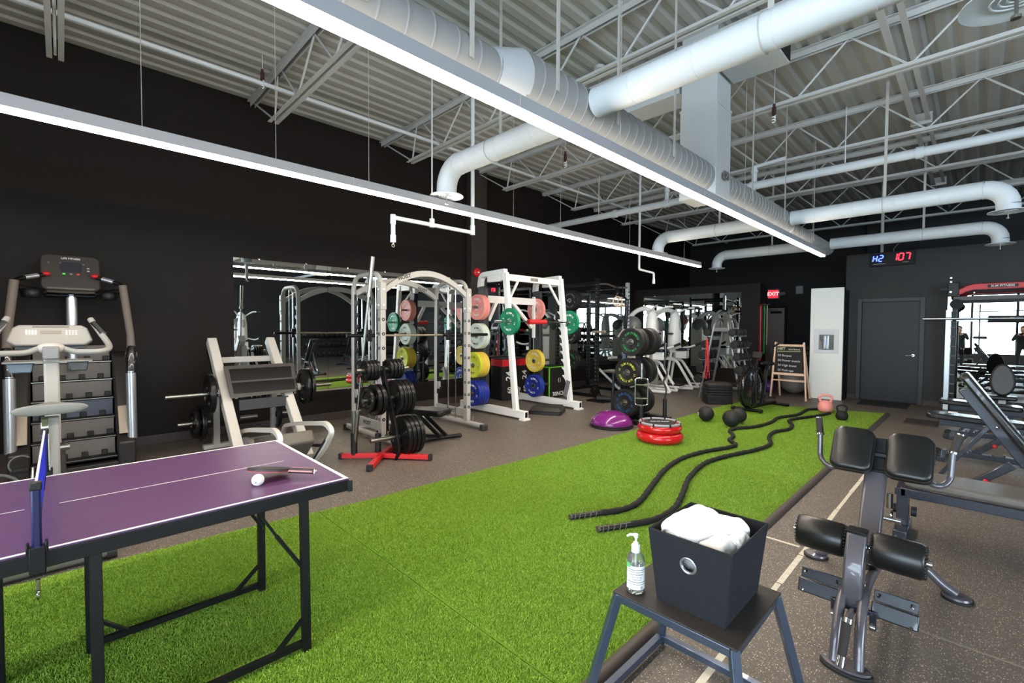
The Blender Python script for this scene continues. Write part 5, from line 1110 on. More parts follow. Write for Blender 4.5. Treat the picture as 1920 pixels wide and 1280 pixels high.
f(MB().tube([(-4.93, 3.50, 0.07), (-4.96, 3.60, 0.10)], 0.02, 12), 'wheel', RUB)

# ================================================================== WHITE HALF RACK
wr = thing('half_rack', 'white half rack with black rear columns and toothed front uprights', 'power rack', (-5.9, 6.03, 0))
f = P(wr); COLM = mat('slate_column_paint', (42, 43, 48), 0.45)
for y, s in ((5.32, 1), (6.75, -1)):
    f(MB().bx(-6.75, -5.08, y-0.045, y+0.045, 0.03, 0.15), 'base_beam', WHITEF, bevel=0.006)
    f(MB().bx(-5.085, -5.079, y-0.028, y+0.028, 0.045, 0.135), 'beam_opening', BLK, smooth=0)
    for x in (-6.7, -5.12): f(MB().bx(x-0.06, x+0.06, y-0.075, y+0.075, 0, 0.03), 'foot_plate', WHITEF, bevel=0.004)
    f(MB().bar((-6.10, y, 0.15), (-6.16, y, 2.22), 0.09, 0.17), 'rear_column', COLM, bevel=0.01)
    f(MB().bar((-5.32, y, 0.14), (-5.58, y, 2.42), 0.075, 0.09), 'front_upright', WHITEF, bevel=0.006)
    hp = fillet([(-6.22, y, 2.20), (-6.20, y, 2.42), (-5.58, y, 2.44)], 0.12, 6)
    g = MB()
    for a, b in zip(hp[:-1], hp[1:]): g.bar(a, b, 0.085, 0.085, up=(0, 1, 0))
    f(g, 'top_hook', WHITEF, smooth=0)
    f(MB().bx(-6.02, -5.68, y-0.03, y+0.03, 2.28, 2.40), 'top_gusset', WHITEF, bevel=0.01)
    pr_ = [(-5.50, 0.55)]
    def ux(z): return -5.34-0.26*(z-0.14)/2.28
    pr_ = [(ux(0.5)-0.02, 0.5)]
    for k in range(9):
        z = 0.55+k*0.15; pr_ += [(ux(z)-0.045, z), (ux(z)-0.10, z+0.05), (ux(z)-0.085, z+0.065), (ux(z)-0.05, z+0.05), (ux(z)-0.045, z+0.10)]
    pr_ += [(ux(1.95)-0.02, 1.95), (ux(1.95), 1.95), (ux(0.5), 0.5)]
    f(MB().prism(pr_, 0.012, Matrix(((1, 0, 0, 0), (0, 0, -1, y+s*0.03), (0, 1, 0, 0), (0, 0, 0, 1)))), 'toothed_plate', WHITEF, smooth=0)
    f(MB().bar((ux(0.45)-0.03, y+s*0.06, 0.22), (ux(0.45)+0.06, y+s*0.06, 0.52), 0.012, 0.09), 'spotter_arm', mat('grey_arm', (112, 112, 112), 0.4), bevel=0.003)
    f(MB().bx(ux(1.62)+0.04, ux(1.62)+0.09, y-0.02, y+0.02, 1.52, 1.62), 'bar_hook', STEEL, bevel=0.004)
    f(MB().bar((-5.56, y+s*0.04, 1.93), (-5.60, y+s*0.34, 2.34), 0.035, 0.035), 'corner_brace', WHITEF, bevel=0.004)
    for z in (1.85, 1.35, 0.85, 0.36): f(MB().tube([(-6.12, y-0.3 if s > 0 else y+0.04, z), (-6.12, y+0.0 if s > 0 else y+0.3, z)], 0.024, 12), 'storage_horn', STEEL)
f(MB().bar((-5.62, 5.28, 2.35), (-5.62, 6.79, 2.35), 0.07, 0.11), 'front_crossmember', WHITEF, bevel=0.006)
f(MB().bx(-5.583, -5.580, 5.93, 6.13, 2.32, 2.38), 'name_plate', mat('name_plate_grey', (150, 142, 128), 0.4), smooth=0)
text('name_print', 'HAMMER STRENGTH', 0.018, BLK, wr, Matrix.Translation(-wr.location) @ face_px((-5.5785, 6.03, 2.35)))
f(MB().bar((-6.14, 5.3, 2.0), (-6.14, 6.77, 2.0), 0.07, 0.13), 'rear_crossmember', WHITEF, bevel=0.006)
f(MB().bar((-6.13, 5.42, 1.62), (-6.13, 5.62, 1.98), 0.06, 0.06), 'gusset_bar', WHITEF, bevel=0.004); f(MB().bar((-6.13, 6.02, 1.96), (-6.13, 6.55, 1.5), 0.06, 0.06), 'gusset_bar', WHITEF, bevel=0.004)
f(MB().bar((-6.14, 6.62, 2.1), (-6.14, 6.62, 1.3), 0.05, 0.05), 'gusset_bar', WHITEF, bevel=0.004)
PINK = mat('salmon_pink_rubber', (240, 150, 140), 0.5); WPL = mat('pale_mint_rubber', (214, 222, 208), 0.5); YEL = mat('lime_yellow_rubber', (204, 206, 44), 0.5); YEL2 = mat('mustard_yellow_rubber', (222, 190, 70), 0.5); BLU = mat('royal_blue_rubber', (24, 44, 138), 0.45); GRN = mat('green_rubber', (6, 124, 84), 0.45)
YTX = mat('olive_print', (120, 120, 30), 0.6)
def bump_stack(y0, z, m, n, th, lab, tm, nums, x=-6.12, sgn=-1, m2=None, R_=0.222):
    for k in range(n):
        mm = m if (k == n-1 or not m2) else m2
        last = k == n-1
        yy = y0+sgn*(th*(k+0.5))
        bumper((x, yy, z), R_, th-0.004, mm, lab[0] if last or len(lab) == 1 else (lab[1] if n == 2 else lab[1]+', '+('innermost', 'second from inside', 'third from inside')[k]), None if last and len(lab) > 1 or n == 1 else 'storage plates '+str(round(y0, 1))+' '+str(round(z, 1)), 'OLYMPIC' if last and sgn < 0 else None, tm, nums)
DK = mat('dark_plate_print', (60, 60, 60), 0.6)
bump_stack(5.27, 1.85, PINK, 2, 0.07, ['outer salmon pink plate on the near white rack column', 'inner salmon pink plate on the near white rack column'], WHT, '25')
bump_stack(5.27, 1.35, WPL, 2, 0.075, ['outer pale mint plate on the near white rack column', 'inner pale mint plate on the near white rack column'], DK, '10')
bump_stack(5.27, 0.85, YEL, 4, 0.055, ['outermost lime yellow plate on the near white rack column', 'mustard yellow plate behind the lime one'], YTX, '35', m2=YEL2)
bump_stack(5.27, 0.36, BLU, 4, 0.06, ['outermost royal blue plate low on the near white rack column', 'royal blue plate behind the outermost at the near column'], WHT, '45')
for z, m, n, th, nm in ((1.85, PINK, 1, 0.06, 'salmon pink plate'), (0.85, YEL2, 2, 0.05, 'mustard yellow plate'), (0.36, BLU, 2, 0.06, 'royal blue plate')):
    bump_stack(6.70, z, m, n, th, ['front '+nm+' on the far white rack column', 'rear '+nm+' on the far white rack column'] if n > 1 else [nm+' on the far white rack column'], WHT, '25', m2=None)
bar = thing('olympic_barbell', 'barbell racked on the white half rack with a red neck pad', 'barbell', (-5.42, 6.03, 1.60))
MB().tube([(0, -0.66, 0), (0, 0.66, 0)], 0.0145, 12).build('shaft', mat('dark_bar', (70, 66, 64), 0.35, metal=0.8), bar)
for s in (-1, 1): MB().tube([(0, s*0.66, 0), (0, s*1.09, 0)], 0.025, 14).cyl((0, s*0.655, 0), (0, s*0.675, 0), 0.036, 16).build('sleeve', CHR, bar)
tag(MB().lathe([(0.016, -0.22), (0.045, -0.22), (0.048, -0.19), (0.040, -0.16), (0.043, 0), (0.040, 0.16), (0.048, 0.19), (0.045, 0.22), (0.016, 0.22)], 24, axis=(0, 1, 0)).build('neck_pad', RED, loc=(-5.42, 5.93, 1.60)), 'red foam neck pad on the barbell of the white half rack', 'bar pad')
bumper((-5.42, 5.27, 1.60), 0.222, 0.065, GRN, 'green bumper plate on the near end of the white rack barbell', None, 'OLYMPIC', WHT, '10')
bumper((-5.42, 6.83, 1.60), 0.222, 0.065, GRN, 'green bumper plate on the far end of the white rack barbell', None, 'OLYMPIC', WHT, '10')

spd = MB()
def octo(w_, d_, c): return [(w_/2-c, d_/2), (w_/2, d_/2-c), (w_/2, -d_/2+c), (w_/2-c, -d_/2), (-w_/2+c, -d_/2), (-w_/2, -d_/2+c), (-w_/2, d_/2-c), (-w_/2+c, d_/2)]
def step_riser(name, loc, rz, w_, d_, h, label, group=None, top=True):
    t = thing(name, label, 'exercise step', loc, rz, group)
    a, b = octo(w_, d_, 0.03), octo(w_*0.86, d_*0.80, 0.03); n = 8
    m1 = MB().prism(octo(w_, d_, 0.03), h*0.42, T((0, 0, h*0.21)))
    m1.build('base_tier', RUB, t, bevel=0.004)
    vs = [(x, y, h*0.48) for x, y in a]+[(x, y, h) for x, y in b]
    MB().add(vs, [tuple(range(n-1, -1, -1)), tuple(range(n, 2*n))]+[(i, (i+1) % n, n+(i+1) % n, n+i) for i in range(n)]).build('upper_tier', mat('step_top_brown_black', (52, 47, 43), 0.6, bump=0.3), t, bevel=0.004)
    return t
step_riser('step_platform', (-5.31, 6.10, 0), R(28), 0.56, 0.50, 0.125, 'low black two-tier step platform on the floor before the white half rack')

# plyo boxes and side mirror clutter beyond the rack
def plyo(loc, sx, sy, sz, rz, band, label, words):
    t = thing('plyo_box', label, 'plyo box', loc, rz)
    MB().bx(-sx/2, sx/2, -sy/2, sy/2, 0, sz).build('foam_block', BLKM, t, bevel=0.012)
    if band == 'red': MB().bx(sx/2, sx/2+0.003, -sy/2+0.01, sy/2-0.01, sz-0.16, sz-0.02).bx(-sx/2+0.01, sx/2-0.01, -sy/2-0.003, -sy/2, sz-0.16, sz-0.02).build('red_band', RED, t, smooth=0)
    else: MB().bx(sx/2, sx/2+0.003, -sy/2, -sy/2+0.04, 0.01, sz-0.01).bx(-sx/2, -sx/2+0.04, -sy/2-0.003, -sy/2, 0, sz).bx(-sx/2, sx/2, -sy/2-0.003, -sy/2, sz-0.03, sz).bx(sx/2, sx/2+0.003, -sy/2, sy/2, sz-0.03, sz-0.01).build('green_edge', mat('lime_edge', (110, 200, 50), 0.5), t, smooth=0)
    for s_, y, z, size, rr in words: text('lettering', s_, size, WHT, t, T((sx/2+0.004, y, z), pi/2, 0, pi/2) @ Matrix.Rotation(rr, 4, 'Z'), bold=True)
    return t
plyo((-6.98, 6.60, 0), 0.40, 0.36, 0.86, R(-8), 'red', 'black foam box with a red top band, left of the pair behind the white rack', [('24', 0.0, 0.50, 0.2, pi/2), ('60', 0.02, 0.2, 0.14, pi/2)])
plyo((-6.98, 7.02, 0), 0.40, 0.36, 0.86, R(4), 'red', 'black foam box with a red top band, right of the pair behind the white rack', [('24', 0.0, 0.50, 0.2, pi/2), ('60', 0.02, 0.2, 0.14, pi/2)])
plyo((-6.55, 7.62, 0), 0.42, 0.62, 0.68, R(0), 'green', 'black foam box with lime green edges and white footprint marks', [('30INCH', 0.02, 0.08, 0.12, 0), ('( )', 0.04, 0.38, 0.10, 0)])
# ================================================================== BLACK POWER RACK with rings
pr_k = thing('power_rack', 'black power rack with hanging rings and a racked barbell beyond the white rack', 'power rack', (-6.3, 8.8, 0))
f = P(pr_k)
HOLE = mat('hole_grey', (120, 120, 122), 0.4)
for x in (-5.75, -6.85):
    for y in (8.2, 9.4):
        m = mat('upright_painted_light', (190, 190, 194), 0.3, metal=0.4) if (x > -6 and y > 9) else BLK  # far front upright coloured pale to stand for the light on it
        f(MB().bx(x-0.038, x+0.038, y-0.038, y+0.038, 0.03, 2.55), 'upright', m, bevel=0.004)
        g = MB()
        for k in range(26): z = 0.3+k*0.085; g.cyl((x-0.002, y-0.040, z), (x-0.002, y-0.038, z), 0.011, 8).cyl((x+0.038, y, z), (x+0.040, y, z), 0.011, 8)
        f(g, 'pin_hole', HOLE, smooth=0)
        if x > -6:
            g = MB(); 
            for k in range(22): z = 0.5+k*0.085; g.bar((x+0.03, y-0.03, z+0.03), (x+0.07, y-0.03, z+0.055), 0.012, 0.018)
            f(g, 'toothed_edge', BLK, smooth=0)
            f(MB().prism([(x-0.16, 0.03), (x+0.16, 0.03), (x+0.05, 0.34), (x-0.05, 0.34)], 0.012, Matrix(((1, 0, 0, 0), (0, 0, -1, y-0.045), (0, 1, 0, 0), (0, 0, 0, 1)))), 'gusset_plate', BLK, smooth=0)
            for bx_, bz in ((-0.1, 0.08), (0.1, 0.08), (0.0, 0.2), (-0.03, 0.3), (0.03, 0.3)): f(MB().cyl((x+bx_, y-0.052, bz), (x+bx_, y-0.06, bz), 0.012, 8), 'bolt', CHR)
for y in (8.2, 9.4): f(MB().bx(-7.0, -5.35, y-0.035, y+0.035, 0, 0.07), 'floor_beam', BLK, bevel=0.004); f(MB().bx(-6.85, -5.75, y-0.035, y+0.035, 2.42, 2.49), 'top_beam', BLK, bevel=0.004)
f(MB().bx(-6.89, -6.81, 8.2, 9.4, 2.3, 2.37), 'rear_beam', BLK, bevel=0.004); f(MB().bx(-6.89, -6.81, 8.2, 9.4, 0, 0.07), 'rear_floor_beam', BLK, bevel=0.004)
f(MB().tube(fillet([(-5.75, 8.2, 2.44), (-5.70, 8.5, 2.46), (-5.68, 8.8, 2.40), (-5.70, 9.1, 2.42), (-5.75, 9.4, 2.44)], 0.1), 0.019, 12), 'pull_up_bar', mat('worn_bar', (110, 98, 92), 0.4, metal=0.5))
f(MB().bx(-5.79, -5.71, 8.24, 9.36, 0.80, 0.88), 'name_beam', BLK, bevel=0.004); text('maker_lettering', 'X-M FITNESS', 0.07, WHT, pr_k, Matrix.Translation(-pr_k.location) @ face_px((-5.709, 8.75, 0.84)), bold=True)
for y in (8.2, 9.4): f(MB().bar((-5.7, y, 1.33), (-5.30, y, 1.33), 0.05, 0.06), 'spotter_arm', BLK, bevel=0.004)
f(MB().bar((-5.36, 8.75, 2.1), (-5.40, 8.75, 1.45), 0.06, 0.06), 'lever_post', GUNB, bevel=0.004); f(MB().bar((-5.40, 8.75, 1.45), (-5.46, 8.62, 1.28), 0.08, 0.10), 'lever_joint', LPF, bevel=0.005); f(MB().bar((-5.40, 8.72, 1.2), (-5.40, 8.72, 0.35), 0.06, 0.06), 'lever_post', mat('blue_grey_post', (96, 112, 138), 0.35, metal=0.3), bevel=0.004)
f(MB().bar((-5.40, 8.72, 0.40), (-5.40, 8.72, 0.0), 0.07, 0.07), 'lever_foot', BLK, bevel=0.004); f(MB().bar((-5.38, 8.8, 2.1), (-5.74, 8.8, 2.42), 0.04, 0.04), 'lever_hanger', BLK, bevel=0.004)
f(MB().bar((-5.72, 8.24, 0.62), (-5.34, 8.62, 0.1), 0.02, 0.05), 'diagonal_brace', STEEL, bevel=0.003); f(MB().bx(-5.76, -5.35, 8.3, 8.8, 0.55, 0.58), 'step_plate', mat('bronze_plate', (102, 92, 82), 0.4, metal=0.5), bevel=0.003)
for s in (0, 1): f(MB().cyl((-5.40+s*0.0, 7.72+s*0.03, 0.075+s*0.0), (-5.12, 7.86, 0.075), 0.055 if not s else 0.03, 18), 'roller_foot', RUB)
f(MB().bx(-5.62, -5.2, 7.66, 8.16, 0.0, 0.03), 'foot_plate', BLK, bevel=0.004)
RINGW = mat('pale_ring_wood', (226, 190, 156), 0.5)
for y, a in ((8.78, -0.75), (8.98, -1.1)):
    t = thing('gymnastic_ring', 'pale wooden gymnastic ring on a black strap, %s of the pair in the black rack' % ('left' if y < 8.9 else 'right'), 'gym ring', (-5.62, y, 2.09))
    MB().ring((0, 0, 0), 0.10, 0.015, (cos(a), sin(a), 0), 28, 10).build('ring', RINGW, t); MB().bx(-0.004, 0.004, -0.018, 0.018, 0.085, 0.36).build('strap', BLKM, t, smooth=0); MB().bx(-0.012, 0.012, -0.022, 0.022, 0.15, 0.19).build('buckle', STEEL, t, bevel=0.003)
for z, tm, nm in ((2.10, mat('grey_plate_print', (130, 130, 130), 0.6), 'grey'), (1.37, mat('cream_plate_print', (200, 184, 160), 0.6), 'cream'), (0.78, mat('green_plate_print', (40, 150, 80), 0.6), 'green')):
    f(MB().tube([(-6.32, 7.90, z), (-6.32, 8.2, z)], 0.024, 12), 'storage_horn', STEEL)
    for k, y in enumerate((8.0, 8.09)): bumper((-6.32, y, z), 0.225, 0.08, RUB, ('outer' if k == 0 else 'inner')+' black plate with %s print on the black rack' % nm, None, 'X-M FITNESS' if k == 0 else None, tm, '45')
f(MB().bx(-6.85, -6.25, 8.16, 8.24, 2.07, 2.14), 'horn_beam', BLK, bevel=0.004); f(MB().bx(-6.85, -6.25, 8.16, 8.24, 1.34, 1.41), 'horn_beam', BLK, bevel=0.004); f(MB().bx(-6.85, -6.25, 8.16, 8.24, 0.75, 0.82), 'horn_beam', BLK, bevel=0.004)
bar = thing('olympic_barbell', 'barbell racked on the black power rack with a red pad near its far end', 'barbell', (-5.52, 8.8, 1.42))
MB().tube([(0, -0.66, 0), (0, 0.66, 0)], 0.0145, 12).build('shaft', STEEL, bar)
for s in (-1, 1): MB().tube([(0, s*0.66, 0), (0, s*1.07, 0)], 0.025, 14).cyl((0, s*0.655, 0), (0, s*0.675, 0), 0.036, 16).build('sleeve', mat('worn_brass_sleeve', (186, 174, 154), 0.35, metal=0.7), bar)
tag(MB().lathe([(0.016, -0.20), (0.045, -0.20), (0.048, -0.17), (0.040, -0.14), (0.040, 0.14), (0.048, 0.17), (0.045, 0.20), (0.016, 0.20)], 24, axis=(0, 1, 0)).build('bar_pad', RED, loc=(-5.52, 9.1, 1.42)), 'red foam pad on the barbell of the black power rack', 'bar pad')

# ================================================================== BUMPER TREE and upright bars
bt_ = thing('bumper_tree', 'black upright rack post holding three tiers of lettered bumper plates', 'weight rack', (-3.95, 6.72, 0))
f = P(bt_)
f(MB().bar((-3.93, 6.74, 0.05), (-3.88, 6.74, 1.42), 0.08, 0.05), 'post', BLK, bevel=0.005)
f(MB().bx(-4.45, -3.60, 6.70, 6.78, 0, 0.06), 'floor_beam', BLK, bevel=0.005); f(MB().bx(-4.0, -3.92, 6.32, 7.15, 0, 0.06), 'floor_beam', BLK, bevel=0.005)
f(MB().bx(-3.92, -3.56, 6.30, 6.40, 0, 0.05), 'holder_foot', BLK, bevel=0.005); f(MB().bx(-3.98, -3.50, 7.02, 7.12, 0, 0.05), 'holder_foot', BLK, bevel=0.005)
GRP = mat('green_plate_print', (40, 150, 80), 0.6); YLP = mat('yellow_plate_print', (208, 210, 60), 0.6); BLP = mat('blue_plate_print', (40, 90, 150), 0.6)
for x, z, tm, nums, nm in ((-3.88, 1.28, GRP, '10', 'green'), (-3.94, 0.79, YLP, '15', 'yellow'), (-3.98, 0.30, BLP, '45', 'blue')):
    f(MB().tube([(x, 6.36, z), (x, 7.12, z)], 0.024, 14), 'peg', STEEL)
    for k, y in enumerate((6.49, 6.60, 6.88, 6.99)):
        lab = 'black plate with %s print, %s on the bumper tree' % (nm, ('foremost', 'second from front', 'third from front', 'rearmost')[k])
        bumper((x, y, z), 0.225, 0.095, RUB, lab, 'lettered bumper plates on the tree', 'X-M FITNESS' if k == 0 else None, tm, nums)
for x, y, h in ((-4.38, 6.74, 0.42), (-3.62, 6.35, 0.30), (-3.60, 7.07, 0.34)): f(MB().tube([(x, y, 0.04), (x, y, h)], 0.032, 16), 'bar_holder', RUB)
f(MB().tube([(-4.38, 6.74, 0.3), (-4.38, 6.74, 0.72)], 0.022, 12), 'holder_tube', NAVY)
tb = thing('tricep_bar', 'chrome ladder-shaped tricep bar standing before the bumper tree', 'barbell', (-3.62, 6.35, 0.10))
MB().tube([(0, 0, 0), (0, 0, 0.22)], 0.024, 14).build('sleeve', CHR, tb); MB().tube([(0, 0, 0.62), (0, 0, 0.86)], 0.024, 14).build('sleeve', CHR, tb)
MB().tube(fillet([(0, -0.001, 0.21), (-0.075, -0.055, 0.225), (-0.075, -0.055, 0.62), (0, 0, 0.635)], 0.02, 4), 0.012, 10).tube(fillet([(0, 0.001, 0.21), (0.075, 0.055, 0.225), (0.075, 0.055, 0.62), (0, 0, 0.635)], 0.02, 4), 0.012, 10).build('loop_frame', CHR, tb)
for z in (0.32, 0.53): MB().tube([(-0.075, -0.055, z), (0.075, 0.055, z)], 0.013, 10).build('grip', CHR, tb)
ez = thing('curl_bar', 'dark zigzag curl bar standing at the right of the bumper tree', 'barbell', (-3.60, 7.07, 0.08))
MB().tube(fillet([(0, 0, 0), (0.0, 0, 0.28), (0.02, 0.02, 0.42), (-0.03, -0.02, 0.55), (0.035, 0.03, 0.68), (-0.02, -0.02, 0.80), (0.0, 0, 0.95)], 0.06, 5), 0.0145, 10).build('shaft', mat('dark_bar', (70, 66, 64), 0.35, metal=0.8), ez); MB().tube([(0, 0, 0.94), (0, 0, 1.18)], 0.024, 12).build('sleeve', GUNB, ez)

# ================================================================== WHITE SELECTOR MACHINES
def press_machine(loc, rz, label):
    t = thing('selector_machine', label, 'weight machine', loc, rz, 'white selector machines by the partition')
    TOW_ = mat('beige_tower', (196, 190, 176), 0.45); HOOD = mat('grey_hood', (112, 114, 112), 0.35); INS = mat('grey_inset', (166, 166, 160), 0.5)
    # local: +x is the user side
    for s in (-1, 1):
        MB().tube(fillet([(-0.75, s*0.30, 0.05), (0.55, s*0.20, 0.05)], 0.1), 0.035, 12).build('base_tube', WHITEF, t)
        MB().tube(fillet([(0.55, s*0.20, 0.05), (0.12, s*0.16, 0.72), (-0.35, s*0.14, 0.76)], 0.10, 6), 0.034, 12).build('slanted_leg', WHITEF, t)
        MB().tube(fillet([(-0.15, s*0.13, 0.05), (-0.02, s*0.12, 0.95), (-0.05, s*0.10, 1.3)], 0.08, 5), 0.032, 12).build('upright_tube', WHITEF, t)
        MB().tube(fillet([(-0.05, s*0.10, 1.08), (0.16, s*0.38, 1.00), (0.42, s*0.46, 1.10)], 0.12, 6), 0.026, 12).build('press_arm', WHITEF, t)
        MB().tube([(0.36, s*0.44, 1.075), (0.50, s*0.48, 1.14)], 0.03, 12).build('hand_grip', RUB, t)
        MB().tube(fillet([(-0.05, s*0.11, 1.86), (0.22, s*0.28, 2.02), (0.42, s*0.44, 2.0)], 0.1, 6), 0.024, 12).build('overhead_bar', WHITEF, t)
        MB().tube([(0.34, s*0.38, 2.01), (0.50, s*0.50, 1.99)], 0.03, 12).build('overhead_grip', RUB, t)
    MB().box((0.0, 0, 0.06), (0.08, 0.62, 0.06)).build('cross_base', WHITEF, t, bevel=0.01)
    MB().lathe([(0.0, 0.90), (0.13, 0.90), (0.16, 1.0), (0.16, 1.25), (0.145, 1.6), (0.11, 1.84), (0.06, 1.94), (0, 1.96)], 24).build('pillar_shell', WHITEF, t, smooth=70)
    MB().ball((0.105, 0, 1.55), (0.055, 0.075, 0.20), 18, 12).build('inset', INS, t)
    g = MB(); pp = [(0.0, 0, 1.88), (-0.16, 0, 1.98), (-0.40, 0, 1.93), (-0.62, 0, 1.72), (-0.68, 0, 1.5)]
    MB().tube(fillet(pp, 0.12, 5), 0.055, 14).build('curved_arm', WHITEF, t)
    MB().ball((-0.52, 0, 1.58), (0.24, 0.20, 0.22), 20, 12).build('hood', HOOD, t)
    text('maker_lettering', 'HAMMER', 0.04, mat('navy_print', (40, 50, 90), 0.6), t, face_px((-0.28, 0, 1.58)))
    MB().bx(-0.70, -0.36, -0.16, 0.16, 0.06, 1.56).build('stack_tower', TOW_, t, bevel=0.012)
    g = MB()
    for k in range(14): g.bx(-0.36, -0.335, -0.10, 0.10, 0.18+k*0.05, 0.222+k*0.05)
    g.build('weight_stack', BLKM, t, smooth=0)['kind'] = 'stuff'
    MB().prism(rrect(0.28, 0.30, 0.06), 0.06, T((0.20, 0, 0.98), 0, 0, 0)).build('seat_pad', VINYL, t, bevel=0.015)
    MB().bx(0.06, 0.34, -0.10, 0.10, 0.76, 0.95).build('seat_housing', WHITEF, t, bevel=0.02)
    MB().tube([(0.02, -0.42, 1.37), (0.02, 0.42, 1.37)], 0.016, 10).build('rest_bar', BLK, t)
    for s in (-1, 1): MB().tube([(0.02, s*0.22, 1.37), (0.02, s*0.44, 1.37)], 0.024, 10).build('rest_grip', RUB, t)
    MB().bx(0.30, 0.62, 0.16, 0.46, 0.16, 0.20).build('foot_step', RUB, t, bevel=0.006); MB().bx(0.30, 0.62, 0.16, 0.46, 0.125, 0.16).build('step_frame', WHITEF, t, bevel=0.006)
    return t
press_machine((-5.42, 9.95, 0), R(4), 'white selector machine with a grey hood, nearer to the black power rack')
press_machine((-5.36, 10.98, 0), R(4), 'white selector machine with a grey hood, nearer to the partition mirror')

# ================================================================== DUMBBELL RACK
dr = thing('dumbbell_rack', 'silver A-shaped dumbbell rack with two rounded hoop frames', 'weight rack', (-3.78, 10.08, 0))
f = P(dr)
HOOP = mat('satin_grey_hoop', (132, 130, 130), 0.3, metal=0.5)
for s, xb, xt in ((-1, -4.20, -3.90), (1, -3.34, -3.66)):
    f(MB().tube(fillet([(xb, 9.78, 0.0), (xt, 9.82, 1.70), (xt, 10.34, 1.70), (xb, 10.38, 0.0)], 0.24, 9), 0.027, 14), 'hoop_frame', HOOP)
    for z in (1.36, 1.11, 0.86, 0.59, 0.36):
        u = z/1.7; x = xb+(xt-xb)*u
        for d in (0.03, 0.12): f(MB().tube([(x+s*d*1.0, 9.72, z-0.02+0.015*(d > 0.1)), (x+s*d*1.0, 10.46, z-0.02+0.015*(d > 0.1))], 0.011, 8), 'saddle_rail', SILV)
        for yy in (9.79, 10.37): f(MB().bar((x, yy, z-0.03), (x+s*0.14, yy, z-0.015), 0.02, 0.02), 'saddle_arm', SILV, smooth=0)
f(MB().bx(-3.93, -3.63, 9.80, 9.86, 1.44, 1.52), 'top_plate', HOOP, bevel=0.006); f(MB().bx(-3.93, -3.63, 10.30, 10.36, 1.44, 1.52), 'top_plate', HOOP, bevel=0.006); f(MB().bx(-4.16, -3.38, 10.05, 10.11, 0.22, 0.27), 'tie_beam', HOOP, bevel=0.005)
for yy in (10.0, 10.16): f(MB().bx(-4.18, -4.12, yy-0.28, yy+0.28, 0.22, 0.27), 'side_tie', HOOP, bevel=0.005)
def dumbbell(loc, r, L, label, grp, rz=0):
    key = ('d', round(r, 3), round(L, 3))
    if key in PLC:
        o = copy_tree(PLC[key]); o.location = loc; o.rotation_euler.z = rz; return tag(o, label, 'dumbbell', grp)
    t = thing('dumbbell', label, 'dumbbell', loc, rz, grp); h = L/2
    for s in (-1, 1):
        pr = [(0, s*(h-0.09)), (r*0.8, s*(h-0.09)), (r, s*(h-0.075)), (r, s*(h-0.015)), (r*0.85, s*h), (r*0.3, s*(h+0.002)), (0, s*(h+0.002))]
        MB().lathe(pr, 24, axis=(0, 1, 0)).build('head', RUB, t, smooth=30)
    MB().tube([(0, -h+0.09, 0), (0, -h*0.3, 0), (0, 0, 0), (0, h*0.3, 0), (0, h-0.09, 0)], [0.014, 0.015, 0.017, 0.015, 0.014], 12).build('handle', CHR, t)
    PLC[key] = t; return t
TN = ['top', 'second', 'third', 'fourth', 'lowest']
for s, xb, xt in ((-1, -4.20, -3.90), (1, -3.34, -3.66)):
    for i, z in enumerate((1.36, 1.11, 0.86, 0.59, 0.36)):
        u = z/1.7; x = xb+(xt-xb)*u+s*0.075; r = (0.078, 0.082, 0.075 if s > 0 else 0.092, 0.088, 0.092)[i]
        for k, y in enumerate((9.86, 10.28)):
            dumbbell((x, y, z+r-0.02), r, 0.30, 'black dumbbell on the %s tier, %s side, %s end of the A-shaped rack' % (TN[i], 'left' if s < 0 else 'right', 'near' if k == 0 else 'far'), 'dumbbells on the A-shaped rack')
bnd = thing('resistance_band', 'red looped band hanging on the left side of the dumbbell rack', 'resistance band', (-4.02, 9.70, 1.30))
MB().tube([(0.0, 0, 0.0), (0.012, 0, -0.3), (0.03, 0, -0.62), (0.0, 0.01, -0.86), (-0.03, 0.01, -0.84), (-0.02, 0.01, -0.5), (-0.015, 0.01, -0.1)], 0.009, 8, closed=True).build('band', RED, bnd)
MB().tube([(0.0, 0.02, 0.0), (0.03, 0.02, -0.4), (0.06, 0.02, -0.84), (0.04, 0.02, -0.5), (0.02, 0.02, -0.1)], 0.007, 8, closed=True).build('band', RED, bnd)

# stack of steps
lastz = 0
wd = thing('wedge_block', 'black wedge-sided foam block at the bottom of the step stack', 'exercise block', (-3.66, 9.38, 0), R(38))
MB().bx(-0.24, 0.24, -0.19, 0.19, 0.0, 0.19).build('block', RUB, wd, bevel=0.012); MB().prism([(-0.23, 0.17), (-0.23, 0.10), (0.22, 0.02), (0.22, 0.06)], 0.386, T((0, 0, 0), pi/2, 0, 0)).build('wedge_groove', BLKM, wd, bevel=0.003)
for i in range(3):
    t = thing('step_riser', 'black step riser in the stack, %s above the wedge block' % ('first', 'second', 'third')[i], 'exercise step', (-3.66, 9.38, 0.19+i*0.05), R(38), 'stacked step risers')
    MB().prism(octo(0.50, 0.40, 0.05), 0.034, T((0, 0, 0.017))).build('slab', RUB, t, bevel=0.008); MB().prism(octo(0.46, 0.36, 0.05), 0.016, T((0, 0, 0.042))).build('foot_rim', BLKM, t, smooth=0)
step_riser('step_riser', (-3.66, 9.38, 0.34), R(38), 0.48, 0.38, 0.085, 'topmost step of the stack beside the dumbbell rack, with a raised centre')

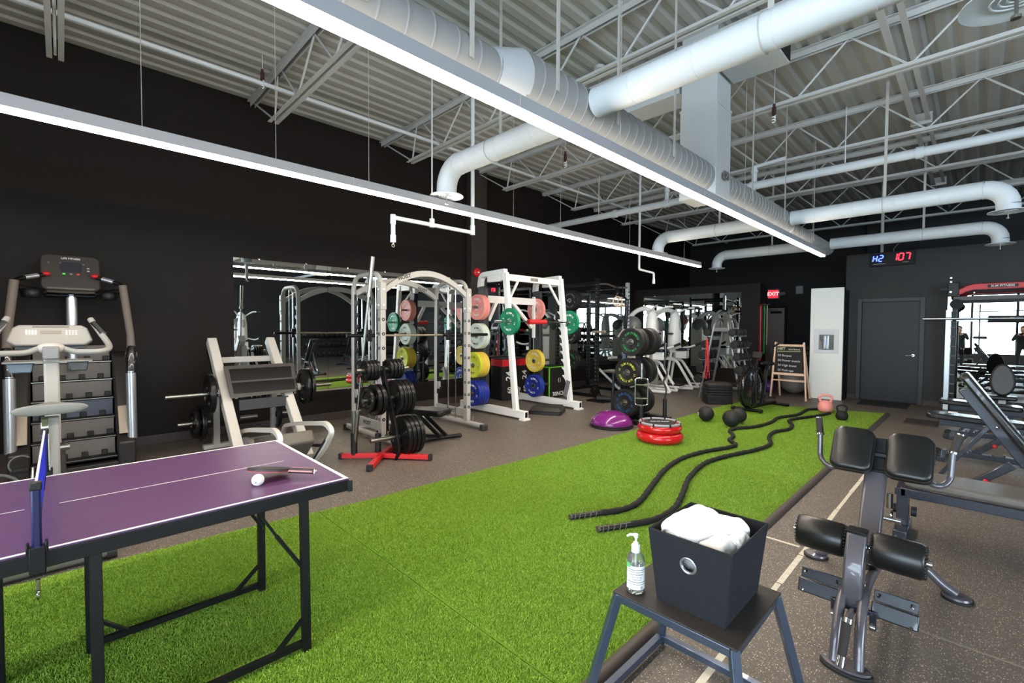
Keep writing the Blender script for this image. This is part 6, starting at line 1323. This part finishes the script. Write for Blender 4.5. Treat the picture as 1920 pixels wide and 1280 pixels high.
# ================================================================== AIR BIKE
ab = thing('air_bike', 'black air bike with a large caged fan wheel standing on the turf', 'exercise bike', (-2.88, 8.85, 0.02), R(-8))
MB().lathe([(0.0, -0.075), (0.27, -0.075), (0.33, -0.055), (0.345, 0.0), (0.33, 0.055), (0.27, 0.075), (0.0, 0.075)], 44, (0, 0, 0.40), (1, 0, 0)).build('fan_housing', mat('glossy_black_shell', (20, 20, 22), 0.2, coat=0.7), ab, smooth=40)
MB().ring((0, 0, 0.40), 0.352, 0.013, (1, 0, 0), 44, 8).build('cage_rim', BLK, ab)
for s in (-1, 1):
    for i in range(24):
        a = 2*pi*i/24; MB().tube([(s*0.078, 0.07*cos(a), 0.40+0.07*sin(a)), (s*0.078, 0.27*cos(a+0.15), 0.40+0.27*sin(a+0.15)), (s*0.02, 0.348*cos(a+0.2), 0.40+0.348*sin(a+0.2))], 0.003, 5).build('cage_wire', GUNB, ab)
    MB().cyl((s*0.07, 0, 0.40), (s*0.095, 0, 0.40), 0.07, 20).build('hub_cap', BLKM, ab)
    MB().tube(fillet([(s*0.10, 0.02, 0.06), (s*0.11, 0.0, 0.70), (s*0.07, 0.18, 0.80), (s*0.05, 0.45, 0.46)], 0.12, 6), 0.016, 12).build('fork_tube', BLK, ab)
    MB().tube(fillet([(s*0.13, 0.28, 0.28), (s*0.14, 0.36, 0.75), (s*0.24, 0.28, 1.15), (s*0.24, 0.50, 1.20)], 0.10, 6), 0.014, 12).build('handle_lever', BLK, ab)
    MB().tube([(s*0.24, 0.36, 1.165), (s*0.24, 0.53, 1.205)], 0.02, 12).build('rubber_grip', RUB, ab)
    MB().bar((s*0.10, 0.36, 0.32), (s*0.10, 0.36+s*0.12, 0.32-s*0.10), 0.02, 0.03).build('crank_arm', STEEL, ab, bevel=0.004)
    MB().box((s*0.17, 0.36+s*0.12, 0.32-s*0.10), (0.10, 0.09, 0.025)).build('pedal', BLKM, ab, bevel=0.005)
MB().bar((0, 0.0, 0.07), (0, 1.0, 0.07), 0.06, 0.07).build('base_beam', BLK, ab, bevel=0.01)
MB().bar((0, 0.45, 0.08), (0, 0.62, 0.72), 0.06, 0.05).build('seat_post', BLK, ab, bevel=0.008)
MB().ball((0, 0.68, 0.83), (0.125, 0.14, 0.045), 20, 12).ball((0, 0.52, 0.835), (0.05, 0.12, 0.035), 16, 10).build('saddle', VINYL, ab, smooth=80)
MB().bar((0, 0.64, 0.74), (0, 0.70, 0.80), 0.05, 0.10).build('saddle_clamp', STEEL, ab, bevel=0.004)
for y in (-0.10, 1.0): MB().tube([(-0.25, y, 0.035), (0.25, y, 0.035)], 0.028, 14).build('stabilizer', BLK, ab)
for x in (-0.25, 0.25): MB().cyl((x-0.02, -0.10, 0.035), (x+0.02, -0.10, 0.035), 0.034, 14).build('transport_wheel', RUB, ab)
MB().box((0.0, 0.26, 1.0), (0.17, 0.03, 0.12), Euler((R(-20), 0, 0))).build('monitor', BLKM, ab, bevel=0.01); MB().bar((0, 0.22, 0.75), (0, 0.27, 0.95), 0.02, 0.02).build('monitor_stem', BLK, ab)

# ================================================================== EASEL
es = thing('chalkboard_easel', 'light wooden easel with a black chalkboard listing a HIIT workout', 'easel', (-2.82, 11.02, 0))
WOOD = mat('pale_birch_wood', (232, 192, 162), 0.5, noise=0.06, nscale=12)
for s in (-1, 1):
    MB().bar((s*0.335, -0.02, 0.0), (s*0.265, 0.03, 1.22), 0.045, 0.03).build('front_leg', WOOD, es, bevel=0.003)
    MB().bar((s*0.29, 0.50, 0.0), (s*0.25, 0.06, 1.20), 0.035, 0.025).build('rear_leg', WOOD, es, bevel=0.003)
    MB().bar((s*0.305, 0.0, 0.40), (s*0.28, 0.36, 0.38), 0.012, 0.02).build('side_stretcher', WOOD, es, smooth=0)
MB().box((0, 0.02, 1.15), (0.56, 0.025, 0.045)).build('top_rail', WOOD, es, bevel=0.003); MB().box((0, 0.005, 0.54), (0.60, 0.03, 0.05)).build('bottom_rail', WOOD, es, bevel=0.003); MB().box((0, 0.37, 0.38), (0.54, 0.02, 0.03)).build('rear_stretcher', WOOD, es, bevel=0.003); MB().box((0, -0.005, 0.40), (0.6, 0.02, 0.025)).build('front_stretcher', WOOD, es, bevel=0.003)
MB().box((0, 0.018, 0.845), (0.505, 0.012, 0.565)).build('chalkboard', mat('chalkboard_black', (28, 27, 26), 0.7, noise=0.15, nscale=10), es, smooth=0)
CH = mat('cream_chalk', (206, 204, 160), 0.8); CW = mat('white_chalk', (190, 190, 186), 0.8)
text('chalk_writing', 'HIIT', 0.085, CH, es, face_my((-0.15, 0.0105, 1.075)), bold=True); text('chalk_writing', 'workout', 0.062, CH, es, face_my((0.09, 0.0105, 1.07)))
MB().bar((-0.235, 0.0105, 1.02), (0.215, 0.0105, 1.035), 0.002, 0.005).bar((-0.235, 0.0105, 1.008), (0.215, 0.0105, 1.022), 0.002, 0.004).build('chalk_underline', CH, es, smooth=0)
for i, s_ in enumerate(('50 Burpee', '50 Power snatch', '30 High knees', '25 Push-ups')):
    text('chalk_writing', s_, 0.062, CW, es, face_my((-0.215, 0.0105, 0.935-i*0.105)) @ Matrix.Rotation(R(-1.5), 4, 'Z'), align='LEFT', bold=True)

# bands on the partition end
for dx, m, L, lab in ((0.0, RED, 1.35, 'long red looped band hanging at the end of the partition'), (0.09, mat('green_band', (16, 120, 40), 0.5), 1.18, 'green looped band hanging right of the red one'), (0.045, BLKM, 1.25, 'black looped band hanging between the red and green bands'), (0.15, mat('tan_band', (190, 160, 140), 0.5), 0.95, 'thin tan band hanging at the right of the green one')):
    t = thing('resistance_band', lab, 'resistance band', (-3.795+dx*0.6, 12.34+dx*1.2, 2.06), 0, 'bands on the partition hooks'); w_ = 0.03 if dx < 0.1 else 0.012
    MB().tube(fillet([(0, -w_, 0), (0.01, -w_*1.2, -L*0.5), (0.0, -w_*0.7, -L), (0.0, w_*0.7, -L), (-0.005, w_*1.1, -L*0.5), (0, w_, 0), (0, 0, 0.05), (0, -w_, 0)], 0.05, 3)[:-1], 0.014 if dx < 0.1 else 0.008, 8).build('band', m, t)
    MB().tube([(-0.02, 0, 0.03), (0.03, 0, 0.035), (0.05, 0, 0.06)], 0.006, 8).build('hook', STEEL, t)
tag(MB().ball((0, 0, 0.31), 0.31, 36, 24).build('stability_ball', mat('grey_ball_vinyl', (128, 118, 110), 0.4), loc=(-3.0, 12.15, 0.0)), 'large grey stability ball behind the easel', 'exercise ball')
tag(MB().ball((0, 0, 0.14), 0.14, 28, 18).build('small_ball', mat('deep_purple_vinyl', (70, 36, 100), 0.4), loc=(-3.50, 12.0, 0.0)), 'small purple ball on the floor left behind the easel', 'exercise ball')
t = thing('folded_mat_stack', 'black folded gym mats stacked behind the grey stability ball', 'gym mat', (-3.05, 13.1, 0))
for k in range(9): MB().prism(rrect(0.9, 0.5, 0.03), 0.115, T((0.01*(k % 2), 0, 0.06+k*0.122))).build('mat_fold', RUB, t, bevel=0.02)

# ================================================================== BENCHES ON THE RIGHT
BVIN = mat('bench_vinyl', (32, 31, 32), 0.2, bump=0.1, bscale=300, coat=0.3)
WORN_SHEEN = mat('worn_bench_vinyl_painted_sheen', (98, 92, 86), 0.3, noise=0.25, nscale=5)  # grey is reflected window sheen put into the colour, mottled with wear
def barx(f, p, q, w_, h_, nm, m=NAVY, b=0.005): f(MB().bar(p, q, w_, h_), nm, m, bevel=b)
t1 = thing('flat_bench', 'long bench with a worn pad, grey sheen painted in, on a dark blue-grey frame, right foreground', 'exercise bench', (0.3, 4.36, 0)); f = P(t1)
f(MB().prism(rrect(1.35, 0.36, 0.05), 0.055, T((0.33, 4.38, 0.425))), 'pad', WORN_SHEEN, bevel=0.018, seg=3)
f(MB().bx(-0.36, 1.05, 4.17, 4.21, 0.335, 0.395), 'side_rail', NAVY, bevel=0.004); f(MB().bx(-0.36, 1.05, 4.55, 4.59, 0.335, 0.395), 'side_rail', NAVY, bevel=0.004)
for x in (-0.36, 1.02): f(MB().bx(x-0.03, x+0.03, 4.17, 4.59, 0.34, 0.39), 'end_rail', NAVY, bevel=0.004); f(MB().bx(x-0.035, x+0.035, 4.34, 4.41, 0.08, 0.35), 'leg', NAVY, bevel=0.005); f(MB().bx(x-0.04, x+0.04, 4.20, 4.56, 0.0, 0.08), 'foot', NAVY, bevel=0.008)
for x in (-0.42, -0.32): f(MB().cyl((x, 4.46, 0.16), (x+0.03, 4.46, 0.16), 0.035, 16), 'wheel', RUB)
f(MB().tube([(-0.44, 4.42, 0.27), (-0.44, 4.42, 0.16)], 0.02, 12), 'lock_pin', STEEL); f(MB().ring((-0.42, 4.35, 0.13), 0.03, 0.007, (1, 0, 0), 18, 6), 'pull_ring', CHR)
def adjustable(loc, label, angle, grp=None):
    t = thing('adjustable_bench', label, 'exercise bench', loc, 0, grp); L = 0.80
    px0 = V((0.10, 0, 0.42)); a = R(angle); d = V((-cos(a), 0, sin(a)))
    M_ = Matrix(((d.x, 0, sin(a), 0), (0, 1, 0, 0), (d.z, 0, cos(a), 0), (0, 0, 0, 1)))
    c = px0+d*L/2; Mx = Matrix.Translation(c) @ M_
    MB().prism(rrect(L, 0.28, 0.05), 0.065, Mx @ T((0, 0, 0.055))).build('back_pad', BVIN, t, bevel=0.02, seg=3)
    MB().bar(px0-d*0.02, px0+d*L*0.86, 0.10, 0.10, up=(sin(a), 0, cos(a))).build('back_beam', NAVY, t, bevel=0.006)
    MB().prism(rrect(0.40, 0.27, 0.05), 0.065, T((0.33, 0, 0.45), 0, R(-6 if angle > 20 else 0), 0)).build('seat_pad', BVIN, t, bevel=0.02, seg=3)
    MB().bx(0.10, 0.52, -0.03, 0.03, 0.34, 0.40).build('seat_beam', NAVY, t, bevel=0.005)
    MB().bar((-0.55, 0, 0.075), (0.72, 0, 0.075), 0.06, 0.06).build('floor_beam', NAVY, t, bevel=0.005)
    MB().bar((0.5, 0, 0.36), (0.62, 0, 0.08), 0.05, 0.06).build('front_leg', NAVY, t, bevel=0.005); MB().bar((0.02, 0, 0.38), (-0.30, 0, 0.09), 0.05, 0.06).build('rear_leg', NAVY, t, bevel=0.005)
    q = px0+d*L*0.45; MB().bar(q, (-0.48, 0, 0.10), 0.03, 0.03).build('angle_strut', NAVY, t, bevel=0.003)
    g = MB()
    for k in range(6): g.bx(-0.42+k*0.09, -0.405+k*0.09, -0.03, 0.03, 0.105, 0.13)
    g.build('angle_notch', NAVY, t, smooth=0)
    for x in (-0.55, 0.70): MB().bx(x-0.03, x+0.03, -0.24, 0.24, 0.0, 0.05).build('foot', NAVY, t, bevel=0.005)
    MB().ball((-0.13, -0.045, 0.22), 0.02, 12, 8).build('red_knob', RED, t)
    for y in (-0.19, 0.19): MB().cyl((-0.60, y-0.02, 0.04), (-0.60, y+0.02, 0.04), 0.04, 16).build('wheel', RUB, t)
    MB().ball(px0+d*L*0.40+V((0, -0.05, 0)), 0.012, 10, 8).build('bolt', CHR, t)
    return t
adjustable((0.20, 5.60, 0), 'adjustable bench with its back pad raised steeply, right of the hip pads', 57)
adjustable((0.28, 7.35, 0), 'adjustable bench lying flat, the nearer of the two before the wall mirror', 2)
b2 = adjustable((0.32, 8.85, 0), 'adjustable bench lying flat, the farther of the two before the wall mirror', 2)
tag(MB().bx(-0.13, -0.05, -0.06, 0.03, 0, 0.008).build('folded_cloth', WHT, loc=(-0.10, 7.33, 0.546), bevel=0.003), 'small white cloth lying on the nearer flat bench', 'cloth')

# oval-back chair
ch = thing('preacher_chair', 'low exercise chair with a dark oval back on a pale post', 'exercise seat', (0.26, 9.95, 0))
MB().prism([(0.12*cos(a)*(1.0-0.12*sin(a)), 0.225*sin(a)) for a in [2*pi*i/32 for i in range(32)]], 0.05, T((0, 0.0, 0.76), pi/2-0.15, 0, 0)).build('back_pad', mat('dark_taupe_vinyl', (52, 48, 46), 0.4), ch, bevel=0.015, seg=3)
MB().prism([(0.135*cos(a)*(1.0-0.12*sin(a)), 0.24*sin(a)) for a in [2*pi*i/32 for i in range(32)]], 0.03, T((0, 0.03, 0.76), pi/2-0.15, 0, 0)).build('back_shell', BLK, ch, bevel=0.01)
MB().box((0, -0.03, 0.50), (0.30, 0.24, 0.06)).build('seat_pad', VINYL, ch, bevel=0.02, seg=3); MB().box((0, 0.05, 0.55), (0.10, 0.05, 0.06)).build('back_bracket', SILV, ch, bevel=0.005)
MB().bar((0, 0, 0.47), (0, 0, 0.05), 0.08, 0.08).build('post', mat('pale_grey_post', (206, 204, 200), 0.35), ch, bevel=0.008); MB().bx(-0.22, 0.22, -0.2, 0.2, 0, 0.05).build('base', BLK, ch, bevel=0.01)
for s in (-1, 1): MB().tube(fillet([(s*0.13, 0.04, 0.58), (s*0.24, 0.02, 0.62), (s*0.28, 0.0, 0.45), (s*0.28, 0.0, 0.25)], 0.06), 0.02, 12).ball((s*0.22, 0.0, 0.66), 0.018, 10, 8).build('side_handle', BLK, ch)

# rack before the mirror
rr_ = thing('functional_rack', 'squat rack with a red arched crossbeam in front of the right wall mirror', 'power rack', (0.4, 11.5, 0)); f = P(rr_)
PALE = mat('pale_steel_upright', (214, 222, 230), 0.3, metal=0.25)
for x in (-0.40, 1.15):
    f(MB().bx(x-0.035, x+0.035, 11.46, 11.54, 0.03, 1.86), 'upright', PALE, bevel=0.004); f(MB().bx(x+0.045, x+0.11, 11.50, 11.56, 0.03, 2.15), 'rear_upright', BLK, bevel=0.004)
    f(MB().bx(x-0.05, x+0.05, 11.1, 11.95, 0, 0.05), 'foot_beam', BLK, bevel=0.005)
    for k in range(8): f(MB().cyl((x+0.03, 11.48, 0.35+k*0.17), (x+0.10, 11.48, 0.35+k*0.17), 0.012, 8), 'band_peg', SILV)
    f(MB().lathe([(0, -0.02), (0.09, -0.02), (0.09, 0.02), (0, 0.02)], 20, (x+0.10, 11.47, 1.96), (0, 1, 0)), 'pulley_wheel', BLKM); f(MB().bx(x-0.02, x+0.13, 11.45, 11.56, 2.1, 2.35), 'corner_block', BLK, bevel=0.008)
    for z in (1.9, 2.05, 2.18, 2.36, 2.43): f(MB().cyl((x+0.02, 11.44, z), (x+0.02, 11.42, z), 0.016, 10), 'bolt', CHR)
    f(MB().bx(x-0.12, x+0.02, 11.48, 11.52, 2.22, 2.25), 'side_peg', BLK, smooth=0)
n = 16; g = MB(); vs = []
for i in range(n+1):
    u = i/n; x = -0.36+1.5*u; e = min(1, min(u, 1-u)/0.18); z = 2.14+0.12*(e*e*(3-2*e))
    for a, b in ((-0.03, -0.05), (0.03, -0.05), (0.03, 0.05), (-0.03, 0.05)): vs.append((x, 11.5+a, z+b))
f(MB().add(vs, [(i*4+k, i*4+(k+1) % 4, i*4+4+(k+1) % 4, i*4+4+k) for i in range(n) for k in range(4)]+[(3, 2, 1, 0), (4*n, 4*n+1, 4*n+2, 4*n+3)]), 'arched_crossbeam', RED, bevel=0.008)
f(MB().bx(-0.34, 1.12, 11.48, 11.54, 2.03, 2.10), 'lower_crossbeam', mat('brown_black_beam', (58, 48, 44), 0.4), bevel=0.005)
f(MB().bx(0.08, 0.44, 11.462, 11.468, 2.235, 2.285), 'name_plate', BLK, smooth=0)
text('maker_lettering', 'X-M FITNESS', 0.05, WHT, rr_, Matrix.Translation(-rr_.location) @ face_my((0.26, 11.461, 2.26)), bold=True)
f(MB().bx(0.10, 0.66, 11.45, 11.50, 1.64, 1.75), 'cable_cover', BLKM, bevel=0.006); text('maker_lettering', 'X-M FITNESS', 0.045, WHT, rr_, Matrix.Translation(-rr_.location) @ face_my((0.38, 11.447, 1.70)), bold=True)
f(MB().bar((0.0, 11.49, 1.95), (0.0, 11.49, 1.2), 0.02, 0.02), 'cable_drop', BLK); f(MB().tube([(-0.08, 11.47, 1.36), (0.10, 11.47, 1.36)], 0.018, 10), 'cable_handle', RUB)
for z in (1.60, ): f(MB().bx(-0.36, 1.15, 11.50, 11.53, 1.66, 1.675), 'thin_crossbar', SILV, smooth=0)
bar = thing('olympic_barbell', 'steel barbell racked in front of the right wall mirror', 'barbell', (0.38, 11.40, 1.70)); MB().tube([(-0.72, 0, 0), (0.72, 0, 0)], 0.0145, 12).build('shaft', CHR, bar)
for s in (-1, 1): MB().tube([(s*0.72, 0, 0), (s*1.12, 0, 0)], 0.024, 14).build('sleeve', CHR, bar)

# ================================================================== PEOPLE seen in the mirrors (standing behind the camera)
def person(loc, rz, label, shirt, hold):
    t = thing('person', label, 'person', loc, rz)
    J = {'pel': (0, 0, 0.92), 'wai': (0, 0.0, 1.06), 'che': (0, 0.02, 1.25), 'nek': (0, 0.03, 1.39), 'hip_l': (-0.10, 0, 0.86), 'hip_r': (0.10, 0, 0.86), 'kn_l': (-0.12, 0.03, 0.48), 'kn_r': (0.12, 0.0, 0.48), 'an_l': (-0.13, -0.02, 0.09), 'an_r': (0.13, -0.04, 0.09), 'to_l': (-0.14, 0.14, 0.035), 'to_r': (0.15, 0.12, 0.035),
         'sh_l': (-0.18, 0.0, 1.32), 'sh_r': (0.18, 0.0, 1.32), 'el_l': (-0.26, 0.14, 1.10), 'el_r': (0.25, 0.15, 1.12), 'wr_l': (-0.07, 0.30, 1.33 if hold else 1.15), 'wr_r': (0.08, 0.31, 1.33 if hold else 1.15)}
    rad = {'pel': 0.15, 'wai': 0.13, 'che': 0.155, 'nek': 0.06, 'hip_l': 0.095, 'hip_r': 0.095, 'kn_l': 0.062, 'kn_r': 0.062, 'an_l': 0.042, 'an_r': 0.042, 'to_l': 0.035, 'to_r': 0.035, 'sh_l': 0.065, 'sh_r': 0.065, 'el_l': 0.045, 'el_r': 0.045, 'wr_l': 0.03, 'wr_r': 0.03}
    E_ = [('pel', 'wai'), ('wai', 'che'), ('che', 'nek'), ('pel', 'hip_l'), ('pel', 'hip_r'), ('hip_l', 'kn_l'), ('hip_r', 'kn_r'), ('kn_l', 'an_l'), ('kn_r', 'an_r'), ('an_l', 'to_l'), ('an_r', 'to_r'), ('che', 'sh_l'), ('che', 'sh_r'), ('sh_l', 'el_l'), ('sh_r', 'el_r'), ('el_l', 'wr_l'), ('el_r', 'wr_r')]
    ks = list(J); me = bpy.data.meshes.new('body'); me.from_pydata([J[k] for k in ks], [(ks.index(a), ks.index(b)) for a, b in E_], [])
    me.materials.append(shirt); o = bpy.data.objects.new('body', me); C.objects.link(o); o.parent = t
    sk = o.modifiers.new('skin', 'SKIN'); sk.use_smooth_shade = True
    for i, k in enumerate(ks): r = rad[k]; me.skin_vertices[0].data[i].radius = (r*1.25 if k in ('che', 'wai', 'pel') else r, r*0.8 if k in ('che', 'wai', 'pel') else r)
    me.skin_vertices[0].data[0].use_root = True
    ss = o.modifiers.new('s', 'SUBSURF'); ss.levels = 1; ss.render_levels = 2
    SK = mat('skin', (196, 148, 124), 0.5)
    hd = MB(); hd.ball((0, 0.05, 1.53), (0.072, 0.092, 0.112), 22, 16).cyl((0, 0.035, 1.38), (0, 0.045, 1.47), 0.05, 14).ball((0, 0.145, 1.52), (0.012, 0.02, 0.022), 10, 8)
    for s in (-1, 1): hd.ball((s*0.073, 0.045, 1.525), (0.012, 0.02, 0.03), 10, 8)
    h_ = hd.build('head', SK, t, smooth=80)
    for s in (-1, 1): MB().ball((s*0.028, 0.132, 1.54), 0.011, 10, 8).build('eye', WHT, h_)
    MB().ball((0, 0.128, 1.475), (0.024, 0.01, 0.006), 10, 6).build('mouth', mat('lips', (150, 84, 78), 0.5), h_)
    hr = MB(); hr.ball((0, 0.03, 1.56), (0.085, 0.098, 0.105), 20, 14); hr.ball((0, -0.01, 1.50), (0.085, 0.08, 0.12), 18, 12)
    hr.build('hair', mat('dark_brown_hair', (34, 26, 22), 0.6), t, smooth=80)
    for s in (-1, 1):
        w0 = V((s*0.075, 0.305, 1.33 if hold else 1.15)); g = MB(); g.ball(w0+V((0, 0.03, 0.01)), (0.03, 0.042, 0.036), 14, 10)
        for k in range(4):
            b = w0+V((-s*0.012, 0.055, 0.03-k*0.02)); g.tube([b, b+V((-s*0.022, 0.022, 0)), b+V((-s*0.048, 0.012, 0))], [0.009, 0.008, 0.007], 8)
        b = w0+V((-s*0.02, 0.02, 0.035)); g.tube([b, b+V((-s*0.03, 0.01, 0.012))], [0.01, 0.008], 8); g.build('hand', SK, t, smooth=80)
    return t
person((-0.55, -1.15, 0), 0, 'person in a dark green top standing left, holding up a phone, seen in the mirror', mat('dark_green_cloth', (24, 40, 36), 0.8), True)
person((1.15, -1.15, 0), R(8), 'person in a dark teal hoodie raising a small camera, seen in the mirror', mat('dark_teal_cloth', (20, 34, 36), 0.8), True)
t = thing('phone', 'black phone held up by the person on the left in the mirror', 'phone', (-0.55, -0.80, 1.36)); MB().bx(-0.075, 0.075, -0.005, 0.005, -0.036, 0.036).build('case', BLK, t, bevel=0.004); MB().bx(-0.07, 0.07, -0.0065, -0.005, -0.032, 0.032).build('screen', mat('screen_dark', (52, 54, 62), 0.15), t, smooth=0)
t = thing('camera', 'small black camera held by the person in the teal hoodie', 'camera', (1.10, -0.80, 1.36)); MB().bx(-0.06, 0.06, -0.03, 0.03, -0.04, 0.04).build('camera_body', BLK, t, bevel=0.006); MB().cyl((0, 0.03, 0), (0, 0.09, 0), 0.033, 20).build('lens', BLKM, t)

# ================================================================== free-weight area on the right, seen in the left wall mirror
def long_rack(y0, y1, label, gname):
    t = thing('dumbbell_rack', label, 'weight rack', (3.7, (y0+y1)/2, 0)); f = P(t)
    for y in (y0, y1):
        f(MB().bar((4.0, y, 0.0), (3.85, y, 1.15), 0.07, 0.07), 'end_frame', BLK, bevel=0.005); f(MB().bx(3.3, 4.05, y-0.04, y+0.04, 0, 0.06), 'foot', BLK, bevel=0.005)
    for k, (z, x) in enumerate(((1.08, 3.82), (0.70, 3.68), (0.32, 3.54))):
        f(MB().box((x, (y0+y1)/2, z), (0.26, y1-y0, 0.02), Euler((0, R(15), 0))), 'shelf', BLK, bevel=0.003)
        n = int((y1-y0-0.15)/0.20)
        for i in range(n):
            r = 0.085 if k > 0 else 0.07
            d = dumbbell((x-0.015, y0+0.17+i*0.20, z+r+0.02), r, 0.30, 'black dumbbell, %s from window end, %s shelf, %s' % (('first', 'second', 'third', 'fourth', 'fifth', 'sixth', 'seventh', 'eighth', 'ninth', 'tenth', 'eleventh')[i], ('top', 'middle', 'bottom')[k], gname), '%s shelf of the %s' % (('top', 'middle', 'bottom')[k], gname), pi/2)
long_rack(6.6, 8.9, 'long black dumbbell rack on the right side, nearer half, seen in the mirror', 'nearer long rack')
long_rack(9.1, 11.4, 'long black dumbbell rack on the right side, farther half, seen in the mirror', 'farther long rack')
m1 = press_machine((3.9, 4.6, 0), pi, 'white selector machine on the right side of the room, seen in the left mirror')
m2 = press_machine((3.9, 3.2, 0), pi, 'white selector machine on the right side, closer to the windows, seen in the left mirror')
adjustable((2.4, 7.9, 0), 'adjustable bench with raised back in front of the long dumbbell rack', 60)
